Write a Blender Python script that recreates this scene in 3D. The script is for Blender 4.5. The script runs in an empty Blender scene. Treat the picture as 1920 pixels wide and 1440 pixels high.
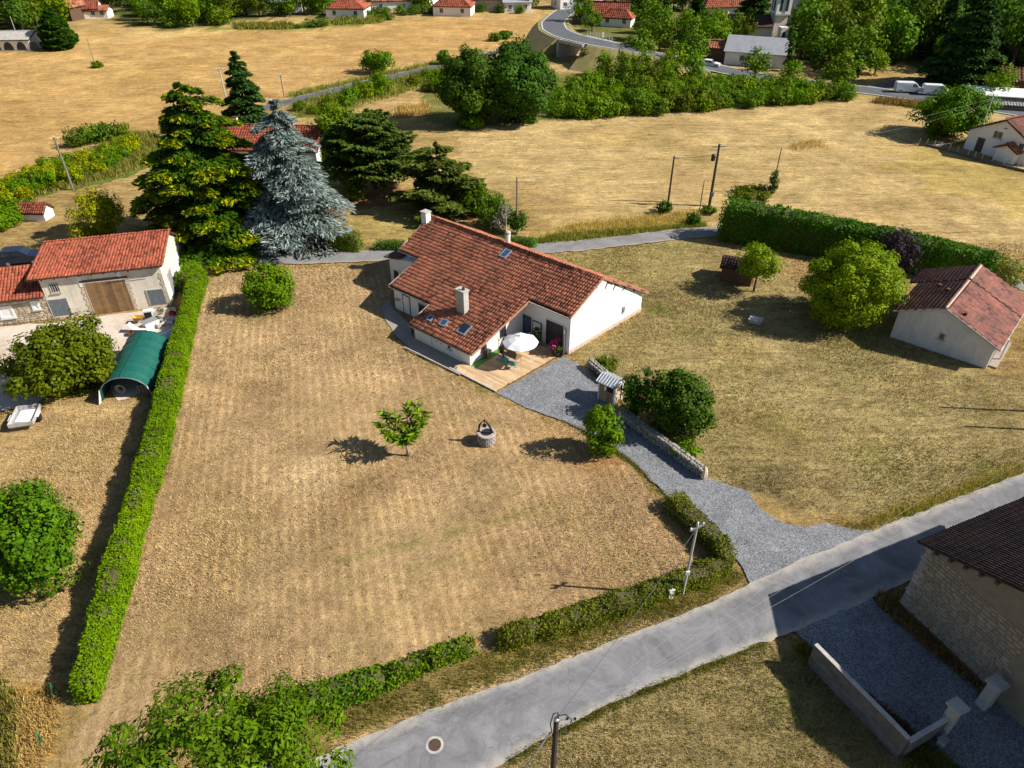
import bpy, math, random
import numpy as np
from mathutils import Vector, Matrix

# ------------------------------------------------------------------ camera, sky, sun, exposure
scene = bpy.context.scene
CAM_H, CAM_PITCH, CAM_F = 36.0, 35.5, 1333.0        # metres, degrees down, focal length in survey units
cam_data = bpy.data.cameras.new('camera')
cam = bpy.data.objects.new('camera', cam_data)
scene.collection.objects.link(cam)
cam.location = (0, 0, CAM_H)
cam.rotation_euler = (math.radians(90 - CAM_PITCH), 0, 0)
cam_data.sensor_width = 36.0
cam_data.lens = 36.0 * CAM_F / 1920.0
cam_data.clip_start, cam_data.clip_end = 0.5, 6000.0
scene.camera = cam

SUN_AZ, SUN_EL = math.radians(-5.0), math.radians(38.0)      # direction towards the sun
world = bpy.data.worlds.new('World')
scene.world = world
world.use_nodes = True
wn = world.node_tree.nodes
bg = wn['Background']
sky = wn.new('ShaderNodeTexSky')
sky.sky_type = 'NISHITA'
sky.sun_disc = False
sky.sun_elevation = SUN_EL
sky.sun_rotation = math.pi / 2 - SUN_AZ
sky.air_density, sky.dust_density, sky.ozone_density = 1.0, 0.6, 1.2
world.node_tree.links.new(sky.outputs['Color'], bg.inputs['Color'])
bg.inputs['Strength'].default_value = 0.06

sun_data = bpy.data.lights.new('sun', 'SUN')
sun = bpy.data.objects.new('sun', sun_data)
scene.collection.objects.link(sun)
sun_data.energy = 5.0
sun_data.angle = math.radians(0.53)
sun_data.color = (1.0, 0.94, 0.84)
sd = Vector((math.cos(SUN_EL) * math.cos(SUN_AZ), math.cos(SUN_EL) * math.sin(SUN_AZ), math.sin(SUN_EL)))
sun.rotation_euler = (-sd).to_track_quat('-Z', 'Y').to_euler()
sun.location = sd * 200

scene.view_settings.view_transform = 'Standard'
scene.view_settings.look = 'None'
scene.view_settings.gamma = 1.0
scene.view_settings.exposure = 0.70
scene.view_settings.use_curve_mapping = False
scene.cycles.max_bounces = 5
scene.cycles.diffuse_bounces = 2
scene.cycles.transparent_max_bounces = 6
scene.cycles.use_denoising = True

rng = np.random.default_rng(7)
random.seed(7)
COL = scene.collection

# ------------------------------------------------------------------ survey: plan position of a point seen in the aerial view
_p = math.radians(CAM_PITCH)
_fw = np.array([0, math.cos(_p), -math.sin(_p)])
_up = np.array([0, math.sin(_p), math.cos(_p)])
_rt = np.array([1.0, 0, 0])
_c = np.array([0, 0, CAM_H])

def ray(x, y):
    return _fw + _rt * (x - 960) / CAM_F + _up * (720 - y) / CAM_F

def G(x, y, z=0.0):
    d = ray(x, y)
    q = _c + d * ((z - CAM_H) / d[2])
    q[2] = z
    return q

def HT(base, x, y):
    d = ray(x, y)
    t = np.dot(base[:2], d[:2]) / np.dot(d[:2], d[:2])
    return (_c + d * t)[2]

def depth(q):
    return float(np.dot(np.asarray(q) - _c, _fw))

# ------------------------------------------------------------------ objects
ORG = {}

def put(o, parent=None):
    COL.objects.link(o)
    if parent is not None:
        o.parent = parent
        ORG[o.name] = ORG[parent.name]
    return o

def tag(o, label=None, cat=None, group=None, kind=None):
    if label: o['label'] = label
    if cat: o['category'] = cat
    if group: o['group'] = group
    if kind: o['kind'] = kind
    return o

def thing(name, label, cat, loc, group=None):
    o = bpy.data.objects.new(name, None)
    o.empty_display_size = 0.3
    COL.objects.link(o)
    o.location = tuple(float(k) for k in loc)
    ORG[o.name] = np.array(loc, float)
    return tag(o, label, cat, group)

def copy_tree(src, loc, rz=0.0, sc=1.0, label=None, group=None, parent=None):
    c = src.copy()
    COL.objects.link(c)
    if parent is None:
        c.location = tuple(float(k) for k in loc)
        c.rotation_euler = (0, 0, rz)
        c.scale = (sc, sc, sc) if not hasattr(sc, '__len__') else sc
        if label: c['label'] = label
        if group: c['group'] = group
    else:
        c.parent = parent
    for ch in src.children:
        copy_tree(ch, None, parent=c)
    return c

def mesh_np(name, V, F, mat=None, v=None, smooth=False, col=None):
    """mesh from arrays: V (n,3), F (m,k) faces of equal size, v per-face float attribute, col per-face colour"""
    V = np.asarray(V, np.float32); F = np.asarray(F, np.int32)
    me = bpy.data.meshes.new(name)
    m, k = F.shape
    me.vertices.add(len(V)); me.vertices.foreach_set('co', V.ravel())
    me.loops.add(m * k); me.loops.foreach_set('vertex_index', F.ravel())
    me.polygons.add(m); me.polygons.foreach_set('loop_start', np.arange(0, m * k, k, dtype=np.int32))
    if v is not None:
        a = me.attributes.new('v', 'FLOAT', 'FACE'); a.data.foreach_set('value', np.asarray(v, np.float32))
    if col is not None:
        a = me.attributes.new('tint', 'FLOAT_COLOR', 'FACE'); a.data.foreach_set('color', np.asarray(col, np.float32).ravel())
    if smooth:
        me.polygons.foreach_set('use_smooth', np.ones(m, bool))
    if mat: me.materials.append(mat)
    me.update(calc_edges=True)
    return me

class MB:
    def __init__(s):
        s.v, s.f = [], []
    def add(s, vs, fs):
        n = len(s.v)
        s.v += [tuple(float(k) for k in p) for p in vs]
        s.f += [tuple(n + i for i in f) for f in fs]
        return s
    def obox(s, o, a, b, c):
        """box from corner o along vectors a, b, c"""
        o, a, b, c = (np.array(k, float) for k in (o, a, b, c))
        P = [o, o + a, o + a + b, o + b, o + c, o + a + c, o + a + b + c, o + b + c]
        F = [(0, 3, 2, 1), (4, 5, 6, 7), (0, 1, 5, 4), (1, 2, 6, 5), (2, 3, 7, 6), (3, 0, 4, 7)]
        if np.dot(np.cross(a, b), c) < 0: F = [f[::-1] for f in F]
        return s.add(P, F)
    def box(s, c, size, rz=0.0):
        """box standing on c (centre of its base)"""
        ca, sa = math.cos(rz), math.sin(rz)
        a = np.array([ca, sa, 0]) * size[0]; b = np.array([-sa, ca, 0]) * size[1]
        return s.obox(np.array(c, float) - a / 2 - b / 2, a, b, (0, 0, size[2]))
    def prism(s, poly, z0, z1):
        """vertical prism over a plan polygon; z1 may be a list"""
        n = len(poly)
        zs = z1 if hasattr(z1, '__len__') else [z1] * n
        z0s = z0 if hasattr(z0, '__len__') else [z0] * n
        V = [(p[0], p[1], z0s[i]) for i, p in enumerate(poly)] + [(p[0], p[1], zs[i]) for i, p in enumerate(poly)]
        area = sum(poly[i][0] * poly[(i + 1) % n][1] - poly[(i + 1) % n][0] * poly[i][1] for i in range(n))
        F = [tuple(range(n - 1, -1, -1)), tuple(range(n, 2 * n))] + [(i, (i + 1) % n, n + (i + 1) % n, n + i) for i in range(n)]
        if area < 0: F = [f[::-1] for f in F]
        return s.add(V, F)
    def slab(s, pts, off):
        """a flat 3-D polygon pushed along off into a slab"""
        n = len(pts); off = np.array(off, float)
        V = [np.array(p, float) for p in pts] + [np.array(p, float) + off for p in pts]
        F = [tuple(range(n - 1, -1, -1)), tuple(range(n, 2 * n))] + [(i, (i + 1) % n, n + (i + 1) % n, n + i) for i in range(n)]
        nrm = np.zeros(3)
        for i in range(n): nrm += np.cross(V[i], V[(i + 1) % n])
        if np.dot(nrm, off) < 0: F = [f[::-1] for f in F]
        return s.add(V, F)
    def tube(s, pts, r, n=6, cap=True):
        P = [np.array(p, float) for p in pts]
        rs = r if hasattr(r, '__len__') else [r] * len(P)
        V, F = [], []
        for i, p in enumerate(P):
            d = P[min(i + 1, len(P) - 1)] - P[max(i - 1, 0)]
            d = d / (np.linalg.norm(d) + 1e-9)
            a = np.cross(d, [0, 0, 1.0] if abs(d[2]) < 0.9 else [1.0, 0, 0]); a /= np.linalg.norm(a)
            b = np.cross(d, a)
            for k in range(n):
                t = 2 * math.pi * k / n
                V.append(p + rs[i] * (a * math.cos(t) + b * math.sin(t)))
        for i in range(len(P) - 1):
            for k in range(n):
                F.append((i * n + k, i * n + (k + 1) % n, (i + 1) * n + (k + 1) % n, (i + 1) * n + k)[::-1])
        if cap:
            F += [tuple(range(n)), tuple(range((len(P) - 1) * n, len(P) * n))[::-1]]
        return s.add(V, F)
    def lathe(s, c, prof, n=16, squash=1.0):
        """profile [(r, z)] turned about a vertical axis through c"""
        V, F = [], []
        for r, z in prof:
            for k in range(n):
                t = 2 * math.pi * k / n
                V.append((c[0] + r * math.cos(t), c[1] + r * math.sin(t) * squash, c[2] + z))
        for i in range(len(prof) - 1):
            for k in range(n):
                F.append((i * n + k, i * n + (k + 1) % n, (i + 1) * n + (k + 1) % n, (i + 1) * n + k))
        F += [tuple(range(n))[::-1], tuple(range((len(prof) - 1) * n, len(prof) * n))]
        return s.add(V, F)
    def build(s, name, mat, parent=None, loc=None, smooth=False, kind=None, bevel=0.0, v=None):
        me = bpy.data.meshes.new(name)
        org = ORG[parent.name] if parent is not None else (np.array(loc, float) if loc is not None else np.zeros(3))
        me.from_pydata([(p[0] - org[0], p[1] - org[1], p[2] - org[2]) for p in s.v], [], s.f)
        if v is not None:
            a = me.attributes.new('v', 'FLOAT', 'FACE'); a.data.foreach_set('value', np.resize(np.asarray(v, np.float32), len(me.polygons)))
        if smooth: me.polygons.foreach_set('use_smooth', [True] * len(me.polygons))
        me.materials.append(mat)
        o = bpy.data.objects.new(name, me)
        put(o, parent)
        if parent is None:
            o.location = tuple(float(k) for k in org); ORG[o.name] = org
        if kind: o['kind'] = kind
        if bevel:
            b = o.modifiers.new('bevel', 'BEVEL'); b.width = bevel; b.segments = 1
        return o

def inpoly(x, y, poly):
    x = np.asarray(x); y = np.asarray(y); r = np.zeros(x.shape, bool); n = len(poly); j = n - 1
    for i in range(n):
        xi, yi, xj, yj = poly[i][0], poly[i][1], poly[j][0], poly[j][1]
        c = ((yi > y) != (yj > y)) & (x < (xj - xi) * (y - yi) / (yj - yi + 1e-12) + xi)
        r ^= c; j = i
    return r

# ------------------------------------------------------------------ materials
def _nt(name):
    m = bpy.data.materials.new(name); m.use_nodes = True
    return m, m.node_tree.nodes, m.node_tree.links

def node(N, t, **kw):
    n = N.new(t)
    for k, v in kw.items():
        if k in n.inputs: n.inputs[k].default_value = v
        else: setattr(n, k, v)
    return n

def ramp(N, L, fac, stops):
    r = N.new('ShaderNodeValToRGB')
    e = r.color_ramp.elements
    while len(e) < len(stops): e.new(0.5)
    for i, (p, c) in enumerate(stops):
        e[i].position = p; e[i].color = (c[0], c[1], c[2], 1)
    L.new(fac, r.inputs['Fac'])
    return r.outputs['Color']

def mixc(N, L, a, b, fac, mode='MIX'):
    m = N.new('ShaderNodeMix'); m.data_type = 'RGBA'; m.blend_type = mode
    for i, s in ((6, a), (7, b)):
        if hasattr(s, 'is_output'): L.new(s, m.inputs[i])
        else: m.inputs[i].default_value = (s[0], s[1], s[2], 1)
    if hasattr(fac, 'is_output'): L.new(fac, m.inputs[0])
    else: m.inputs[0].default_value = fac
    return m.outputs[2]

def noise(N, L, co, scale, detail=4, rough=0.6, dist=0.0):
    n = node(N, 'ShaderNodeTexNoise', Scale=scale, Detail=detail, Roughness=rough, Distortion=dist)
    L.new(co, n.inputs['Vector'])
    return n.outputs['Fac']

def surf(name, c1, c2=None, scale=3.0, rough=0.85, bump=0.3, fine=30.0, attr=False, metal=0.0, stain=None, spec=0.3, dist=0.02):
    """two-tone mottled surface with fine relief; attr adds a per-piece shade; stain = (colour, scale, amount)"""
    m, N, L = _nt(name)
    b = N['Principled BSDF']
    b.inputs['Roughness'].default_value = rough; b.inputs['Metallic'].default_value = metal
    b.inputs['Specular IOR Level'].default_value = spec
    co = N.new('ShaderNodeTexCoord').outputs['Object']
    c2 = c2 or tuple(k * 0.75 for k in c1)
    f = noise(N, L, co, scale, 6, 0.65)
    c = ramp(N, L, f, [(0.32, c1), (0.68, c2)])
    g = noise(N, L, co, fine, 3, 0.7)
    c = mixc(N, L, c, ramp(N, L, g, [(0.3, (0.72,) * 3), (0.7, (1.2,) * 3)]), 0.75, 'MULTIPLY')
    if stain:
        mp = node(N, 'ShaderNodeMapping'); mp.inputs['Scale'].default_value = (1, 1, 0.3); L.new(co, mp.inputs['Vector'])
        s = noise(N, L, mp.outputs[0], stain[1], 6, 0.75, 0.6)
        fac = ramp(N, L, s, [(0.5, (0, 0, 0)), (0.68, (stain[2],) * 3)])
        c = mixc(N, L, c, stain[0], fac)
    if attr:
        a = node(N, 'ShaderNodeAttribute', attribute_name='v').outputs['Fac']
        c = mixc(N, L, c, ramp(N, L, a, [(0.0, (0.42, 0.40, 0.42)), (0.35, (0.85,) * 3), (1.0, (1.35, 1.25, 1.2))]), 1.0, 'MULTIPLY')
    L.new(c, b.inputs['Base Color'])
    if bump:
        bn = node(N, 'ShaderNodeBump', Strength=bump, Distance=dist)
        L.new(g, bn.inputs['Height']); L.new(bn.outputs['Normal'], b.inputs['Normal'])
    return m

def leaf_mat(name, dark, light, trans=0.24, tip=None):
    """foliage: each leaf its own tone between dark and light, a share of it lets light through"""
    m, N, L = _nt(name)
    b = N['Principled BSDF']
    b.inputs['Roughness'].default_value = 0.6; b.inputs['Specular IOR Level'].default_value = 0.1
    a = node(N, 'ShaderNodeAttribute', attribute_name='v').outputs['Fac']
    oi = N.new('ShaderNodeObjectInfo').outputs['Random']
    co = N.new('ShaderNodeTexCoord').outputs['Object']
    st = [(0.0, dark), (0.75, light)] + ([(1.0, tip)] if tip else [])
    c = ramp(N, L, a, st)
    hs = node(N, 'ShaderNodeHueSaturation', Saturation=1.12)
    mr = node(N, 'ShaderNodeMapRange'); mr.inputs['To Min'].default_value = 0.485; mr.inputs['To Max'].default_value = 0.515
    L.new(oi, mr.inputs['Value']); L.new(mr.outputs[0], hs.inputs['Hue'])
    big = noise(N, L, co, 0.9, 3, 0.5)
    mv = node(N, 'ShaderNodeMapRange'); mv.inputs['To Min'].default_value = 0.6; mv.inputs['To Max'].default_value = 1.45
    L.new(big, mv.inputs['Value']); L.new(mv.outputs[0], hs.inputs['Value'])
    L.new(c, hs.inputs['Color'])
    L.new(hs.outputs['Color'], b.inputs['Base Color'])
    t = N.new('ShaderNodeBsdfTranslucent')
    tc = mixc(N, L, hs.outputs['Color'], (1.0, 1.15, 0.35), 1.0, 'MULTIPLY')
    L.new(tc, t.inputs['Color'])
    mx = node(N, 'ShaderNodeMixShader', Fac=trans)
    L.new(b.outputs[0], mx.inputs[1]); L.new(t.outputs[0], mx.inputs[2])
    L.new(mx.outputs[0], N['Material Output'].inputs['Surface'])
    return m

def plain(name, c, rough=0.6, metal=0.0, spec=0.4):
    return surf(name, c, tuple(k * 0.88 for k in c), 4.0, rough, 0.05, 40, metal=metal, spec=spec)

M = {}
M['plaster'] = surf('white_plaster', (0.82, 0.80, 0.755), (0.77, 0.74, 0.69), 0.9, 0.9, 0.12, 25, stain=((0.62, 0.55, 0.45), 0.5, 0.22))
M['plaster_grey'] = surf('weathered_plaster', (0.74, 0.68, 0.57), (0.66, 0.58, 0.46), 0.7, 0.9, 0.15, 14, stain=((0.38, 0.33, 0.28), 0.8, 0.5))
M['plaster_right'] = surf('streaked_plaster', (0.66, 0.65, 0.64), (0.58, 0.57, 0.56), 0.8, 0.9, 0.15, 14, stain=((0.30, 0.29, 0.30), 1.1, 0.45))
M['tile'] = surf('clay_tile', (0.45, 0.160, 0.085), (0.31, 0.115, 0.066), 1.5, 0.85, 0.2, 9, attr=True, stain=((0.13, 0.09, 0.075), 0.9, 0.5))
M['tile_red'] = surf('red_clay_tile', (0.33, 0.085, 0.043), (0.26, 0.072, 0.040), 1.2, 0.85, 0.2, 9, attr=True)
M['tile_brown'] = surf('brown_flat_tile', (0.23, 0.082, 0.058), (0.15, 0.065, 0.052), 1.0, 0.85, 0.2, 7, attr=True, stain=((0.055, 0.045, 0.045), 0.8, 0.75))
M['tile_dark'] = surf('blackened_tile', (0.060, 0.028, 0.024), (0.028, 0.020, 0.020), 1.3, 0.9, 0.2, 9, attr=True)
M['roof_under'] = surf('roof_boarding', (0.07, 0.05, 0.04), None, 3)
M['wood_dark'] = surf('dark_timber', (0.12, 0.07, 0.045), None, 6)
M['wood_barn'] = surf('barn_door_wood', (0.27, 0.165, 0.075), (0.17, 0.10, 0.05), 1.8, 0.85, 0.3, 16, attr=True)
M['wood_deck'] = surf('deck_wood', (0.56, 0.405, 0.24), (0.47, 0.32, 0.18), 1.2, 0.8, 0.2, 22, attr=True, stain=((0.66, 0.56, 0.46), 0.7, 0.4))
M['wood_pole'] = surf('pole_wood', (0.23, 0.20, 0.17), (0.15, 0.13, 0.11), 3)
M['pole_black'] = surf('tarred_pole', (0.06, 0.048, 0.042), (0.035, 0.03, 0.028), 3)
M['concrete'] = surf('concrete', (0.50, 0.47, 0.43), (0.38, 0.36, 0.34), 1.5, 0.9, 0.2, 18, stain=((0.18, 0.17, 0.16), 1.3, 0.5))
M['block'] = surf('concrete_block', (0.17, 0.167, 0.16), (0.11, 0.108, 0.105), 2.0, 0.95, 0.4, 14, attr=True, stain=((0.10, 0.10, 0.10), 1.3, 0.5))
M['mortar'] = surf('mortar', (0.15, 0.14, 0.13), None, 4)
M['stone'] = surf('pale_stone', (0.56, 0.47, 0.34), (0.42, 0.34, 0.25), 2.0, 0.95, 0.4, 12, attr=True)
M['stone_grey'] = surf('grey_rubble_stone', (0.36, 0.33, 0.30), (0.22, 0.205, 0.19), 2.5, 0.95, 0.5, 10, attr=True)
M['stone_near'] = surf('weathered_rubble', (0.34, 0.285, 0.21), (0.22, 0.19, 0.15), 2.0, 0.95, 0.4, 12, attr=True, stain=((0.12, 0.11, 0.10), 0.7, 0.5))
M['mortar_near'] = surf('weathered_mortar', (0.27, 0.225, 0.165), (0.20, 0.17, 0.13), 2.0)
M['mortar_lime'] = surf('lime_mortar', (0.50, 0.42, 0.30), (0.40, 0.33, 0.24), 2.0)
M['dark'] = plain('dark_grey_paint', (0.028, 0.030, 0.034), 0.5)
M['grey'] = plain('grey_paint', (0.28, 0.28, 0.29), 0.5)
M['blue_grey'] = surf('blue_grey_shutter', (0.16, 0.185, 0.21), (0.11, 0.13, 0.15), 3)
M['white'] = plain('white_paint', (0.80, 0.80, 0.79), 0.5)
M['black'] = plain('black_rubber', (0.014, 0.014, 0.015), 0.6)
M['metal'] = plain('dull_metal', (0.42, 0.43, 0.45), 0.4, 0.7)
M['zinc'] = plain('zinc_sheet', (0.50, 0.53, 0.58), 0.35, 0.6)
M['rust'] = surf('rusty_iron', (0.10, 0.06, 0.045), None, 5)
M['brown_shutter'] = plain('brown_shutter_paint', (0.20, 0.065, 0.035), 0.5)
M['cloth_white'] = plain('white_canvas', (0.78, 0.78, 0.80), 0.8)
M['teal'] = plain('teal_cloth', (0.02, 0.30, 0.29), 0.7)
M['tarp'] = surf('green_tarpaulin', (0.008, 0.105, 0.080), (0.006, 0.085, 0.066), 1.2, 0.5, 0.25, 5, spec=0.5, dist=0.05)
M['turf_mat'] = surf('artificial_turf', (0.10, 0.26, 0.03), (0.08, 0.20, 0.025), 5, 0.9, 0.5, 40)
M['car_paint'] = plain('dark_blue_car_paint', (0.012, 0.017, 0.035), 0.25, 0.0, 0.6)
M['van_white'] = plain('white_van_paint', (0.78, 0.79, 0.80), 0.3, 0.0, 0.5)
M['plastic_green'] = plain('green_plastic', (0.01, 0.16, 0.09), 0.5)
M['red'] = plain('red_paint', (0.50, 0.03, 0.02), 0.5)
M['yellow'] = plain('yellow_paint', (0.60, 0.36, 0.05), 0.5)
M['bark'] = surf('bark', (0.13, 0.10, 0.075), (0.085, 0.065, 0.05), 4, 0.95, 0.5, 14)
M['bark_pale'] = surf('pale_bark', (0.30, 0.26, 0.21), (0.22, 0.19, 0.155), 4, 0.95, 0.5, 14)
M['wire'] = plain('overhead_wire', (0.10, 0.10, 0.105), 0.5)
M['wire_pale'] = plain('pale_overhead_wire', (0.30, 0.30, 0.31), 0.5)

def glass(name, c=(0.02, 0.03, 0.045), rough=0.08):
    m, N, L = _nt(name)
    b = N['Principled BSDF']
    b.inputs['Base Color'].default_value = (*c, 1); b.inputs['Roughness'].default_value = rough
    b.inputs['Specular IOR Level'].default_value = 0.8
    return m
M['glass'] = glass('window_glass')
M['glass_blue'] = glass('roof_window_glass', (0.03, 0.08, 0.17), 0.1)

def asphalt(name, c1, c2, worn):
    m, N, L = _nt(name)
    b = N['Principled BSDF']; b.inputs['Roughness'].default_value = 0.9; b.inputs['Specular IOR Level'].default_value = 0.25
    co = N.new('ShaderNodeTexCoord').outputs['Object']
    c = ramp(N, L, noise(N, L, co, 0.45, 8, 0.72, 0.8), [(0.36, c1), (0.62, c2)])
    e = node(N, 'ShaderNodeAttribute', attribute_name='edge').outputs['Fac']
    n2 = noise(N, L, co, 0.9, 6, 0.7, 0.5)
    ad = node(N, 'ShaderNodeMath', operation='MULTIPLY'); L.new(e, ad.inputs[0]); L.new(n2, ad.inputs[1])
    fac = ramp(N, L, ad.outputs[0], [(0.22, (0, 0, 0)), (0.5, (0.95,) * 3)])
    c = mixc(N, L, c, worn, fac)
    g = noise(N, L, co, 14.0, 4, 0.8)
    c = mixc(N, L, c, ramp(N, L, g, [(0.3, (0.75,) * 3), (0.7, (1.25,) * 3)]), 0.7, 'MULTIPLY')
    cr = node(N, 'ShaderNodeTexVoronoi', Scale=0.4, feature='DISTANCE_TO_EDGE')
    wv = node(N, 'ShaderNodeVectorMath', operation='ADD')
    nz = node(N, 'ShaderNodeTexNoise', Scale=1.5, Detail=4); L.new(co, nz.inputs['Vector'])
    L.new(co, wv.inputs[0]); L.new(nz.outputs['Color'], wv.inputs[1]); L.new(wv.outputs[0], cr.inputs['Vector'])
    ck = ramp(N, L, cr.outputs['Distance'], [(0.0, (0.6,) * 3), (0.010, (1.0,) * 3)])
    cm = ramp(N, L, noise(N, L, co, 0.25, 4, 0.6), [(0.48, (0, 0, 0)), (0.6, (0.8,) * 3)])
    c = mixc(N, L, c, ck, cm, 'MULTIPLY')
    L.new(c, b.inputs['Base Color'])
    bn = node(N, 'ShaderNodeBump', Strength=0.3, Distance=0.01); L.new(g, bn.inputs['Height']); L.new(bn.outputs['Normal'], b.inputs['Normal'])
    return m
M['asphalt'] = asphalt('worn_asphalt', (0.235, 0.233, 0.243), (0.135, 0.133, 0.140), (0.36, 0.33, 0.29))
M['asphalt_dark'] = asphalt('dark_asphalt', (0.12, 0.125, 0.135), (0.085, 0.09, 0.10), (0.24, 0.23, 0.215))
M['asphalt_lane'] = asphalt('lane_asphalt', (0.24, 0.235, 0.235), (0.17, 0.165, 0.165), (0.33, 0.28, 0.21))

def gravel_mat():
    m, N, L = _nt('grey_gravel')
    b = N['Principled BSDF']; b.inputs['Roughness'].default_value = 0.95
    co = N.new('ShaderNodeTexCoord').outputs['Object']
    vo = node(N, 'ShaderNodeTexVoronoi', Scale=17.0); L.new(co, vo.inputs['Vector'])
    sp = N.new('ShaderNodeSeparateColor'); L.new(vo.outputs['Color'], sp.inputs[0])
    c = ramp(N, L, sp.outputs[0], [(0.0, (0.085, 0.09, 0.10)), (0.5, (0.17, 0.178, 0.195)), (1.0, (0.30, 0.31, 0.33))])
    big = ramp(N, L, noise(N, L, co, 0.6, 6, 0.7, 0.6), [(0.3, (0.72, 0.70, 0.68)), (0.7, (1.18, 1.18, 1.2))])
    c = mixc(N, L, c, big, 1.0, 'MULTIPLY')
    L.new(c, b.inputs['Base Color'])
    bn = node(N, 'ShaderNodeBump', Strength=0.7, Distance=0.03); L.new(sp.outputs[0], bn.inputs['Height']); L.new(bn.outputs['Normal'], b.inputs['Normal'])
    return m
M['gravel'] = gravel_mat()
M['yard'] = surf('pale_yard_ground', (0.62, 0.54, 0.46), (0.48, 0.40, 0.32), 0.5, 0.95, 0.3, 6, stain=((0.36, 0.27, 0.18), 0.35, 0.7))
M['paving'] = surf('patio_concrete', (0.36, 0.305, 0.25), (0.28, 0.24, 0.20), 0.9, 0.95, 0.3, 8)
# ------------------------------------------------------------------ ground
_lat = np.random.default_rng(21).uniform(-1, 1, (256, 256))
def wob(x, y, s, k=0.0):
    """smooth random noise in about -1..1 with features of about s metres"""
    x = np.asarray(x, float); y = np.asarray(y, float); r = np.zeros(np.broadcast(x, y).shape); amp = 1.0
    for o in range(2):
        ca, sa = math.cos(0.6 + 0.9 * o + 1.7 * k), math.sin(0.6 + 0.9 * o + 1.7 * k)
        u = (x * ca - y * sa) / (s * 0.5) * 2 ** o + 17.3 * k + 91.7 * o + 1000.0; v = (x * sa + y * ca) / (s * 0.5) * 2 ** o + 41.9 * k + 13.1 * o + 1000.0
        i, j = np.floor(u).astype(int), np.floor(v).astype(int); fu, fv = u - i, v - j
        fu = fu * fu * (3 - 2 * fu); fv = fv * fv * (3 - 2 * fv)
        g = lambda a, b: _lat[a % 256, b % 256]
        r = r + amp * ((g(i, j) * (1 - fu) + g(i + 1, j) * fu) * (1 - fv) + (g(i, j + 1) * (1 - fu) + g(i + 1, j + 1) * fu) * fv)
        amp *= 0.5
    return r

def PX(*pts):
    return [G(a, b) for a, b in pts]

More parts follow.
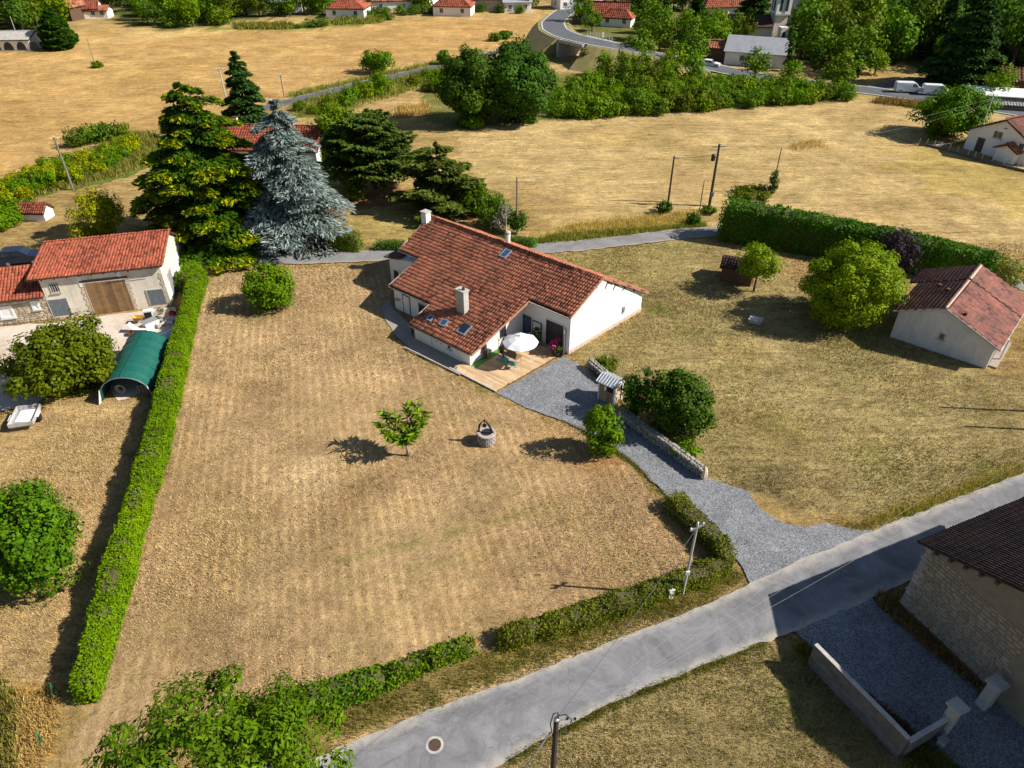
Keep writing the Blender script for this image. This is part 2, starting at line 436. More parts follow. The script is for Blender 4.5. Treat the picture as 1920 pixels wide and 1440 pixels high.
ZONES = [  # (outline, colour, roughness of the outline in metres, mowing lines)
    ('far_field', PX((-900, 420), (0, 335), (100, 290), (230, 246), (300, 238), (420, 215), (560, 182), (700, 140), (822, 116), (930, 88), (1010, 64), (1028, 50), (1015, 27), (600, 40), (250, 44), (120, 60), (0, 92), (-900, 160)), (0.445, 0.29, 0.132), 1.2, 0.08),
    ('wheat_rim', PX((250, 44), (600, 38), (560, 56), (440, 58), (330, 66), (180, 75)), (0.50, 0.36, 0.17), 2.0, 0.0),
    ('vine_green', PX((380, 52), (560, 38), (700, 30), (720, 40), (620, 52), (480, 58)), (0.22, 0.21, 0.06), 3.0, 0.0),
    ('right_field', PX((855, 238), (1040, 222), (1300, 206), (1600, 186), (1740, 192), (2300, 270), (2300, 520), (1900, 470), (1720, 440), (1330, 385), (1310, 412), (1060, 432), (980, 380), (905, 345), (870, 300)), (0.44, 0.322, 0.165), 0.8, 0.05),
    ('right_field_green', PX((1650, 285), (1760, 270), (1930, 330), (2100, 400), (1900, 420), (1720, 330)), (0.40, 0.30, 0.125), 4.0, 0.2),
    ('left_green', PX((-400, 470), (0, 350), (110, 300), (240, 246), (300, 250), (300, 300), (240, 330), (60, 372), (0, 395), (-400, 560)), (0.13, 0.15, 0.04), 1.0, 0.0),
    ('verge_far', PX((540, 172), (700, 138), (822, 112), (850, 120), (870, 150), (800, 165), (700, 185), (640, 215), (540, 225)), (0.20, 0.19, 0.055), 1.0, 0.0),
    ('scrub_floor', PX((800, 150), (1000, 110), (1300, 120), (1600, 160), (1610, 188), (1300, 208), (1040, 224), (850, 240), (780, 215)), (0.17, 0.16, 0.055), 1.0, 0.0),
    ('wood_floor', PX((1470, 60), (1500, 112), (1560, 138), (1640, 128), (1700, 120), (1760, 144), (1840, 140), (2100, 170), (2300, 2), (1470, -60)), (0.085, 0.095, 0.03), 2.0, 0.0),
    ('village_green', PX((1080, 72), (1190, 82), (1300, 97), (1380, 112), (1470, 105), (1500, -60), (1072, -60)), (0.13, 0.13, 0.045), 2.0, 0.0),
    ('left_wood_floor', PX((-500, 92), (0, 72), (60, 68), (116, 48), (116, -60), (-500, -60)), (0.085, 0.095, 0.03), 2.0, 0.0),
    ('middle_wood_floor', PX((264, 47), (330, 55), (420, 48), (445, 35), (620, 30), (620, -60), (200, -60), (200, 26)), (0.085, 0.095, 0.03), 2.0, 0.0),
    ('sand_patch', PX((690, 195), (740, 180), (800, 190), (790, 215), (720, 220)), (0.44, 0.30, 0.15), 0.8, 0.0),
    ('orchard', PX((1030, 118), (1160, 108), (1280, 130), (1500, 160), (1480, 170), (1300, 150), (1040, 135)), (0.40, 0.30, 0.14), 0.8, 0.0),
    ('pine_floor', PX((225, 452), (300, 400), (470, 370), (650, 380), (700, 350), (900, 350), (900, 430), (770, 395), (640, 440), (610, 470), (360, 483)), (0.24, 0.135, 0.07), 0.8, 0.0),
    ('lawn_behind', PX((640, 400), (760, 380), (905, 420), (1000, 465), (700, 474), (640, 470)), (0.33, 0.25, 0.105), 0.6, 0.0),
    ('lane_bank', PX((985, 440), (1060, 425), (1310, 398), (1330, 425), (1200, 440), (1010, 462)), (0.30, 0.225, 0.085), 0.5, 0.0),
    ('right_garden', PX((1005, 482), (1180, 458), (1290, 446), (1380, 470), (1500, 540), (1700, 640), (1860, 700), (2300, 780), (2300, 760), (1920, 880), (1680, 972), (1500, 962), (1320, 890), (1130, 700), (1075, 664), (1210, 590)), (0.34, 0.268, 0.135), 0.6, 0.0),
    ('garden_top', PX((1005, 482), (1180, 458), (1290, 446), (1330, 470), (1250, 520), (1190, 545)), (0.335, 0.27, 0.125), 1.2, 0.0),
    ('mound', PX((1390, 900), (1480, 870), (1580, 900), (1600, 945), (1500, 965), (1400, 920)), (0.26, 0.20, 0.10), 0.7, 0.0),
    ('front_lawn', PX((385, 520), (560, 500), (735, 492), (735, 560), (770, 660), (900, 735), (1085, 800), (1190, 870), (1270, 1000), (1330, 1070), (940, 1210), (720, 1280), (500, 1320), (100, 1440), (200, 1290), (310, 880)), (0.432, 0.303, 0.174), 0.4, 1.0),
    ('left_yard', PX((-700, 800), (0, 790), (290, 715), (240, 900), (120, 1290), (0, 1300), (-700, 1300)), (0.435, 0.31, 0.165), 0.5, 0.2),
    ('rough_corner', PX((15, 1300), (110, 1290), (100, 1380), (70, 1440), (30, 1440)), (0.36, 0.225, 0.085), 0.5, 0.0),
    ('front_verge', PX((560, 1345), (730, 1290), (940, 1212), (1290, 1112), (1380, 1062), (1440, 1075), (1300, 1146), (960, 1277), (640, 1402), (500, 1460)), (0.30, 0.22, 0.095), 0.25, 0.0),
    ('road_lip', PX((640, 1402), (805, 1331), (960, 1277), (1210, 1176), (1300, 1146), (1300, 1132), (1205, 1160), (960, 1258), (800, 1313), (640, 1380)), (0.50, 0.355, 0.20), 0.15, 0.0),
    ('south_lawn', PX((900, 1500), (960, 1420), (1185, 1302), (1435, 1200), (1515, 1222), (1690, 1430), (1750, 1600)), (0.335, 0.265, 0.135), 0.25, 0.0),
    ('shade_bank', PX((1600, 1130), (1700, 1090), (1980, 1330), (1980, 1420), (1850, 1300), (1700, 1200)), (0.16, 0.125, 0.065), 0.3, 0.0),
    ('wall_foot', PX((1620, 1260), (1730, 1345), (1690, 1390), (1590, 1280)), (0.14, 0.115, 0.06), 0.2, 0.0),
]
SPOTS = [  # (x px, y px, radius m, colour, strength)
    (575, 888, 2.4, (0.58, 0.44, 0.27), 0.75), (1235, 578, 1.6, (0.17, 0.19, 0.05), 0.6), (1590, 640, 2.5, (0.17, 0.17, 0.05), 0.5),
    (490, 590, 2.0, (0.20, 0.20, 0.06), 0.5), (1130, 860, 1.8, (0.32, 0.16, 0.06), 0.6), (1700, 690, 3.0, (0.42, 0.32, 0.17), 0.5),
    (1640, 860, 2.5, (0.22, 0.21, 0.06), 0.4), (1850, 880, 1.8, (0.22, 0.22, 0.06), 0.5), (1700, 960, 1.2, (0.22, 0.23, 0.06), 0.5),
    (430, 1010, 4.0, (0.52, 0.38, 0.20), 0.4), (730, 1150, 3.5, (0.48, 0.35, 0.19), 0.4), (1050, 790, 3.0, (0.47, 0.31, 0.15), 0.5),
    (800, 560, 3.0, (0.44, 0.30, 0.13), 0.3), (1180, 790, 1.5, (0.24, 0.22, 0.08), 0.4), (640, 1220, 2.0, (0.47, 0.36, 0.21), 0.4),
    (1450, 800, 3.0, (0.30, 0.24, 0.085), 0.5), (1380, 660, 3.0, (0.35, 0.25, 0.11), 0.5), (1290, 620, 2.5, (0.26, 0.225, 0.085), 0.5),
    (1020, 380, 5.0, (0.34, 0.22, 0.10), 0.4), (1150, 260, 7.0, (0.47, 0.34, 0.15), 0.5), (300, 130, 14.0, (0.47, 0.31, 0.13), 0.5),
    (720, 90, 16.0, (0.37, 0.22, 0.095), 0.6), (90, 220, 9.0, (0.37, 0.24, 0.10), 0.5), (880, 60, 16.0, (0.37, 0.22, 0.095), 0.5),
    (1620, 1020, 0.9, (0.23, 0.21, 0.07), 0.3), (1480, 1330, 2.2, (0.22, 0.21, 0.075), 0.5), (1200, 1400, 1.6, (0.33, 0.25, 0.13), 0.4),
]
LINES = [  # greener drills across the lawn: px polyline, half width m, strength
    (((640, 1048), (800, 1010), (960, 968), (1080, 935)), 0.45, 0.6), (((1000, 950), (1120, 1010), (1180, 1075)), 0.35, 0.35),
    (((560, 1120), (760, 1070), (900, 1040)), 0.6, 0.3), (((1190, 880), (1225, 915), (1262, 930)), 0.35, 0.7),
    (((745, 650), (850, 715), (935, 742), (1040, 790)), 0.3, 0.45), (((330, 700), (300, 880)), 0.5, 0.3),
]

def seg_dist(x, y, a, b):
    dx, dy = b[0] - a[0], b[1] - a[1]
    t = np.clip(((x - a[0]) * dx + (y - a[1]) * dy) / (dx * dx + dy * dy), 0, 1)
    return np.hypot(x - a[0] - t * dx, y - a[1] - t * dy)

def paint(x, y):
    """soil and grass colour of the ground at plan points, and how strongly it is mown in rows"""
    c = np.tile(np.array([0.36, 0.255, 0.12]), (len(x), 1)); mow = np.zeros(len(x))
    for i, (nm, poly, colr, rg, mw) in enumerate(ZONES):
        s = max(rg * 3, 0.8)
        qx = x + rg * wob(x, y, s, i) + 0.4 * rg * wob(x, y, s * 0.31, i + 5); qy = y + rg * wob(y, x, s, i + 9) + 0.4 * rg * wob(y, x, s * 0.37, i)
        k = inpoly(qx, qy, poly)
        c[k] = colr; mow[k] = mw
    for (sx, sy, r, colr, st) in SPOTS:
        q = G(sx, sy)
        d = np.hypot(x - q[0], y - q[1]) / r * (1 + 0.45 * wob(x, y, r * 0.9, sx))
        w = (np.clip(1.25 - d, 0, 1) * st)[:, None]
        c = c * (1 - w) + np.array(colr) * w
    for pts, hw, st in LINES:
        P = PX(*pts); d = np.full(len(x), 99.0)
        for a, b in zip(P[:-1], P[1:]): d = np.minimum(d, seg_dist(x, y, a, b))
        w = (np.clip(1.3 - d / hw, 0, 1) * st * np.clip(0.65 + 0.7 * wob(x, y, 1.1, hw), 0, 1))[:, None]
        c = c * (1 - w) + np.array([0.20, 0.20, 0.06]) * w
    g = np.clip(0.12 + 0.5 * wob(x, y, 9.0, 2) + 0.4 * wob(x, y, 3.1, 4), 0, 1)[:, None] * 0.16
    c = c * (1 - g) + np.array([0.20, 0.20, 0.065]) * g
    near = np.clip((130 - y) / 40, 0, 1)[:, None]
    bw = np.clip(0.9 * wob(x, y, 7.0, 6) + 0.6 * wob(x, y, 2.2, 8) - 0.12, 0, 1)[:, None] * 0.42 * near
    c = c * (1 - bw) + c * np.array([0.66, 0.62, 0.62]) * bw
    yw = np.clip(0.9 * wob(x, y, 8.0, 12) + 0.5 * wob(x, y, 2.6, 14) - 0.15, 0, 1)[:, None] * 0.5 * near
    c = c * (1 - yw) + c * np.array([1.18, 1.16, 1.06]) * yw
    lum = c.mean(1, keepdims=True)
    c = np.clip(lum + (c - lum) * 1.10, 0.01, 1)
    return c, mow

def spaced(lo, flo, fhi, hi, step, grow):
    a = list(np.arange(flo, fhi, step)); s = step
    while a[-1] < hi: s *= grow; a.append(a[-1] + s)
    b = []; s = step; v = flo
    while v > lo: s *= grow; v -= s; b.append(v)
    return np.array(b[::-1] + a)

gx = spaced(-3500, -66, 66, 3500, 0.42, 1.06); gy = spaced(-300, 12, 102, 4500, 0.42, 1.045)
XX, YY = np.meshgrid(gx, gy)
xx, yy = XX.ravel(), YY.ravel()
zz = 0.05 * wob(xx, yy, 14.0, 3)
zz = np.where(yy < 110, zz, 0) - 0.08
mq = G(1480, 925); zz += 0.55 * np.exp(-((xx - mq[0]) ** 2 + (yy - mq[1]) ** 2) / 5.0)        # earth mound by the drive
far = np.clip((yy - 330) / 500, 0, 1); zz += far * far * (3 - 2 * far) * 60 * (1 + 0.25 * wob(xx, yy, 400, 1))
nx, ny = len(gx), len(gy)
idx = np.arange(nx * ny).reshape(ny, nx)
F = np.stack([idx[:-1, :-1], idx[:-1, 1:], idx[1:, 1:], idx[1:, :-1]], -1).reshape(-1, 4)
tint, mow = paint(xx, yy)

MOW_A, MOW_W = math.radians(-14.8), 0.72
def ground_mat():
    m, N, L = _nt('dry_grass_ground')
    b = N['Principled BSDF']; b.inputs['Roughness'].default_value = 1.0; b.inputs['Specular IOR Level'].default_value = 0.05
    co = N.new('ShaderNodeTexCoord').outputs['Object']
    t = node(N, 'ShaderNodeAttribute', attribute_name='tint').outputs['Color']
    mw = node(N, 'ShaderNodeAttribute', attribute_name='mow').outputs['Fac']
    n1 = noise(N, L, co, 0.22, 6, 0.65, 0.3); n2 = noise(N, L, co, 1.7, 6, 0.7, 0.6); n3 = noise(N, L, co, 7.0, 5, 0.85, 1.0); n4 = noise(N, L, co, 24.0, 3, 0.9)
    c = mixc(N, L, t, ramp(N, L, n1, [(0.32, (0.78, 0.79, 0.76)), (0.68, (1.2, 1.19, 1.19))]), 1.0, 'MULTIPLY')
    c = mixc(N, L, c, ramp(N, L, n2, [(0.30, (0.50, 0.47, 0.43)), (0.48, (0.97,) * 3), (0.72, (1.36, 1.36, 1.34))]), 0.6, 'MULTIPLY')
    c = mixc(N, L, c, ramp(N, L, n3, [(0.32, (0.22, 0.20, 0.18)), (0.47, (0.92, 0.93, 0.93)), (0.70, (1.6, 1.58, 1.52))]), 0.95, 'MULTIPLY')
    c = mixc(N, L, c, ramp(N, L, n4, [(0.32, (0.6,) * 3), (0.68, (1.35,) * 3)]), 0.8, 'MULTIPLY')
    n6 = noise(N, L, co, 0.55, 6, 0.7, 1.0); n7 = noise(N, L, co, 0.06, 5, 0.6, 0.8)
    c = mixc(N, L, c, ramp(N, L, n6, [(0.32, (0.84, 0.83, 0.81)), (0.5, (1.0,) * 3), (0.68, (1.14, 1.14, 1.13))]), 0.8, 'MULTIPLY')
    c = mixc(N, L, c, ramp(N, L, n7, [(0.35, (0.82, 0.80, 0.76)), (0.65, (1.16, 1.17, 1.18))]), 0.9, 'MULTIPLY')
    iv = node(N, 'ShaderNodeMath', operation='MULTIPLY_ADD'); L.new(mw, iv.inputs[0]); iv.inputs[1].default_value = -0.8; iv.inputs[2].default_value = 0.9
    mp5 = node(N, 'ShaderNodeMapping'); mp5.inputs['Rotation'].default_value = (0, 0, math.radians(25)); mp5.inputs['Scale'].default_value = (0.10, 0.75, 1)
    L.new(co, mp5.inputs['Vector']); n5 = noise(N, L, mp5.outputs[0], 1.0, 8, 0.75, 1.2)
    c = mixc(N, L, c, ramp(N, L, n5, [(0.3, (0.68, 0.66, 0.62)), (0.5, (1.0,) * 3), (0.7, (1.28, 1.28, 1.25))]), iv.outputs[0], 'MULTIPLY')
    mp8 = node(N, 'ShaderNodeMapping'); mp8.inputs['Rotation'].default_value = (0, 0, math.radians(-12)); mp8.inputs['Scale'].default_value = (0.30, 1.1, 1)
    L.new(co, mp8.inputs['Vector']); n8 = noise(N, L, mp8.outputs[0], 1.0, 6, 0.8, 1.6)
    c = mixc(N, L, c, ramp(N, L, n8, [(0.33, (0.42, 0.39, 0.35)), (0.46, (0.94, 0.94, 0.93)), (0.68, (1.36, 1.36, 1.33))]), iv.outputs[0], 'MULTIPLY')
    # mowing rows, parallel to the long hedge
    dt = node(N, 'ShaderNodeVectorMath', operation='DOT_PRODUCT'); L.new(co, dt.inputs[0]); dt.inputs[1].default_value = (math.cos(MOW_A) * 2 * math.pi / MOW_W, -math.sin(MOW_A) * 2 * math.pi / MOW_W, 0)
    wb = node(N, 'ShaderNodeMath', operation='MULTIPLY_ADD'); L.new(n6, wb.inputs[0]); wb.inputs[1].default_value = 0.5; L.new(dt.outputs['Value'], wb.inputs[2])
    sn = node(N, 'ShaderNodeMath', operation='SINE'); L.new(wb.outputs[0], sn.inputs[0])
    nm = ramp(N, L, n1, [(0.40, (0.15,) * 3), (0.66, (1, 1, 1))])
    k1 = node(N, 'ShaderNodeMath', operation='MULTIPLY'); L.new(nm, k1.inputs[0]); L.new(mw, k1.inputs[1])
    mr = node(N, 'ShaderNodeMapRange'); mr.inputs['From Min'].default_value = -1; L.new(sn.outputs[0], mr.inputs['Value'])
    c = mixc(N, L, c, ramp(N, L, mr.outputs[0], [(0.0, (0.88, 0.87, 0.85)), (0.6, (0.99,) * 3), (1.0, (1.26, 1.26, 1.24))]), k1.outputs[0], 'MULTIPLY')
    L.new(c, b.inputs['Base Color'])
    ad = node(N, 'ShaderNodeMath', operation='ADD'); L.new(n3, ad.inputs[0]); L.new(n4, ad.inputs[1])
    bn = node(N, 'ShaderNodeBump', Strength=0.9, Distance=0.10); L.new(ad.outputs[0], bn.inputs['Height']); L.new(bn.outputs['Normal'], b.inputs['Normal'])
    return m
M['ground'] = ground_mat()
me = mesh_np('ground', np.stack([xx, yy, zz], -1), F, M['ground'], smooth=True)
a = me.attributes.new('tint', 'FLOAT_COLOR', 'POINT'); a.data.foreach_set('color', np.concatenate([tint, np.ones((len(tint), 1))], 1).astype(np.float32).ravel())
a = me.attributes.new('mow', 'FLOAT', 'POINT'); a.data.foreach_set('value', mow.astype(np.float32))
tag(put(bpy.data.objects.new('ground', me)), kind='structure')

# ------------------------------------------------------------------ roads, drive, yard: sheets above the ground
NOGRASS = []     # plan outlines that carry no grass

def resample(P, step):
    P = np.array(P, float); d = np.r_[0, np.cumsum(np.linalg.norm(np.diff(P, axis=0), axis=1))]
    n = max(2, int(d[-1] / step) + 1); t = np.linspace(0, d[-1], n)
    # smooth (Catmull-Rom-like) by averaging a fine linear resample
    Q = np.stack([np.interp(t, d, P[:, k]) for k in range(P.shape[1])], -1)
    for _ in range(3):
        R = Q.copy(); R[1:-1] = (Q[:-2] + 2 * Q[1:-1] + Q[2:]) / 4; Q = R
    return Q

def strip(name, A, B, z, mat, step=1.0, rough=0.1, n=9, label=None):
    """road surface between its two edge lines"""
    m = max(len(resample(A, step)), len(resample(B, step)))
    def fit(P):
        Q = resample(P, step); d = np.linspace(0, 1, len(Q)); t = np.linspace(0, 1, m)
        return np.stack([np.interp(t, d, Q[:, k]) for k in range(2)], -1)
    a, b = fit(A), fit(B)
    t = np.linspace(0, 1, n)
    V = a[:, None, :] * (1 - t[None, :, None]) + b[:, None, :] * t[None, :, None]
    j = rough * rng.normal(size=(m, 2)); dirn = (b - a) / (np.linalg.norm(b - a, axis=1)[:, None] + 1e-9)
    V[:, 0] += dirn * j[:, :1]; V[:, -1] += dirn * j[:, 1:]
    zs = np.full((m, n, 1), z)
    V = np.concatenate([V, zs], -1).reshape(-1, 3)
    ix = np.arange(m * n).reshape(m, n)
    F = np.stack([ix[:-1, :-1], ix[:-1, 1:], ix[1:, 1:], ix[1:, :-1]], -1).reshape(-1, 4)
    nrm = np.cross(V[F[0, 1]] - V[F[0, 0]], V[F[0, 2]] - V[F[0, 0]])
    if nrm[2] < 0: F = F[:, ::-1]
    me = mesh_np(name, V, F, mat)
    e = np.tile(np.abs(t * 2 - 1) ** 2, m)
    at = me.attributes.new('edge', 'FLOAT', 'POINT'); at.data.foreach_set('value', e.astype(np.float32))
    NOGRASS.append([tuple(p) for p in a] + [tuple(p) for p in b[::-1]])
    return tag(put(bpy.data.objects.new(name, me)), kind='structure')

def sheet(name, poly, z, mat, jitter=0.08, step=0.8, grass=False):
    P = []
    for i in range(len(poly)):
        a, b = np.array(poly[i][:2]), np.array(poly[(i + 1) % len(poly)][:2])
        k = max(1, int(np.linalg.norm(b - a) / step))
        for t in range(k): P.append(a + (b - a) * t / k + rng.normal(size=2) * jitter)
    area = sum(P[i][0] * P[(i + 1) % len(P)][1] - P[(i + 1) % len(P)][0] * P[i][1] for i in range(len(P)))
    if area < 0: P = P[::-1]
    o = MB().add([(p[0], p[1], z) for p in P], [tuple(range(len(P)))]).build(name, mat)
    if not grass: NOGRASS.append([tuple(p) for p in P])
    return tag(o, kind='structure')

def center_strip(name, pts, w, z, mat, step=1.5, rough=0.1):
    C = resample([G(*p)[:2] for p in pts], step)
    d = np.gradient(C, axis=0); d /= np.linalg.norm(d, axis=1)[:, None]; nn = np.stack([-d[:, 1], d[:, 0]], -1)
    return strip(name, C - nn * w / 2, C + nn * w / 2, z, mat, step, rough)

g2 = lambda *p: [G(a, b)[:2] for a, b in p]
strip('village_road', g2((330, 1560), (480, 1475), (642, 1400), (730, 1363), (805, 1331), (880, 1302), (960, 1277), (1100, 1221), (1210, 1177), (1300, 1146), (1440, 1078), (1540, 1035), (1640, 993), (1680, 977), (1735, 957), (1830, 920), (1920, 886), (2100, 820), (2400, 735)),
      g2((600, 1640), (760, 1545), (960, 1420), (1035, 1377), (1100, 1339), (1185, 1302), (1300, 1255), (1385, 1221), (1435, 1203), (1500, 1180), (1560, 1155), (1635, 1121), (1735, 1078), (1920, 990), (2100, 920), (2400, 815)), 0.012, M['asphalt'], 0.6, 0.06)
center_strip('back_lane', [(-500, 520), (-200, 510), (0, 503), (200, 497), (340, 492), (480, 487), (620, 482), (735, 477), (860, 472), (1010, 466), (1100, 459), (1200, 447), (1290, 436), (1340, 433), (1420, 432), (1520, 445), (1640, 470), (1800, 505), (2100, 580)], 3.0, 0.012, M['asphalt_lane'], 1.0, 0.12)
center_strip('field_lane', [(430, 218), (540, 191), (620, 171), (700, 151), (760, 138), (815, 126), (900, 106), (960, 91), (1005, 76), (1032, 66)], 3.4, 0.02, M['asphalt_dark'], 3.0, 0.15)
strip('drive', g2((930, 737), (1000, 770), (1085, 800), (1150, 838), (1195, 872), (1230, 910), (1262, 940), (1320, 985), (1370, 1030), (1392, 1062), (1400, 1090), (1412, 1100)),
      g2((1058, 668), (1100, 690), (1140, 735), (1160, 775), (1215, 815), (1280, 868), (1318, 893), (1365, 910), (1440, 930), (1505, 962), (1575, 990), (1650, 996)), 0.006, M['gravel'], 0.6, 0.05, 5)
sheet('barn_yard', PX((-300, 640), (0, 612), (120, 602), (325, 574), (335, 600), (330, 660), (290, 725), (215, 755), (190, 690), (120, 640), (40, 690), (0, 760), (-300, 800)), 0.006, M['yard'], 0.12)
sheet('yard_track', PX((-300, 730), (0, 716), (60, 702), (100, 735), (70, 756), (0, 772), (-300, 820)), 0.010, M['yard'], 0.1)
strip('shaded_drive', g2((1482, 1176), (1500, 1192), (1530, 1215), (1600, 1290), (1700, 1372), (1850, 1480), (1960, 1560)),
      g2((1618, 1106), (1640, 1125), (1680, 1160), (1760, 1230), (1860, 1310), (1960, 1385), (2080, 1470)), 0.007, M['gravel'], 0.6, 0.08, 5)
sheet('house_path', [G(*p) for p in ((730, 562), (714, 576), (722, 598), (743, 632), (760, 646), (800, 672), (862, 700), (890, 690), (774, 634), (770, 610), (738, 580))], 0.006, M['paving'], 0.05)
# ------------------------------------------------------------------ vegetation builders
def unit(a):
    return a / (np.linalg.norm(a, axis=-1, keepdims=True) + 1e-9)

def cards(C, Nrm, size, aspect=0.6, along=None, bend=0.25):
    """leaf-sized kinked faces: centres C, facing Nrm; returns V, F (two quads-worth of triangles as quads)"""
    n = len(C)
    if along is None: along = rng.normal(size=(n, 3))
    t = unit(along - Nrm * np.sum(along * Nrm, -1, keepdims=True))
    b = np.cross(Nrm, t)
    L = (size * 0.5)[:, None]; W = (size * aspect * 0.5)[:, None]
    # a pointed leaf: base, two sides, tip (kite)
    V = np.stack([C - t * L, C + b * W + Nrm * (bend * W), C + t * L, C - b * W + Nrm * (bend * W)], 1)
    F = np.arange(n * 4).reshape(n, 4)
    return V.reshape(-1, 3), F

def lobes(n, a, b, shape, low=0.25, seed=0):
    """clump centres in an uneven ellipsoid (a across, b up); centre at the origin"""
    r_ = np.random.default_rng(seed)
    d = unit(r_.normal(size=(n, 3)))
    ph = r_.uniform(0, 6.28, 6)
    k = 1 + shape * (np.sin(3 * d[:, 0] + ph[0]) * np.cos(2.3 * d[:, 1] + ph[1]) + 0.7 * np.sin(4 * d[:, 2] + 3 * d[:, 0] + ph[2]) + 0.5 * np.sin(6 * d[:, 1] + ph[3]))
    r = (low + (1 - low) * r_.uniform(0, 1, n) ** 0.45) * k
    P = d * r[:, None] * np.array([a, a, b])
    return P

def crown(a, b, n_clump, clump_r, n_leaf, leaf, shape=0.12, seed=0, up=0.35, aspect=0.62, spiky=0.0, flat=0.85):
    r_ = np.random.default_rng(seed + 100)
    P = lobes(n_clump, a - clump_r * 0.6, b - clump_r * 0.6 * flat, shape, 0.35, seed)
    wt = r_.uniform(0.25, 1.6, n_clump); k = r_.choice(n_clump, n_leaf, p=wt / wt.sum())
    d = unit(r_.normal(size=(n_leaf, 3)))
    rr = clump_r * (0.55 + 0.5 * r_.uniform(0, 1, n_leaf)) * r_.uniform(0.6, 1.4, n_clump)[k]
    C = P[k] + d * rr[:, None] * np.array([1, 1, flat])
    out = unit(C / np.array([a, a, b]))
    nr = unit(d * 0.8 + out * 0.5 + np.array([0, 0, up]) + r_.normal(size=(n_leaf, 3)) * 0.45)
    along = unit(out + np.array([0, 0, 0.3])) * spiky + r_.normal(size=(n_leaf, 3))
    V, F = cards(C, nr, leaf * r_.uniform(0.7, 1.35, n_leaf), aspect, along)
    v = np.clip(r_.beta(2, 2, n_leaf) * 0.75 + 0.25 * r_.uniform(0, 1, n_clump)[k], 0, 1)
    return V, F, v, P

def trunk_mesh(h, r, base_b, P, seed=0, n_limb=7, lean=(0, 0)):
    """trunk and limbs reaching out to clump centres P (relative to crown centre at height h)"""
    mb = MB(); r_ = random.Random(seed)
    top = np.array([lean[0], lean[1], h])
    mb.tube([(0, 0, -0.1), (lean[0] * .1, lean[1] * .1, base_b * 0.4), (lean[0] * .4, lean[1] * .4, base_b), top], [r * 1.35, r, r * 0.8, r * 0.3], 7)
    for k in range(n_limb):
        e = P[r_.randrange(len(P))] * 0.85 + top
        s = np.array([lean[0] * .4, lean[1] * .4, base_b * (0.8 + 0.4 * r_.random())])
        m = (s + e) / 2 + np.array([0, 0, -0.08 * np.linalg.norm(e - s)])
        mb.tube([s, m, e], [r * 0.5, r * 0.3, r * 0.08], 5, False)
    return mb

def tree_obj(name, label, cat, base, parts, group=None):
    t = thing(name, label, cat, base, group)
    for pn, me in parts:
        put(bpy.data.objects.new(pn, me), t)
    return t

def mb_mesh(mb, name, mat):
    me = bpy.data.meshes.new(name); me.from_pydata(mb.v, [], mb.f); me.materials.append(mat)
    me.polygons.foreach_set('use_smooth', [True] * len(me.polygons))
    return me

def from_box(base, box):
    """crown half-width, half-height and centre height of a crown seen within a box, its trunk standing at base"""
    x0, y0, x1, y1 = box
    B = np.array(base, float)
    zc = max(0.3, HT(B, (x0 + x1) / 2, (y0 + y1) / 2))
    c = np.array([B[0], B[1], zc]); D = depth(c)
    a = (x1 - x0) / 2 * D / CAM_F; hv = (y1 - y0) / 2 * D / CAM_F
    th = math.atan2(CAM_H - zc, math.hypot(B[0], B[1]))
    b = math.sqrt(max(hv * hv - (a * math.sin(th)) ** 2, (0.45 * a) ** 2)) / math.cos(th)
    return a, min(b, zc * 1.25), zc

def broadleaf(name, label, cat, bpx, box, mat, leaf=0.24, dens=60, clump=0.3, shape=0.12, seed=1, bark='bark', group=None, up=0.35, aspect=0.62, spiky=0.0, trunk=None, low=False, base=None):
    B = G(*bpx) if base is None else np.array(base)
    a, b, zc = from_box(B, box)
    for _ in range(2):                                      # stand the trunk under the middle of the crown
        B = G((box[0] + box[2]) / 2, (box[1] + box[3]) / 2, zc); B[2] = 0.0
        a, b, zc = from_box(B, box)
    cr = clump * (a * a * b) ** (1 / 3)
    area = 4 * math.pi * ((a * a * 2 + 0) / 3 + a * b * 2 / 3 * 0.5 + a * b / 3 * 0.5) 
    n = int(area * dens)
    nc = int(max(30, 6.5 * (1 / clump) ** 2))
    V, F, v, P = crown(a, b, nc, cr, n, leaf, shape, seed, up, aspect, spiky)
    V = V + np.array([0, 0, zc])
    V[:, 2] = np.where(V[:, 2] < 0.05, np.abs(V[:, 2]) * 0.3 + 0.03, V[:, 2])
    r = trunk or max(0.07, 0.045 * a)
    tm = trunk_mesh(zc, r, max(0.25, zc - b * 0.75), P, seed)
    return tree_obj(name, label, cat, B, [('trunk', mb_mesh(tm, 'trunk', M[bark])), ('crown', mesh_np('crown', V, F, mat, v))], group)

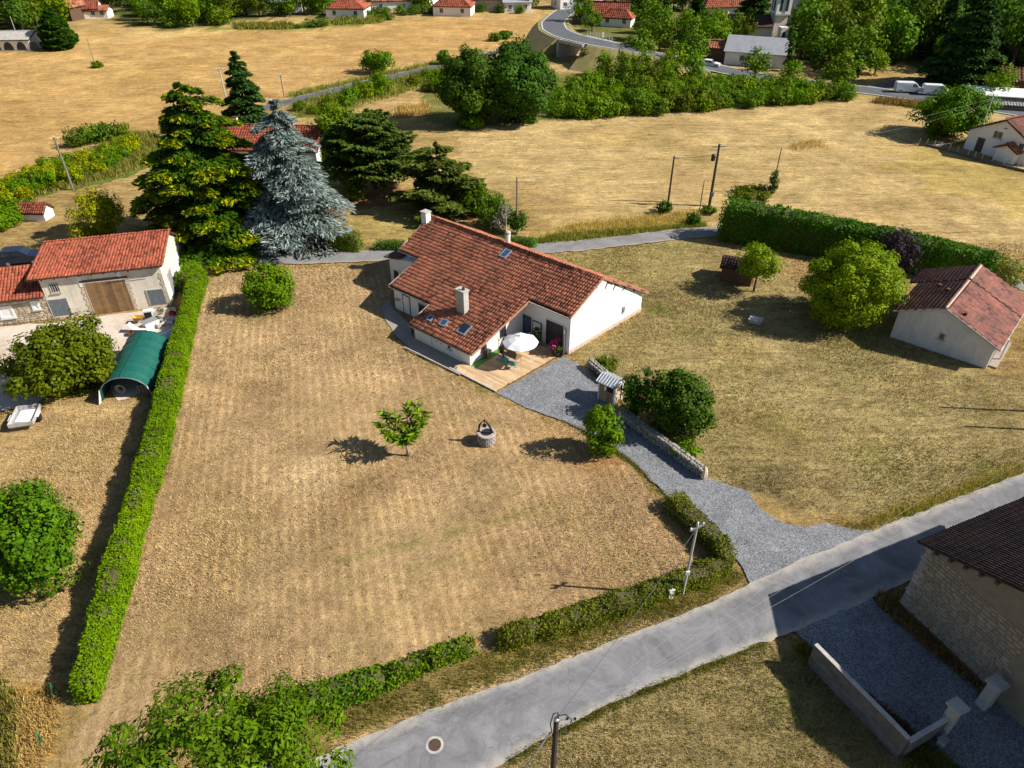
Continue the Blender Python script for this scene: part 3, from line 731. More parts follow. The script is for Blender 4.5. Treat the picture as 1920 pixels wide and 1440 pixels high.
def conifer_mesh(h, R, mat, n_tier=14, per=6, seed=0, strip=0.55, plate=0.5, droop=0.15, low=0.06, power=0.8, tips=0.0, density=1.0, rise=0.1, wid=0.16, jag=0.3):
    """tiered conifer: flat branch plates of needle sprays. returns trunk builder, V, F, v"""
    r_ = np.random.default_rng(seed)
    mb = MB()
    mb.tube([(0, 0, -0.1), (0, 0, h * 0.5), (0, 0, h * 0.98)], [h * 0.022, h * 0.014, 0.03], 7)
    Cs, Ns, As, Ss, vs = [], [], [], [], []
    for i in range(n_tier):
        f = i / (n_tier - 1)
        z = h * (low + (0.95 - low) * f ** 0.93)
        for k in range(max(3, int(per * (1 - 0.35 * f)))):
            th = 2 * math.pi * (k + r_.uniform(-0.4, 0.4)) / max(3, int(per * (1 - 0.35 * f))) + i * 1.1
            Lb = R * ((1 - f) ** power * 0.93 + 0.07) * r_.uniform(1 - jag, 1 + jag * 0.35)
            zz_ = z + r_.uniform(-0.5, 0.5) * h / n_tier
            d = np.array([math.cos(th), math.sin(th), 0]); s = np.array([-d[1], d[0], 0])
            ez = lambda q: zz_ + Lb * (rise * q - droop * q * q)
            mb.tube([(0, 0, zz_), tuple(d * Lb * 0.5) [:2] + (ez(0.5),), tuple(d * Lb * 0.95)[:2] + (ez(0.95),)], [0.012 * h * (1 - f) * 0.5 + 0.02, 0.03, 0.01], 4, False)
            n = int((26 + 75 * Lb) * density)
            q = 0.18 + 0.85 * r_.uniform(0, 1, n) ** 0.7
            w = plate * Lb * (0.35 + 0.65 * np.sin(np.pi * np.clip(q * 0.8 + 0.12, 0, 1)))
            side = r_.uniform(-1, 1, n)
            C = d[None] * (Lb * q)[:, None] + s[None] * (side * w)[:, None]
            C = np.concatenate([C[:, :2], (np.array([ez(x) for x in q]) - np.abs(side) * w * 0.22 + r_.normal(size=n) * 0.09)[:, None]], 1)
            al = d[None] * 0.8 + s[None] * side[:, None] * 1.0 + np.array([0, 0, -0.12]) + r_.normal(size=(n, 3)) * 0.25
            nr = unit(np.array([0, 0, 1.0]) + r_.normal(size=(n, 3)) * 0.35)
            Cs.append(C); Ns.append(nr); As.append(al); Ss.append(strip * r_.uniform(0.6, 1.3, n))
            vs.append(np.clip(0.12 + 0.38 * q + 0.15 * r_.normal(size=n) + tips * (q > 0.86) * (r_.uniform(0, 1, n) < 0.6), 0, 1))
    V, F = cards(np.concatenate(Cs), np.concatenate(Ns), np.concatenate(Ss), wid / strip * 1.6, np.concatenate(As), 0.1)
    return mb, V, F, np.concatenate(vs)

def conifer(name, label, bpx, h, R, mat, seed=0, base=None, bark='bark', group=None, **kw):
    B = G(*bpx) if base is None else np.array(base)
    mb, V, F, v = conifer_mesh(h, R, mat, seed=seed, **kw)
    return tree_obj(name, label, 'tree', B, [('trunk', mb_mesh(mb, 'trunk', M[bark])), ('crown', mesh_np('crown', V, F, mat, v))], group)

def hedge(name, label, path, w, h, mat, leaf=0.16, dens=110, seed=0, group=None, wobble=0.12, top_round=0.25, core='hedge_core', fuzz=0.07, upright=0.0):
    """clipped hedge along a plan path: woody core and a skin of leaves. w, h numbers or per-point lists"""
    r_ = np.random.default_rng(seed)
    C = np.array([p[:2] for p in path], float)
    d = np.r_[0, np.cumsum(np.linalg.norm(np.diff(C, axis=0), axis=1))]
    ws = np.array(w if hasattr(w, '__len__') else [w] * len(C), float); hs = np.array(h if hasattr(h, '__len__') else [h] * len(C), float)
    n = max(3, int(d[-1] / 0.5)); t = np.linspace(0, d[-1], n)
    C = np.stack([np.interp(t, d, C[:, k]) for k in range(2)], -1); W = np.interp(t, d, ws); Hh = np.interp(t, d, hs)
    for _ in range(4):
        R = C.copy(); R[1:-1] = (C[:-2] + 2 * C[1:-1] + C[2:]) / 4; C = R
    T = np.gradient(C, axis=0); T /= np.linalg.norm(T, axis=1)[:, None]; S = np.stack([-T[:, 1], T[:, 0]], -1)
    Wv = W * (1 + wobble * wob(t, t * 0.3, 2.3, seed) ); Hv = Hh * (1 + 0.6 * wobble * wob(t, t * 0.7, 1.7, seed + 3))
    base = np.array([C[n // 2][0], C[n // 2][1], 0.0])
    tr = thing(name, label, 'hedge', base, group)
    # core
    prof = [(-0.40, 0.0), (-0.42, 0.5), (-0.38, 0.85), (-0.2, 0.93), (0.2, 0.93), (0.38, 0.85), (0.42, 0.5), (0.40, 0.0)]
    V = []
    for i in range(n):
        e = 0.75 if i in (0, n - 1) else 1.0
        for (x, z) in prof: V.append((C[i, 0] + S[i, 0] * x * Wv[i] * e, C[i, 1] + S[i, 1] * x * Wv[i] * e, z * Hv[i] * e))
    k = len(prof)
    F = [(i * k + j, i * k + j + 1, (i + 1) * k + j + 1, (i + 1) * k + j) for i in range(n - 1) for j in range(k - 1)] + [tuple(range(k)), tuple(range((n - 1) * k, n * k))[::-1]]
    MB().add(V, F).build('branches', M[core], tr)
    # leaves on the skin
    per = (2 * h if not hasattr(h, '__len__') else 2 * np.mean(h)) + (w if not hasattr(w, '__len__') else np.mean(w))
    m = int(d[-1] * per * dens + 60 * per * dens / 100)
    u = r_.uniform(-0.4 / max(d[-1], 1), 1 + 0.4 / max(d[-1], 1), m); q = np.clip(u, 0, 1) * (n - 1); i0 = np.clip(q.astype(int), 0, n - 2); f = (q - i0)[:, None]
    c = C[i0] * (1 - f) + C[i0 + 1] * f; s = S[i0] * (1 - f) + S[i0 + 1] * f; tt = T[i0]
    wv = Wv[i0]; hv = Hv[i0]
    a = r_.uniform(0, 1, m)                         # position round the section: 0-1 side, top, side
    hh = 1.0 / (2 + wv / hv)
    side_l = a < hh; side_r = a > 1 - hh
    xs = np.where(side_l, -0.5, np.where(side_r, 0.5, (a - hh) / (1 - 2 * hh + 1e-6) - 0.5)); zs = np.where(side_l, a / hh, np.where(side_r, (1 - a) / hh, 1.0))
    cut = np.clip((zs - (1 - top_round)) / top_round, 0, 1) * np.clip((np.abs(xs) - 0.5 + top_round) / top_round, 0, 1)
    xs = xs * (1 - 0.22 * cut); zs = zs * (1 - 0.10 * cut) 
    over = np.where(u < 0, u, np.where(u > 1, u - 1, 0)) * d[-1]
    xs = xs * np.where(over != 0, np.sqrt(r_.uniform(0, 1, m)) , 1); zs = np.where(over != 0, zs * r_.uniform(0.3, 1, m), zs)
    P = np.concatenate([c + s * (xs * wv)[:, None] + tt * over[:, None], (zs * hv)[:, None]], 1) + r_.normal(size=(m, 3)) * fuzz
    P[:, 2] = np.maximum(P[:, 2], 0.03)
    nr = np.concatenate([s * (np.where(side_l, -1.0, np.where(side_r, 1.0, 0)))[:, None] + tt * np.sign(over)[:, None], (np.where(side_l | side_r, 0.25, 1.0))[:, None]], 1)
    al = r_.normal(size=(m, 3)) + np.array([0, 0, upright])
    nr = unit(nr + r_.normal(size=(m, 3)) * 0.55)
    thin = (wob(t, t * 0.4, 5.0, seed + 11)[i0] > 0.48) & ~side_l & ~side_r & (r_.uniform(0, 1, m) < 0.6)
    thin |= (wob(t, t * 0.9, 1.6, seed + 13)[i0] > 0.75) & (r_.uniform(0, 1, m) < 0.5)
    P, nr, al, i0, m = P[~thin], nr[~thin], al[~thin], i0[~thin], int((~thin).sum())
    V, F = cards(P - base, nr, leaf * r_.uniform(0.7, 1.4, m), 0.6, al)
    bri = 0.5 + 0.35 * wob(t, t * 0.2, 4.0, seed + 7)[i0]
    put(bpy.data.objects.new('leaves', mesh_np('leaves', V, F, mat, np.clip(bri * 0.5 + r_.beta(2, 2, m) * 0.6, 0, 1))), tr)
    return tr

def tuft_mesh(name, n, r, h, mat, seed=0, w=0.05, lean=0.45):
    """tall grass or a strap-leaved clump"""
    r_ = np.random.default_rng(seed)
    p = r_.normal(size=(n, 2)) * r * 0.5; th = r_.uniform(0, 6.28, n); ln = r_.uniform(0.1, 1, n) * lean * h
    hh = h * r_.uniform(0.55, 1.1, n)
    d = np.stack([np.cos(th), np.sin(th)], -1) * 0.6 + unit(p) * 0.6
    s = np.stack([-d[:, 1], d[:, 0]], -1) * w * 0.5
    z0 = np.zeros((n, 1))
    b0 = np.concatenate([p - s, z0], 1); b1 = np.concatenate([p + s, z0], 1)
    m0 = np.concatenate([p + s * 0.9 + d * (ln * 0.35)[:, None], (hh * 0.65)[:, None]], 1)
    t0 = np.concatenate([p + d * ln[:, None], (hh)[:, None]], 1)
    V = np.stack([b0, b1, m0, t0], 1).reshape(-1, 3); F = np.arange(n * 4).reshape(n, 4)
    return mesh_np(name, V, F, mat, r_.uniform(0, 1, n))

LM = dict(
    green=leaf_mat('leaf_green', (0.036, 0.076, 0.011), (0.100, 0.180, 0.020), tip=(0.155, 0.25, 0.032)),
    deep=leaf_mat('leaf_deep_green', (0.026, 0.055, 0.010), (0.070, 0.130, 0.019), tip=(0.11, 0.17, 0.025)),
    olive=leaf_mat('leaf_olive', (0.045, 0.072, 0.010), (0.12, 0.16, 0.018), tip=(0.19, 0.20, 0.03)),
    sun=leaf_mat('leaf_sunny', (0.085, 0.145, 0.010), (0.21, 0.29, 0.016), tip=(0.32, 0.38, 0.03)),
    lime=leaf_mat('leaf_lime', (0.12, 0.155, 0.010), (0.30, 0.33, 0.018), tip=(0.40, 0.41, 0.035)),
    fresh=leaf_mat('leaf_fresh', (0.050, 0.095, 0.011), (0.135, 0.225, 0.021), tip=(0.22, 0.31, 0.04)),
    hedge=leaf_mat('leaf_hedge_bright', (0.050, 0.115, 0.010), (0.135, 0.25, 0.020), tip=(0.22, 0.31, 0.03)),
    hedge_mid=leaf_mat('leaf_hedge_mixed', (0.045, 0.095, 0.012), (0.13, 0.21, 0.024), tip=(0.22, 0.20, 0.035)),
    hedge_red=leaf_mat('leaf_hedge_russet', (0.06, 0.075, 0.012), (0.15, 0.17, 0.025), tip=(0.28, 0.15, 0.04)),
    hedge_dark=leaf_mat('leaf_hedge_dark', (0.026, 0.075, 0.011), (0.075, 0.180, 0.021)),
    purple=leaf_mat('leaf_purple', (0.022, 0.014, 0.018), (0.060, 0.040, 0.050), 0.15),
    cedar=leaf_mat('needle_gold', (0.022, 0.055, 0.010), (0.065, 0.130, 0.015), 0.15, tip=(0.30, 0.31, 0.025)),
    blue=leaf_mat('needle_blue', (0.095, 0.125, 0.118), (0.245, 0.295, 0.278), 0.1, tip=(0.38, 0.43, 0.41)),
    spruce=leaf_mat('needle_spruce', (0.024, 0.055, 0.016), (0.070, 0.135, 0.034), 0.15),
    pine=leaf_mat('needle_pine', (0.036, 0.062, 0.014), (0.11, 0.15, 0.030), 0.15, tip=(0.20, 0.18, 0.06)),
    straw=leaf_mat('straw', (0.42, 0.29, 0.12), (0.66, 0.50, 0.24), 0.25),
    rough=leaf_mat('rough_grass', (0.10, 0.12, 0.03), (0.30, 0.28, 0.08), 0.25),
    brown=leaf_mat('dry_weeds', (0.20, 0.13, 0.06), (0.36, 0.25, 0.12), 0.2),
    pink=leaf_mat('pink_flowers', (0.42, 0.05, 0.16), (0.75, 0.16, 0.34), 0.2),
    far=leaf_mat('leaf_far_wood', (0.055, 0.100, 0.014), (0.145, 0.225, 0.028), 0.32, tip=(0.20, 0.27, 0.04)),
    far_fresh=leaf_mat('leaf_far_bright', (0.070, 0.120, 0.014), (0.175, 0.27, 0.028), 0.32, tip=(0.25, 0.33, 0.05)),
    far_deep=leaf_mat('leaf_far_dark', (0.040, 0.078, 0.014), (0.105, 0.17, 0.028), 0.32),
    grey=leaf_mat('leaf_grey', (0.12, 0.12, 0.09), (0.28, 0.27, 0.22), 0.2),
)
M['hedge_core'] = surf('hedge_twigs', (0.10, 0.075, 0.035), (0.06, 0.055, 0.022), 5)
# ------------------------------------------------------------------ building helpers
def vec(*a): return np.array(a, float)

def plane_hit(x, y, p0, n):
    d = ray(x, y)
    return _c + d * (np.dot(p0 - _c, n) / np.dot(d, n))

ZU_ = np.array([0, 0, 1.0])
def tiles(name, parent, poly, e, t, mat, col=0.30, row=0.5, hgt=0.075, lip=0.06, lift=0.03, seed=0, ragged=0.02, flat=False):
    """rows of overlapping clay tiles over a roof plane; poly = corner points on it, e along the eave, t up the slope"""
    r_ = np.random.default_rng(seed)
    nrm = np.zeros(3)                                       # the true plane of the roof from its corners
    for i in range(len(poly)): nrm += np.cross(vec(*poly[i]), vec(*poly[(i + 1) % len(poly)]))
    nrm = unit(nrm); nrm = nrm if nrm[2] > 0 else -nrm
    t = unit(ZU_ - nrm * nrm[2]); e = np.cross(t, nrm)
    o = vec(*poly[0]); S = [(np.dot(vec(*p) - o, e), np.dot(vec(*p) - o, t)) for p in poly]
    s0, s1 = min(p[0] for p in S), max(p[0] for p in S); t0, t1 = min(p[1] for p in S), max(p[1] for p in S)
    ss, tt = np.meshgrid(np.arange(s0 + col / 2, s1, col), np.arange(t0 + row / 2, t1 + row * 0.4, row))
    if flat: ss = ss + (np.arange(len(ss)) % 2)[:, None] * col * 0.5
    ss, tt = ss.ravel(), tt.ravel()
    k = inpoly(ss, np.minimum(tt, t1 - 0.05), S)
    ss, tt = ss[k], tt[k]; n = len(ss)
    sag = 0.018 * wob(ss, tt, 5.0, seed) + 0.012 * wob(ss, tt, 2.1, seed + 2)
    prof = [(-0.5, 0.0), (-0.28, 0.8), (0.0, 1.0), (0.28, 0.8), (0.5, 0.0)] if not flat else [(-0.47, 0.15), (0.0, 0.2), (0.47, 0.15)]
    m = len(prof)
    js = r_.normal(size=n) * ragged; jt = r_.normal(size=n) * ragged; jl = lip * r_.uniform(0.7, 1.3, n)
    V = []
    for (dt, hz, kind) in ((-0.5, 0, 'drop'), (-0.5, 1, 'low'), (0.62, 1, 'high')):
        for (ds, h) in prof:
            z = lift + sag + (h * hgt if kind != 'drop' else h * hgt * 0.2) + (jl if kind != 'high' else 0) - (jl if kind == 'drop' else 0)
            V.append(o + e * (ss + ds * col + js)[:, None] + t * (tt + dt * row + jt)[:, None] + nrm * z[:, None] if hasattr(z, '__len__') else None)
    V = np.stack(V, 1)                         # n, 3m, 3
    q = []
    for L in (0, 1):
        for i in range(m - 1): q.append((L * m + i, L * m + i + 1, (L + 1) * m + i + 1, (L + 1) * m + i))
    F = (np.arange(n)[:, None, None] * (3 * m) + np.array(q)[None]).reshape(-1, 4)
    v = np.repeat(np.clip(0.5 + 0.22 * r_.normal(size=n) + 0.25 * wob(ss, tt, 3.0, seed + 5), 0, 1), len(q))
    me = mesh_np(name, V.reshape(-1, 3) - ORG[parent.name], F, mat, v)
    return tag(put(bpy.data.objects.new(name, me), parent), kind='stuff')

def window(parent, c, along, out, w, h, frame='white', pane='glass', sill=True, bars=1, shut=None, f=0.07):
    """framed window on a wall: c = centre of its lower edge on the wall face"""
    c, a, o = vec(*c), unit(vec(*along)), unit(vec(*out)); z = vec(0, 0, 1)
    mb = MB(); d = 0.07
    for (p, A, B) in ((c - a * w / 2, a * f, z * h), (c + a * (w / 2 - f), a * f, z * h), (c - a * (w / 2 - f) , a * (w - 2 * f), z * f), (c - a * (w / 2 - f) + z * (h - f), a * (w - 2 * f), z * f)):
        mb.obox(p - o * 0.03, A, B, o * (d + 0.03))
    for b in range(bars):
        x = -w / 2 + w * (b + 1) / (bars + 1)
        mb.obox(c + a * (x - f * 0.3) + z * f - o * 0.03, a * f * 0.6, z * (h - 2 * f), o * (d * 0.8 + 0.03))
    wn_ = mb.build('window', M[frame], parent)
    MB().obox(c - a * (w / 2 - f) + z * f - o * 0.02, a * (w - 2 * f), z * (h - 2 * f), o * 0.04).build('pane', M[pane], wn_)
    if sill: MB().obox(c - a * (w / 2 + 0.08) - z * 0.08 - o * 0.02, a * (w + 0.16), z * 0.075, o * 0.17).build('sill', M['concrete'], wn_)
    return wn_

def board_door(parent, c, along, out, w, h, n, mat, name='door', seed=0, ledges=True, thick=0.05, frame=None):
    """door or shutter of vertical boards, each board its own piece"""
    c, a, o = vec(*c), unit(vec(*along)), unit(vec(*out)); z = vec(0, 0, 1); r_ = random.Random(seed)
    fr = MB(); f = 0.09
    for (p, A, B) in ((c - a * (w / 2 + f), a * f, z * (h + f)), (c + a * w / 2, a * f, z * (h + f)), (c - a * w / 2 + z * h, a * w, z * f)):
        fr.obox(p - o * 0.03, A, B, o * 0.10)
    d = fr.build(name, M[frame or 'wood_dark'], parent)
    bw = w / n
    for i in range(n):
        mb = MB().obox(c - a * (w / 2 - i * bw - 0.006) - o * 0.02, a * (bw - 0.012), z * (h - 0.01 - 0.03 * r_.random()), o * (thick + 0.012 * r_.random() + 0.02))
        mb.build('board', M[mat], d, v=[r_.uniform(0.25, 0.95)] * 6)
    return d

STONES = {}
def stone_meshes(key, mat):
    if key in STONES: return STONES[key]
    out = []
    r_ = random.Random(hash(key) % 1000 + 3)
    for k in range(8):
        # a squarish rock: box with cut corners, 8-sided outline, domed face
        n = 8; V = []
        rad = [(0.5 + r_.uniform(-0.04, 0.03)) * (1.18 if i % 2 else 1.0) for i in range(n)]
        for (z, s) in ((-0.5, 0.9), (0.25, 1.0), (0.5, 0.72)):
            for i in range(n):
                t = 2 * math.pi * (i + 0.5 * 0) / n + 0.1 * r_.random()
                V.append((rad[i] * s * math.cos(t) , rad[i] * s * math.sin(t), z + r_.uniform(-0.05, 0.05)))
        F = [(L * n + i, L * n + (i + 1) % n, (L + 1) * n + (i + 1) % n, (L + 1) * n + i) for L in range(2) for i in range(n)] + [tuple(range(2 * n, 3 * n))]
        me = bpy.data.meshes.new('stone'); me.from_pydata(V, [], F); me.materials.append(mat)
        a = me.attributes.new('v', 'FLOAT', 'FACE'); a.data.foreach_set('value', [r_.uniform(0.2, 1.0)] * len(F))
        out.append(me)
    STONES[key] = out
    return out

def lay_stones(parent, o, a, up, out, length, height, w, h, key, mat, keep=None, seed=0, proud=0.10, limit=300, jitter=0.18):
    """courses of uneven stones on a wall face; keep(s, z) says where stone shows"""
    r_ = random.Random(seed); ms = stone_meshes(key, M[mat])
    o, a, up, out = vec(*o), unit(vec(*a)), unit(vec(*up)), unit(vec(*out))
    z = 0.0; cnt = 0
    while z < height and cnt < limit:
        ch = h * r_.uniform(0.75, 1.3); s = -w * r_.random()
        while s < length and cnt < limit:
            cw = w * r_.uniform(0.6, 1.5)
            cs, cz = s + cw / 2, z + ch / 2
            if 0 <= cs <= length and (keep is None or keep(cs, cz)):
                ob = bpy.data.objects.new('stone', r_.choice(ms)); COL.objects.link(ob); ob.parent = parent; ORG[ob.name] = ORG[parent.name]
                rot = Matrix((tuple(a), tuple(up), tuple(out))).transposed().to_4x4()
                p = o + a * cs + up * cz - ORG[parent.name] + out * (proud * 0.1 * r_.random())
                ob.matrix_basis = Matrix.Translation(Vector(tuple(p))) @ rot @ Matrix.Rotation(r_.uniform(-jitter, jitter), 4, 'Z') @ Matrix.Diagonal((cw * 0.93, ch * 0.93, proud * 2, 1))
                cnt += 1
            s += cw
        z += ch
    return cnt

# ------------------------------------------------------------------ main house
HB = G(880, 687); _th = math.radians(-40.5)
HU = vec(math.cos(_th), math.sin(_th), 0); HG = vec(-HU[1], HU[0], 0); ZU = vec(0, 0, 1)
def W(u, v, z=0.0): return HB + HU * u + HG * v + ZU * z
def roof_z(v): return 1.5 + 0.36 * (v + 0.17)
def rz_back(u, v): return 6.0 - (v - 12.2) * 0.565
def HL(x, y, z=0):
    q = G(x, y, z) - HB
    return np.dot(q, HU), np.dot(q, HG)

house = thing('farmhouse', 'long white house with stepped clay tile roof in the middle of the lawns', 'house', HB)
def wall_prism(name, pts, tops, mat='plaster'):
    return MB().prism([W(*p) for p in pts], -0.1, tops).build(name, M[mat], house)
c_ = -0.10
wall_prism('wall', [(-7.25, 0.12), (0.0, 0.12), (0.0, 7.55), (-7.25, 7.55)], [roof_z(0.12) + c_, roof_z(0.12) + c_, roof_z(7.55) + c_, roof_z(7.55) + c_])
wall_prism('wall', [(-13.1, 2.9), (-7.254, 2.9), (-7.254, 7.55), (-13.1, 7.55)], [roof_z(2.9) + c_] * 2 + [roof_z(7.55) + c_] * 2)
# main block with gables
def gable(name, u0, u1, pts):
    """block between u0 and u1 with a gable section pts=[(v, z)]"""
    A = [W(u0 if not hasattr(u0, '__len__') else u0[i], v, z) for i, (v, z) in enumerate(pts)]
    B = [W(u1 if not hasattr(u1, '__len__') else u1[i], v, z) for i, (v, z) in enumerate(pts)]
    n = len(pts)
    return MB().add(A + B, [tuple(range(n)), tuple(range(n, 2 * n))[::-1]] + [(i, n + i, n + (i + 1) % n, (i + 1) % n) for i in range(n)]).build(name, M['plaster'], house)
sec = [(7.556, -0.1), (7.556, roof_z(7.556) + c_), (12.2, 5.86), (18.8, 2.05), (18.8, -0.1)]
gable('wall', [-16.0] * 5, [5.5, 5.5, 5.6, 6.25, 6.25], sec)
# annex at the left end
wall_prism('annex_wall', [(-17.9, 6.6), (-13.15, 6.6), (-13.15, 7.55), (-16.004, 7.55), (-16.004, 9.5), (-17.9, 9.5)], [2.75, 3.6, 3.7, 3.2, 3.2, 2.95])
MB().slab([W(-18.3, 6.2, 2.85), W(-16.2, 6.2, 3.22), W(-16.2, 9.8, 3.35), W(-18.3, 9.8, 2.98)], (0, 0, 0.14)).build('annex_roof', M['wood_dark'], house)

# front roof slope
fs = [(-16.4, 6.85), (-13.32, 6.85), (-13.45, 2.65), (-7.55, 2.65), (-7.68, -0.13), (0.42, -0.15), (1.05, 7.2), (5.8, 7.1), (5.6, 12.25), (-17.0, 12.15)]
fp = [W(u, v, roof_z(v)) for u, v in fs]
tdir = HG + ZU * 0.36
roof = MB().slab([p - ZU * 0.10 for p in fp], (0, 0, 0.09)).build('roof', M['roof_under'], house)
tiles('roof_tiles', roof, fp, HU, tdir, M['tile'], 0.28, 0.44, 0.085, 0.07, seed=1)
bs = [(-17.0, 12.2), (5.65, 12.25), (6.65, 19.3), (-17.0, 19.3)]
bp = [W(u, v, rz_back(u, v)) for u, v in bs]
rb_ = MB().slab([p - ZU * 0.10 for p in bp], (0, 0, 0.09)).build('roof', M['roof_under'], house)
tiles('roof_tiles', rb_, bp, HU, -HG + ZU * 0.565, M['tile'], 0.31, 0.5, 0.09, 0.06, seed=2)
# ridge tiles
n_r = 56
for i in range(n_r):
    a0, a1 = -17.0 + 22.65 * i / n_r, -17.0 + 22.65 * (i + 1.12) / n_r
    z = roof_z(12.2) + 0.05 + 0.02 * math.sin(i * 1.7)
    MB().tube([W(a0, 12.2, z), W(a1, 12.2, z + 0.02)], [0.15, 0.13], 7).build('ridge_tile', M['tile'], house, v=[random.uniform(0.2, 0.9)] * 9)
# barge boards and eaves
def board(name, p, q, w=0.05, h=0.17, mat='wood_dark', par=None):
    p, q = vec(*p), vec(*q); d = unit(q - p); s = unit(np.cross(d, ZU))
    MB().obox(p - s * w / 2 - ZU * h, q - p, s * w, ZU * h).build(name, M[mat], par or house)
M['barge_pale'] = surf('pale_barge', (0.58, 0.46, 0.36), None, 4)
M['barge_red'] = surf('terracotta_barge', (0.42, 0.22, 0.14), (0.30, 0.15, 0.10), 3)
for (a_, b_, mt) in (((-16.45, 6.75), (-17.05, 12.15), 'barge_pale'), ((-13.5, 2.6), (-13.37, 6.8), 'barge_pale'), ((-7.73, -0.18), (-7.6, 2.6), 'barge_pale'), ((0.5, -0.2), (1.12, 7.15), 'barge_red'), ((5.86, 7.05), (5.66, 12.2), 'barge_red')):
    board('barge_board', W(*a_, roof_z(a_[1]) + 0.08), W(*b_, roof_z(b_[1]) + 0.08), 0.07, 0.24, mt)
board('barge_board', W(5.7, 12.3, 6.03), W(6.7, 19.3, rz_back(0, 19.3) + 0.06), 0.07, 0.2, 'barge_red')
for (u0, u1, v) in ((-13.4, -7.6, 2.62), (-7.6, 0.4, -0.17), (1.15, 5.75, 7.06), (-16.35, -13.4, 6.82)):
    z = roof_z(v) - 0.06
    MB().tube([W(u0, v - 0.05, z), W(u1, v - 0.05, z)], 0.06, 6).build('gutter', M['barge_pale'], house)
MB().tube([W(5.62, 7.42, 3.95), W(5.62, 7.42, 0.05)], 0.05, 6).build('downpipe', M['concrete'], house)
for v in (13.0, 14.2, 15.6, 17.2):                                     # purlin ends under the back verge
    MB().obox(W(5.5, v - 0.08, rz_back(0, v) - 0.36), HU * 0.75, HG * 0.16, ZU * 0.2).build('purlin_end', M['wood_dark'], house)
for v in (8.3, 9.8, 11.3):
    MB().obox(W(5.3, v - 0.06, roof_z(v) - 0.32), HU * 0.40, HG * 0.12, ZU * 0.16).build('purlin_end', M['wood_dark'], house)
for v in (1.0, 2.6, 4.3, 6.0):
    MB().obox(W(-0.05, v - 0.07, roof_z(v) - 0.34), HU * 0.6, HG * 0.14, ZU * 0.2).build('purlin_end', M['wood_dark'], house)
for u in (1.9, 2.8, 3.7, 4.6):
    MB().obox(W(u, 7.15, roof_z(7.2) - 0.28), HU * 0.12, HG * 0.4, ZU * 0.14).build('rafter_end', M['wood_dark'], house)

def chimney(u, v, z0, h, a, b, mat, pot=True):
    ch = MB().obox(W(u - a / 2, v - b / 2, z0), HU * a, HG * b, ZU * h).build('chimney', M[mat], house)
    MB().obox(W(u - a / 2 - 0.08, v - b / 2 - 0.08, z0 + h), HU * (a + 0.16), HG * (b + 0.16), ZU * 0.10).build('cap', M['concrete'], ch)
    if pot:
        MB().lathe(W(u + a * 0.2, v, z0 + h + 0.10), [(0.13, 0), (0.15, 0.05), (0.11, 0.28), (0.13, 0.32)], 10).build('flue_pot', M['rust'], ch)
    return ch
chimney(-3.85, 3.35, 2.3, 2.75, 1.0, 0.65, 'concrete')
chimney(-16.75, 11.3, 4.8, 2.0, 0.75, 0.7, 'plaster', False)
ck = MB().lathe(W(-6.2, 12.55, 5.4), [(0.24, 0), (0.24, 1.25), (0.28, 1.27), (0.28, 1.33), (0.2, 1.36)], 10).build('chimney', M['plaster'], house)
MB().lathe(W(-6.2, 12.55, 6.76), [(0.20, 0), (0.30, 0.12), (0.30, 0.32), (0.2, 0.42)], 10).build('flue_pot', M['concrete'], ck)

def skylight(u, v, w, h, pane, open_=0.0):
    td, nn = unit(tdir), unit(np.cross(HU, tdir))
    o = W(u, v, roof_z(v)) + nn * 0.10 - HU * w / 2 - td * h / 2
    mb = MB(); f = 0.10
    for (p, A, B) in ((o, HU * f, td * h), (o + HU * (w - f), HU * f, td * h), (o + HU * f, HU * (w - 2 * f), td * f), (o + HU * f + td * (h - f), HU * (w - 2 * f), td * f)):
        mb.obox(p, A, B, nn * 0.13)
    sk = mb.build('roof_window', M['zinc'], house)
    n2 = unit(nn * math.cos(open_) - td * math.sin(open_)); t2 = unit(td * math.cos(open_) + nn * math.sin(open_))
    MB().obox(o + HU * f + nn * 0.05 + td * f, HU * (w - 2 * f), t2 * (h - 2 * f), n2 * 0.05).build('pane', M[pane], sk)
skylight(-5.1, 10.95, 0.85, 1.15, 'glass_blue')
skylight(-2.1, 1.75, 1.0, 1.25, 'glass', 0.18)
skylight(-4.45, 1.45, 0.75, 0.8, 'glass_blue', 0.1)
skylight(-6.1, 1.30, 0.6, 0.7, 'glass_blue')

# openings
mg = -HG
board_door(house, W(-1.55, 0.12), HU, mg, 0.85, 1.32, 4, 'white', seed=3, frame='white')
window(house, W(-2.55, 0.12, 0.75), HU, mg, 0.5, 0.45, 'white', 'glass', True, 0)
for u in (-3.6, -4.2): MB().lathe(W(u, 0.05, 0.9), [(0.07, 0), (0.07, 0.03)], 8).build('vent', M['grey'], house)
MB().tube([W(-4.9, 0.06, 1.3), W(-4.9, 0.06, 0.0)], 0.04, 6).build('downpipe', M['white'], house)
board_door(house, W(-11.3, 2.9), HU, mg, 0.9, 2.0, 4, 'white', 'door', seed=4, frame='blue_grey')
board_door(house, W(-8.9, 2.9), HU, mg, 1.2, 2.0, 2, 'glass', 'door', seed=5, frame='white')
MB().lathe(W(-12.5, 2.85, 1.25) , [(0.4, 0), (0.4, 0.02)], 14).build('wall_disc', M['barge_pale'], house)
board_door(house, W(-16.9, 6.6), HU, mg, 0.8, 1.6, 2, 'dark', 'door', seed=6, frame='white')
board_door(house, W(3.85, 7.55), HU, mg, 2.0, 2.7, 2, 'dark', 'garage_door', seed=7, frame='white', thick=0.06)
lf = MB().obox(W(4.98, 7.5, 0.05), unit(HU * 0.55 - HG * 0.83) * 0.95, unit(HU * 0.83 + HG * 0.55) * 0.06, ZU * 2.5).build('open_leaf', M['grey'], house)
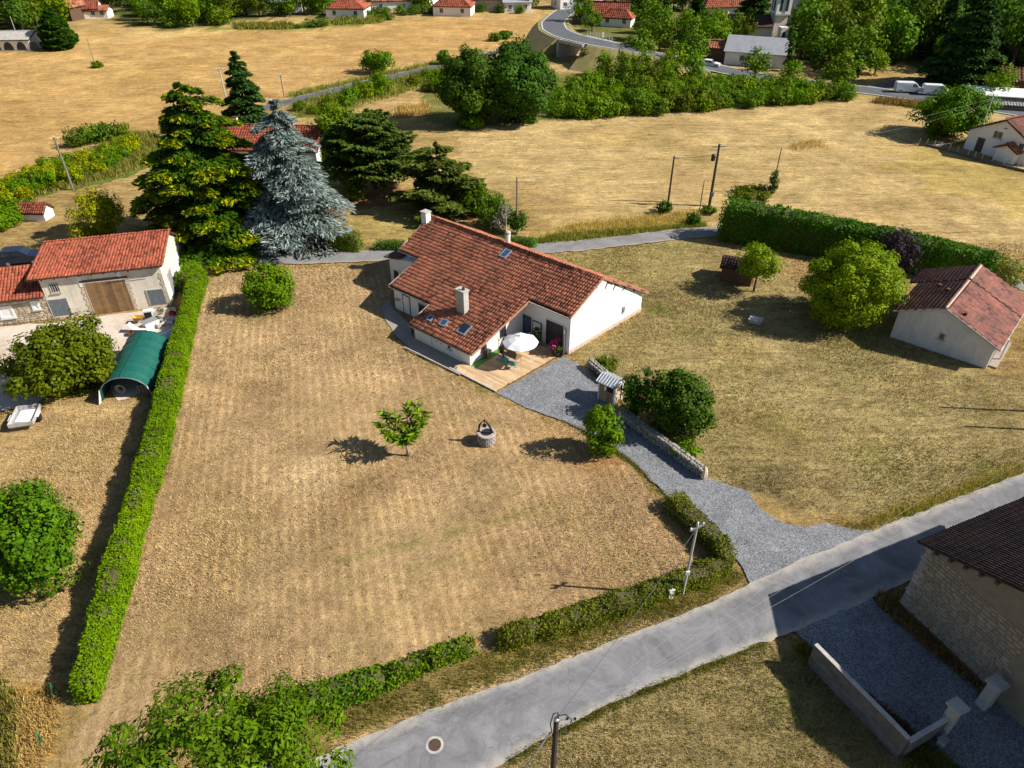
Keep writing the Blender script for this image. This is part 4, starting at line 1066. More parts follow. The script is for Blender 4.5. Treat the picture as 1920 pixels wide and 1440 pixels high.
MB().obox(W(-0.0, 2.05, 0.05), HU * 0.06, HG * 0.95, ZU * 2.05).build('side_door', M['white'], house)
window(house, W(0.0, 4.6, 1.0), HG, HU, 0.8, 1.1, 'dark', 'glass', True, 1)
board_door(house, W(0.55, 7.55), HU, mg, 0.8, 2.05, 2, 'glass_blue', 'door', seed=8, frame='dark')
board_door(house, W(1.75, 7.55), HU, mg, 0.9, 1.9, 2, 'white', 'door', seed=9, frame='dark')
window(house, W(6.07, 15.7, 0.95), HG, HU, 0.34, 0.75, 'concrete', 'dark', False, 0)
MB().prism([W(5.52, 7.5), W(6.28, 18.85), W(6.33, 18.85), W(5.57, 7.5)], -0.1, 0.30).build('plinth', M['barge_pale'], house)

# ------------------------------------------------------------------ terrace
tp = [W(-0.85, -0.75), W(-0.4, -1.3), W(4.45, -1.25), W(5.15, 7.45), W(0.05, 7.5), W(0.05, 0.05), W(-0.8, 0.05)]
ter = tag(MB().prism([p[:2] for p in tp], -0.1, 0.05).build('terrace', M['wood_dark'], loc=W(2, 3)), kind='structure')
V, F, v = [], [], []
bw, tpoly = 0.22, [(np.dot(p - HB, HU), np.dot(p - HB, HG)) for p in tp]
vv = -1.3
mbp = MB()
while vv < 7.4:
    u = -1.0 - random.random() * 1.5
    while u < 5.3:
        L = random.uniform(1.4, 2.4)
        a, b = max(u, -1.0), min(u + L, 5.4)
        # clip the board to the deck outline
        us = np.linspace(a, b, 40); ok = inpoly(us, np.full(40, vv + bw / 2), tpoly)
        if ok.sum() > 6:
            a2, b2 = us[ok][0], us[ok][-1]
            mbp.obox(W(a2 + 0.008, vv + 0.008, 0.045), HU * (b2 - a2 - 0.016), HG * (bw - 0.016), ZU * (0.03 + 0.006 * random.random())); v += [random.uniform(0.3, 0.9)] * 6
        u += L
    vv += bw
mbp.build('planks', M['wood_deck'], ter, kind='stuff', v=v)
NOGRASS.append([tuple(p[:2]) for p in tp])
NOGRASS.append([tuple(W(*p)[:2]) for p in ((-18, 6.5), (-13.1, 6.6), (-13.1, 2.9), (-7.3, 2.9), (-7.3, 0.1), (0, 0.1), (0, 7.5), (5.5, 7.5), (6.3, 18.8), (-16, 18.8), (-18, 9.5))])
for i, (v0, v1) in enumerate(((0.15, 1.7), (1.85, 4.3))):
    o = MB().obox(W(0.08, v0, 0.082), HU * 0.62, HG * (v1 - v0), ZU * 0.02).build('turf_mat', M['turf_mat'], loc=W(0.4, (v0 + v1) / 2, 0.08))
    tag(o, ['sunlit strip of artificial turf at the house corner on the deck', 'strip of artificial turf in the parasol shade along the wall'][i], 'mat', 'artificial turf strips')
tag(MB().obox(W(-1.15, -1.42, 0.0), HU * 5.6, HG * 0.14, ZU * 0.10).build('deck_edging', M['concrete'], loc=W(1.6, -1.35)), 'low pale edging between the wooden deck and the lawn', 'edging')
e0, e1 = G(757, 652), G(862, 704)
tag(MB().obox(e0, e1 - e0, vec(0.05, 0.09, 0), ZU * 0.12).build('path_edging', M['concrete'], loc=(e0 + e1) / 2), 'thin kerb along the shaded path below the house', 'edging')

# ------------------------------------------------------------------ barn
BA, BB = G(103, 598), G(322, 572)
be = unit(BB - BA); bn_ = vec(-be[1], be[0], 0)
def BW(s, d, z=0.0): return BA + be * s + bn_ * d + ZU * z
Lb = np.linalg.norm(BB - BA)
q = plane_hit(313, 434, BB + be * 0.15, be); rd, rz = np.dot(q - BA, bn_), q[2]
bd = rd * 1.9
barn = thing('barn', 'stone and render barn with bright red tile roof and big plank door', 'barn', BA)
ez = 4.55
ezb = rz - 0.54 * (bd - rd)
sec = [(0, -0.1), (0, ez), (rd, rz - 0.12), (bd, ezb), (bd, -0.1)]
A_ = [BW(0, d, z) for d, z in sec]; B_ = [BW(Lb, d, z) for d, z in sec]
MB().add(A_ + B_, [(0, 1, 2, 3, 4)[::-1], (5, 6, 7, 8, 9)] + [(i, (i + 1) % 5, 5 + (i + 1) % 5, 5 + i) for i in range(5)]).build('wall', M['plaster_grey'], barn)
MB().obox(BW(Lb + 0.001, -0.01, -0.1), be * 0.03, bn_ * (bd + 0.02), ZU * min(ezb, ez)).build('gable_render', M['plaster'], barn)
sl = (rz - ez) / rd
rp = [BW(-0.9, -0.45, ez - 0.45 * sl + 0.08), BW(Lb + 0.3, -0.45, ez - 0.45 * sl + 0.08), BW(Lb + 0.3, rd, rz), BW(-0.9, rd, rz)]
r1 = MB().slab([p - ZU * 0.1 for p in rp], (0, 0, 0.09)).build('roof', M['roof_under'], barn)
tiles('roof_tiles', r1, rp, be, bn_ + ZU * sl, M['tile_red'], 0.30, 0.42, 0.10, 0.035, seed=3)
rp2 = [BW(-0.9, rd, rz), BW(Lb + 0.3, rd, rz), BW(Lb + 0.3, bd + 0.5, ezb - 0.2), BW(-0.9, bd + 0.5, ezb - 0.2)]
r2 = MB().slab([p - ZU * 0.1 for p in rp2], (0, 0, 0.09)).build('roof', M['roof_under'], barn)
tiles('roof_tiles', r2, rp2, be, -bn_ + ZU * 0.5, M['tile_red'], 0.30, 0.42, 0.10, 0.035, seed=4)
for i in range(26):
    s0 = -0.9 + (Lb + 1.2) * i / 26
    MB().tube([BW(s0, rd, rz + 0.05), BW(s0 + (Lb + 1.2) / 24, rd, rz + 0.07)], [0.14, 0.12], 7).build('ridge_tile', M['tile_red'], barn, v=[random.uniform(0.3, 0.9)] * 9)
for s in np.arange(0.3, Lb, 1.1): MB().obox(BW(s, -0.38, ez - 0.42 * sl - 0.16), be * 0.12, bn_ * 0.4, ZU * 0.14).build('rafter_end', M['wood_dark'], barn)
for k in (0.3, 0.7, 1.2, 1.6): MB().obox(BW(Lb - 0.05, rd * k - 0.07, (ez + (rz - ez) * min(k, 2 - k)) - 0.25), be * 0.38, bn_ * 0.14, ZU * 0.16).build('purlin_end', M['wood_dark'], barn)
def bs_(x, y):                    # along-wall position and height of a point seen on the barn front
    p = plane_hit(x, y, BA, bn_); return np.dot(p - BA, be), p[2]
s0, z0 = bs_(172, 588); s1, z1 = bs_(248, 578); s2, z2 = bs_(164, 530); s3, _ = bs_(236, 521)
dw = ((s1 - s0) + (s3 - s2)) / 2; dc = (s0 + s1 + s2 + s3) / 4
board_door(barn, BW(dc, 0), be, -bn_, dw, z2 - 0.05, 14, 'wood_barn', 'barn_door', seed=11, frame='concrete')
MB().obox(BW(dc - dw / 2 - 0.35, -0.06, z2 + 0.06), be * (dw + 0.7), bn_ * 0.1, ZU * 0.22).build('lintel', M['wood_dark'], barn)
for (x, y, wpx, hpx, n) in ((118, 590, 34, 28, 6), (298, 570, 30, 26, 6)):
    s, z = bs_(x, y); sc = depth(BW(s, 0)) / CAM_F
    board_door(barn, BW(s, 0, max(z, 0.15)), be, -bn_, wpx * sc * 0.9, hpx * sc * 1.15, n, 'blue_grey', 'shutter', seed=int(x), frame='concrete')
s, z = bs_(106, 548); window(barn, BW(s, 0, z), be, -bn_, 0.85, 0.95, 'concrete', 'dark', True, 3)
for x in (155, 232): 
    s, z = bs_(x, 540); MB().obox(BW(s - 0.18, -0.05, 3.15), be * 0.36, bn_ * 0.08, ZU * 1.3).build('pilaster', M['plaster'], barn)
for side in (-1, 1):                                                  # quoin blocks beside the great door and at the corners
    for k in range(9):
        w_ = 0.34 if k % 2 else 0.22
        s = dc + side * (dw / 2 + 0.12) + (0 if side > 0 else -w_)
        MB().obox(BW(s, -0.045, 0.02 + k * 0.34), be * w_, bn_ * 0.07, ZU * 0.31).build('quoin', M['stone'], barn, v=[random.uniform(0.5, 1)] * 6)
for k in range(11):
    w_ = 0.4 if k % 2 else 0.26
    MB().obox(BW(Lb - w_ - 0.01, -0.04, 0.02 + k * 0.34), be * w_, bn_ * 0.06, ZU * 0.31).build('quoin', M['stone'], barn, v=[random.uniform(0.5, 1)] * 6)
board_door(barn, BW(Lb + 0.03, 2.6), bn_, be, 1.6, 2.6, 3, 'grey', 'side_door', seed=21, frame='concrete')
tag(MB().tube([BW(5.9, -0.12, 3.35), BW(8.0, -0.12, 3.45), BW(9.6, -0.12, 3.5)], 0.025, 5).build('pipe_rail', M['rust'], barn))

# ------------------------------------------------------------------ stone cottage joined to the barn
cot = thing('stone_cottage', 'low stone cottage with red tile roof at the left edge', 'house', BW(-4, 0))
cz = 2.75; cr_d = 3.4; cr_z = 4.35
csec = [(0.02, -0.1), (0.02, cz), (cr_d, cr_z), (6.4, 2.9), (6.4, -0.1)]
A_ = [BW(-12.0, d, z) for d, z in csec]; B_ = [BW(-0.02, d, z) for d, z in csec]
MB().add(A_ + B_, [(0, 1, 2, 3, 4)[::-1], (5, 6, 7, 8, 9)] + [(i, (i + 1) % 5, 5 + (i + 1) % 5, 5 + i) for i in range(5)]).build('wall', M['mortar_lime'], cot)
csl = (cr_z - cz) / cr_d
rp = [BW(-12.4, -0.4, cz - 0.4 * csl + 0.08), BW(-0.06, -0.4, cz - 0.4 * csl + 0.08), BW(-0.06, cr_d, cr_z + 0.1), BW(-12.4, cr_d, cr_z + 0.1)]
r1 = MB().slab([p - ZU * 0.1 for p in rp], (0, 0, 0.09)).build('roof', M['roof_under'], cot)
tiles('roof_tiles', r1, rp, be, bn_ + ZU * csl, M['tile_red'], 0.30, 0.42, 0.10, 0.04, seed=5)
rp2 = [BW(-12.4, cr_d, cr_z + 0.1), BW(-0.06, cr_d, cr_z + 0.1), BW(-0.06, 6.8, 2.8), BW(-12.4, 6.8, 2.8)]
r2 = MB().slab([p - ZU * 0.1 for p in rp2], (0, 0, 0.09)).build('roof', M['roof_under'], cot)
tiles('roof_tiles', r2, rp2, be, -bn_ + ZU * 0.46, M['tile_red'], 0.30, 0.42, 0.10, 0.04, seed=6)
holes = []
for (x, y, w_, h_, bars) in ((17, 597, 1.35, 1.35, 0), (70, 581, 0.72, 1.0, 0)):
    s, z = bs_(x, y); z = max(z, 0.5); holes.append((s, z, w_, h_))
    window(cot, BW(s, 0.02, z), be, -bn_, w_, h_, 'white', 'white', True, bars, f=0.2)
lay_stones(cot, BW(-7.2, 0.02), be, ZU, -bn_, 7.15, cz - 0.1, 0.46, 0.27, 'cot', 'stone', lambda s, z: all(not (abs(s - 7.2 - h[0]) < h[2] / 2 + 0.22 and h[1] - 0.2 < z < h[1] + h[3] + 0.2) for h in holes), 3, 0.045, 240)
NOGRASS.append([tuple(BW(*p)[:2]) for p in ((-12, 0), (Lb, 0), (Lb, bd), (-12, bd))])
# ------------------------------------------------------------------ brown roofed bungalow on the right
RA, RB = G(1669, 630), G(1848, 691)
re_ = unit(RB - RA); rn = vec(-re_[1], re_[0], 0)
if rn[1] < 0: rn = -rn
def RW(s, d, z=0.0): return RA + re_ * s + rn * d + ZU * z
Lr = np.linalg.norm(RB - RA)
q = plane_hit(1776, 577, RA, rn); rs, rzz = np.dot(q - RA, re_), q[2]
bung = thing('bungalow', 'pale bungalow with stained brown roof at the right edge', 'house', RA)
Dr = 11.0; e0z, e1z = 2.95, 2.45
sec = [(0, -0.1), (0, e0z), (rs, rzz - 0.1), (Lr, e1z), (Lr, -0.1)]
A_ = [RW(s, 0, z) for s, z in sec]; B_ = [RW(s, Dr, z) for s, z in sec]
MB().add(A_ + B_, [(0, 1, 2, 3, 4)[::-1], (5, 6, 7, 8, 9)] + [(i, (i + 1) % 5, 5 + (i + 1) % 5, 5 + i) for i in range(5)][::1]).build('wall', M['plaster_right'], bung)
sl0, sl1 = (rzz - e0z) / rs, (rzz - e1z) / (Lr - rs)
def bung_slope(d0, d1, s_eave0, s_eave1, lift, seed):
    zl = lambda s: (rzz - (rs - s) * sl0 if s < rs else rzz - (s - rs) * sl1) + lift
    L_ = [RW(s_eave0, d0, zl(s_eave0)), RW(rs, d0, zl(rs)), RW(rs, d1, zl(rs)), RW(s_eave0, d1, zl(s_eave0))]
    R_ = [RW(rs, d0, zl(rs)), RW(s_eave1, d0, zl(s_eave1)), RW(s_eave1, d1, zl(s_eave1)), RW(rs, d1, zl(rs))]
    for k, (pp, t_) in enumerate(((L_, re_ + ZU * sl0), (R_, -re_ + ZU * sl1))):
        r = MB().slab([p - ZU * 0.12 for p in pp], (0, 0, 0.10)).build('roof', M['roof_under'], bung)
        tiles('roof_tiles', r, pp, rn, t_, M['tile_brown'], 0.34, 0.36, 0.05, 0.03, 0.02, seed + k, 0.006, True)
    for i in range(int((d1 - d0) / 0.42)):
        a0 = d0 + 0.42 * i
        MB().tube([RW(rs, a0, zl(rs) + 0.03), RW(rs, a0 + 0.46, zl(rs) + 0.045)], [0.13, 0.11], 7).build('ridge_tile', M['barge_pale'], bung)
    for s_ in (s_eave0, s_eave1):
        MB().tube([RW(s_, d0, zl(s_) - 0.04), RW(s_, d1, zl(s_) - 0.04)], 0.06, 6).build('gutter', M['concrete'], bung)
    return zl
zl = bung_slope(-0.3, 7.2, -0.45, Lr + 0.45, 0.02, 31)
bung_slope(7.21, 11.4, -1.3, Lr + 0.45, 0.10, 35)
board('barge_board', RW(-0.45, -0.34, zl(-0.45) + 0.03), RW(rs, -0.34, rzz + 0.06), 0.05, 0.16, 'concrete', bung)
board('barge_board', RW(rs, -0.34, rzz + 0.06), RW(Lr + 0.45, -0.34, zl(Lr + 0.45) + 0.03), 0.05, 0.16, 'concrete', bung)
p = plane_hit(1764, 636, RA, rn); window(bung, p, re_, -rn, 0.5, 0.62, 'concrete', 'glass', True, 0)
for (x, y) in ((1868, 557 - 25), (1822, 531), (1795, 583)):
    pass
for (s, d) in ((rs - 2.2, 5.8), (rs - 1.2, 4.4), (rs + 1.3, 0.7)):
    MB().obox(RW(s, d, zl(s)), re_ * 0.28, rn * 0.28, ZU * 0.26).build('roof_vent', M['tile'], bung)
for (d, w_) in ((1.1, 0.9), (3.4, 1.1), (6.2, 1.3)):
    board_door(bung, RW(Lr, d), rn, re_, w_, 1.95, 3, 'brown_shutter', 'shutter', seed=int(d * 7), frame='white')
MB().obox(RW(Lr + 0.02, 0.6, 0), re_ * 0.7, rn * 5.5, ZU * 0.12).build('step', M['paving'], bung)
MB().obox(RW(Lr + 0.5, 2.3, 0.12), re_ * 0.14, rn * 0.14, ZU * 2.1).build('porch_post', M['white'], bung)
NOGRASS.append([tuple(RW(*p)[:2]) for p in ((0, 0), (Lr + 1, 0), (Lr + 1, Dr), (0, Dr))])

# ------------------------------------------------------------------ stone building at the lower right corner
NA = G(1685, 1140); ne = unit(vec(0.395, -0.919, 0)); nd = vec(-ne[1], ne[0], 0)
def NW(s, d, z=0.0): return NA + ne * s + nd * d + ZU * z
near = thing('stone_barn', 'tall rubble stone barn with blackened tile roof at the lower right corner', 'barn', NA)
nh, nr_, nL, nD = 5.55, 8.97, 18.0, 14.0
sec = [(0, -0.1), (0, nh), (nL / 2, nr_), (nL, nh), (nL, -0.1)]
A_ = [NW(s, 0, z) for s, z in sec]; B_ = [NW(s, nD, z) for s, z in sec]
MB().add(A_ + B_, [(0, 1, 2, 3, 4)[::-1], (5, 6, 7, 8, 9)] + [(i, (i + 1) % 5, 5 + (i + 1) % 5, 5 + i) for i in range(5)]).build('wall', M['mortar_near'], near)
nsl = (nr_ - nh) / (nL / 2)
for k, (s0, s1, t_) in enumerate(((-0.5, nL / 2, ne + ZU * nsl), (nL + 0.5, nL / 2, -ne + ZU * nsl))):
    z_ = lambda s: nr_ + 0.12 - abs(s - nL / 2) * nsl
    pp = [NW(s0, -0.35, z_(s0)), NW(s1, -0.35, z_(s1)), NW(s1, nD + 0.3, z_(s1)), NW(s0, nD + 0.3, z_(s0))]
    r = MB().slab([p - ZU * 0.1 for p in pp], (0, 0, 0.09)).build('roof', M['roof_under'], near)
    tiles('roof_tiles', r, pp, nd, t_, M['tile_dark'], 0.21, 0.40, 0.085, 0.02, 0.02, 41 + k, 0.008)
def keepn(s, z): return z < nh + s * nsl - 0.15
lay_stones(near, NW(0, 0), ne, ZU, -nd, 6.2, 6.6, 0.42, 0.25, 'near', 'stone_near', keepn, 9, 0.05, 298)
for k in range(15):
    w_ = 0.55 if k % 2 else 0.34
    MB().obox(NW(-0.05, -0.075, 0.02 + k * 0.36), ne * w_, nd * 0.12, ZU * 0.33).build('quoin', M['stone_grey'], near, v=[random.uniform(0.5, 1)] * 6)
for s in (0.5, 1.3, 2.1, 2.9, 3.7): MB().obox(NW(s, -0.32, z_(s) - 0.36 - 0.02), ne * 0.18, nd * 0.4, ZU * 0.2).build('purlin_end', M['wood_dark'], near)
NOGRASS.append([tuple(NW(*p)[:2]) for p in ((0, 0), (nL, 0), (nL, nD), (0, nD))])

# concrete block wall with a return and a capped gate pillar
WA, WB, WC = G(1515, 1243), G(1684, 1420), G(1758, 1376)
bw_ = thing('block_wall', 'grey concrete block garden wall with mortar coping at lower right', 'wall', (WA + WB) / 2)
def block_run(A, B, h, coping='concrete', first=0.0):
    e = unit(B - A); n = vec(-e[1], e[0], 0); L = np.linalg.norm(B - A); t = 0.2
    MB().obox(A - n * (t / 2 - 0.015), B - A, n * (t - 0.03), ZU * (h - 0.02)).build('core', M['mortar'], bw_)
    rows = int(round(h / 0.2)); ch = h / rows
    for r in range(rows):
        s = -0.25 * (r % 2)
        while s < L - 0.02:
            a, b = max(0, s), min(L, s + 0.5)
            if b - a > 0.06:
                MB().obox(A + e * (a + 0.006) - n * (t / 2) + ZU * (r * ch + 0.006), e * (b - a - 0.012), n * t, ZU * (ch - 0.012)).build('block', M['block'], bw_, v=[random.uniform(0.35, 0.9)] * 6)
            s += 0.5
    s = 0.0
    while s < L:
        a = random.uniform(0.9, 1.7)
        MB().obox(A + e * s - n * (t / 2 + 0.02) + ZU * (h + 0.002), e * min(a - 0.01, L - s), n * (t + 0.04), ZU * random.uniform(0.035, 0.06)).build('coping', M[coping], bw_)
        s += a
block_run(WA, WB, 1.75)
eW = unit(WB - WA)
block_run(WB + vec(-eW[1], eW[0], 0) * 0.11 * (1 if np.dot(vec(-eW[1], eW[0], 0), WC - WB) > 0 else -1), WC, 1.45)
def pillar(p, h, w, rz, label, cap=True):
    t = thing('gate_pillar', label, 'pillar', p, 'gate pillars')
    MB().box(p, (w, w, h), rz).build('shaft', M['concrete'], t)
    if cap:
        mb = MB(); mb.box(p + ZU * h, (w + 0.28, w + 0.28, 0.14), rz); mb.box(p + ZU * (h + 0.14), (w + 0.10, w + 0.10, 0.07), rz); mb.build('cap', M['concrete'], t, kind='stuff')
    return t
rzW = math.atan2(*(WC - WB)[1::-1])
pillar(WC + unit(WC - WB) * 0.25, 2.35, 0.5, rzW, 'capped concrete gate pillar at the end of the block wall')
pillar(G(1842, 1322), 2.0, 0.55, rzW, 'shaded gate pillar in front of the stone barn')
t = thing('meter_box', 'small grey meter box at the foot of the gate pillar', 'box', G(1762, 1398))
MB().box(G(1762, 1398), (0.4, 0.28, 0.6), rzW).build('case', M['concrete'], t); MB().box(G(1762, 1398) + ZU * 0.6, (0.48, 0.36, 0.06), rzW).build('lid', M['grey'], t)

# ------------------------------------------------------------------ generic gabled house
def gabled(name, label, c, L, Wd, ang, eave, ridge, wall='plaster', roof='tile_red', wins=(), cat='house', group=None, over=0.4, chim=None, tile=True, hip=0.0, tcol=0.45, trow=0.6, door=None):
    c = vec(*c); ex = vec(math.cos(ang), math.sin(ang), 0); ey = vec(-ex[1], ex[0], 0)
    P = lambda x, y, z=0.0: c + ex * x + ey * y + ZU * z
    t = thing(name, label, cat, c, group)
    h = L / 2; w = Wd / 2
    A_ = [P(-h, -w, -0.1), P(-h, -w, eave), P(-h + hip, 0, ridge - 0.1), P(-h, w, eave), P(-h, w, -0.1)]
    B_ = [P(h, -w, -0.1), P(h, -w, eave), P(h - hip, 0, ridge - 0.1), P(h, w, eave), P(h, w, -0.1)]
    MB().add(A_ + B_, [(0, 4, 3, 2, 1)[::-1], (5, 6, 7, 8, 9)[::-1]] + [(i, 5 + i, 5 + (i + 1) % 5, (i + 1) % 5) for i in range(5)]).build('wall', M[wall], t)
    sl = (ridge - eave) / w
    zz_ = lambda y: ridge - abs(y) * sl + 0.06
    for k, sg in enumerate((-1, 1)):
        pp = [P(-h - over, sg * (w + over), zz_(w + over)), P(h + over, sg * (w + over), zz_(w + over)), P(h + over - hip * 1.2, 0, ridge + 0.06), P(-h - over + hip * 1.2, 0, ridge + 0.06)]
        r = MB().slab([p - ZU * 0.16 for p in pp], (0, 0, 0.15)).build('roof', M['roof_under' if tile else roof], t)
        if tile: tiles('roof_tiles', r, pp, ex, -sg * ey + ZU * sl, M[roof], tcol, trow, 0.09, 0.05, seed=int(abs(c[0] * 7 + k)) % 999)
    if hip:
        for sg in (-1, 1):
            pp = [P(sg * (h + over), -(w + over), zz_(w + over)), P(sg * (h + over), w + over, zz_(w + over)), P(sg * (h + over - hip * 1.2), 0, ridge + 0.06)]
            r = MB().slab([p - ZU * 0.16 for p in pp], (0, 0, 0.15)).build('roof', M['roof_under' if tile else roof], t)
            if tile: tiles('roof_tiles', r, pp, ey, -sg * ex + ZU * sl, M[roof], tcol, trow, 0.09, 0.05, seed=77)
    for (side, s, z, ww_, hh_) in wins:
        if side == 'S': window(t, P(s, -w, z), ex, -ey, ww_, hh_, 'white', 'glass', True, 1)
        if side == 'N': window(t, P(s, w, z), -ex, ey, ww_, hh_, 'white', 'glass', True, 1)
        if side == 'E': window(t, P(h, s, z), ey, ex, ww_, hh_, 'white', 'glass', True, 1)
        if side == 'W': window(t, P(-h, s, z), -ey, -ex, ww_, hh_, 'white', 'glass', True, 1)
    if door:
        side, s = door
        if side == 'S': board_door(t, P(s, -w), ex, -ey, 1.0, 2.1, 3, 'wood_dark', seed=1)
        if side == 'W': board_door(t, P(-h, s), -ey, -ex, 1.0, 2.1, 3, 'wood_dark', seed=1)
    if chim:
        x, y, hh_ = chim
        k = MB().obox(P(x - 0.35, y - 0.3, ridge - abs(y) * sl - 0.3), ex * 0.7, ey * 0.6, ZU * hh_).build('chimney', M['plaster'], t)
        MB().obox(P(x - 0.42, y - 0.37, ridge - abs(y) * sl - 0.3 + hh_), ex * 0.84, ey * 0.74, ZU * 0.1).build('cap', M['tile_red'], k)
    NOGRASS.append([tuple(P(*p)[:2]) for p in ((-h, -w), (h, -w), (h, w), (-h, w))])
    return t, P

D2R = math.radians
# farmhouse by the far right edge
FA, FB = G(1806, 277), G(1884, 300)
fd = unit(FB - FA); fa = math.atan2(fd[1], fd[0])
t, P = gabled('white_farmhouse', 'white farmhouse with brown roof beyond the right hand field', FA + fd * 5.2 + vec(-fd[1], fd[0], 0) * 6.0, 12.0, 10.4, fa + math.pi / 2, 3.0, 5.6, 'plaster', 'tile_brown',
       [('W', 0.6, 2.7, 1.5, 1.1), ('W', -3.4, 2.1, 0.8, 0.9)], door=('W', 2.8))
MB().lathe(P(-6.05, -0.2, 4.4), [(0.3, 0), (0.3, 0.03)], 10).build('attic_vent', M['dark'], t)
t2, P2 = gabled('lean_to', 'small lean to shed with red edge beside the white farmhouse', G(1892, 300), 3.6, 3.0, fa + math.pi / 2, 1.9, 2.6, 'plaster', 'tile', cat='shed', tile=True)
# small huts
t, P = gabled('tiny_hut', 'tiny white hut with red tile roof on the dry grass at left', G(72, 408), 3.2, 2.0, D2R(-3), 1.1, 1.9, 'plaster', 'tile_red', over=0.2, tcol=0.3, trow=0.4)
t, P = gabled('dark_shed', 'dark brown timber shed under the small yellow green tree', G(1382, 522), 3.3, 2.5, D2R(-25), 1.7, 2.25, 'wood_dark', 'tile_dark', cat='shed', over=0.25, tcol=0.3, trow=0.4)
board_door(t, P(1.65, 0.1), vec(-math.sin(D2R(-25)), math.cos(D2R(-25)), 0), vec(math.cos(D2R(-25)), math.sin(D2R(-25)), 0), 0.9, 1.5, 4, 'red', seed=2)

# garden kiosk: metal roofed shelter by the drive
KB = G(1143, 748); ka = math.atan2(HU[1], HU[0])
kio = thing('garden_kiosk', 'small shed with grey metal roof beside the drive', 'shed', KB)
kx, ky = HU, HG
KP = lambda x, y, z=0.0: KB + kx * x + ky * y + ZU * z
for (x, y) in ((-0.75, -0.6), (0.75, -0.6), (0.75, 0.6), (-0.75, 0.6)):
    MB().obox(KP(x - 0.06, y - 0.06, 0), kx * 0.12, ky * 0.12, ZU * 1.9).build('post', M['white'], kio)
MB().obox(KP(0.60, -0.54, 0), kx * 0.1, ky * 1.08, ZU * 1.85).build('side_wall', M['barge_pale'], kio)
MB().obox(KP(-0.69, 0.5, 0), kx * 1.3, ky * 0.08, ZU * 1.85).build('back_wall', M['wood_dark'], kio)
for k in range(6): MB().obox(KP(-0.68 + k * 0.22, -0.58, 0.0), kx * 0.2, ky * 0.05, ZU * (1.1 if k > 1 else 1.75)).build('board', M['wood_deck'], kio, v=[random.uniform(0.1, 0.5)] * 6)
for sg in (-1, 1):
    r = MB().slab([KP(-0.95, sg * 0.9, 1.88), KP(0.95, sg * 0.9, 1.88), KP(0.95, 0, 2.28), KP(-0.95, 0, 2.28)], (0, 0, 0.05)).build('roof', M['zinc'], kio)
    for k in range(8): MB().tube([KP(-0.92 + k * 0.263, sg * 0.9, 1.95), KP(-0.92 + k * 0.263, 0, 2.35)], 0.02, 4).build('seam', M['zinc'], r)
MB().slab([KP(0.92, -0.88, 1.88), KP(0.92, 0.88, 1.88), KP(0.92, 0, 2.26)], kx * 0.03).build('gable_board', M['white'], kio)

# dry stone walls beside the drive
def stone_wall(name, label, pts, h, w, n_lim, seed, sw=0.42, sh=0.24):
    P = [G(*p) for p in pts]; t = thing(name, label, 'wall', P[len(P) // 2])
    for A, B in zip(P[:-1], P[1:]):
        e = unit(B - A); n = vec(-e[1], e[0], 0); L = np.linalg.norm(B - A)
        MB().obox(A - n * (w / 2 - 0.08) , B - A, n * (w - 0.16), ZU * (h - 0.06)).build('core', M['mortar'], t)
        k = max(8, int(n_lim * L / sum(np.linalg.norm(b - a) for a, b in zip(P[:-1], P[1:]))))
        front = n if np.dot(n, -vec(*A)) > 0 else -n
        lay_stones(t, A + front * (w / 2 - 0.08), e, ZU, front, L, h, sw, sh, 'dry', 'stone_grey', None, seed, 0.09, int(k * 0.6))
        lay_stones(t, A - front * w / 2 + ZU * (h - 0.06), e, front, ZU, L, w, sw, w * 0.5, 'dry', 'stone_grey', None, seed + 1, 0.08, int(k * 0.4))
    return t
stone_wall('dry_stone_wall', 'dry stone retaining wall along the drive under the dark trees', [(1166, 782), (1205, 812), (1262, 852), (1318, 894)], 0.85, 0.6, 190, 5)
stone_wall('low_stone_wall', 'low rubble wall with plants between the gable and the kiosk', [(1106, 686), (1132, 708), (1150, 722)], 0.8, 0.5, 60, 7)
sp = thing('stone_post', 'pale upright stone at the end of the dry stone wall', 'stone', G(1319, 896))
MB().lathe(G(1319, 896), [(0.24, -0.05), (0.26, 0.3), (0.22, 0.7), (0.12, 0.95), (0.05, 1.02)], 7).build('slab', M['stone'], sp, v=[0.9] * 30)
# ------------------------------------------------------------------ terrace furniture
UB = G(944, 674); UC = G(976, 641, 2.35)
par = thing('parasol', 'white cantilever parasol over the deck', 'parasol', UB)
mb = MB()
for (dx, dy) in ((-0.5, 0), (0.02, 0), (-0.5, 0.52), (0.02, 0.52)):
    mb = MB().obox(UB + HU * dx + HG * (dy - 0.5) + ZU * 0.085, HU * 0.48, HG * 0.48, ZU * 0.10); mb.build('base_slab', M['grey'], par)
MB().tube([UB + ZU * 0.1, UB + ZU * 2.75], 0.045, 8).build('mast', M['dark'], par)
MB().tube([UB + ZU * 1.6, UB + ZU * 2.7, (UB + UC) / 2 + ZU * 1.75, UC + ZU * 0.62], 0.03, 6).build('arm', M['dark'], par)
n, R_, V = 8, 1.62, []
V = [tuple(UC + ZU * 0.55)]
for ring, (rr, z) in enumerate(((0.33, 0.45), (0.66, 0.27), (1.0, 0.0))):
    for k in range(n * 2):
        t = math.pi * k / n; f = 1.0 if k % 2 == 0 else 0.955 if ring == 2 else 0.98
        V.append(tuple(UC + vec(math.cos(t) * rr * R_ * f, math.sin(t) * rr * R_ * f, z - (0.05 if k % 2 else 0) * (ring + 1) / 3)))
m = n * 2
F = [(0, 1 + k, 1 + (k + 1) % m) for k in range(m)] + [(1 + r * m + k, 1 + (r + 1) * m + k, 1 + (r + 1) * m + (k + 1) % m, 1 + r * m + (k + 1) % m) for r in range(2) for k in range(m)]
MB().add(V, F).build('canopy', M['cloth_white'], par)
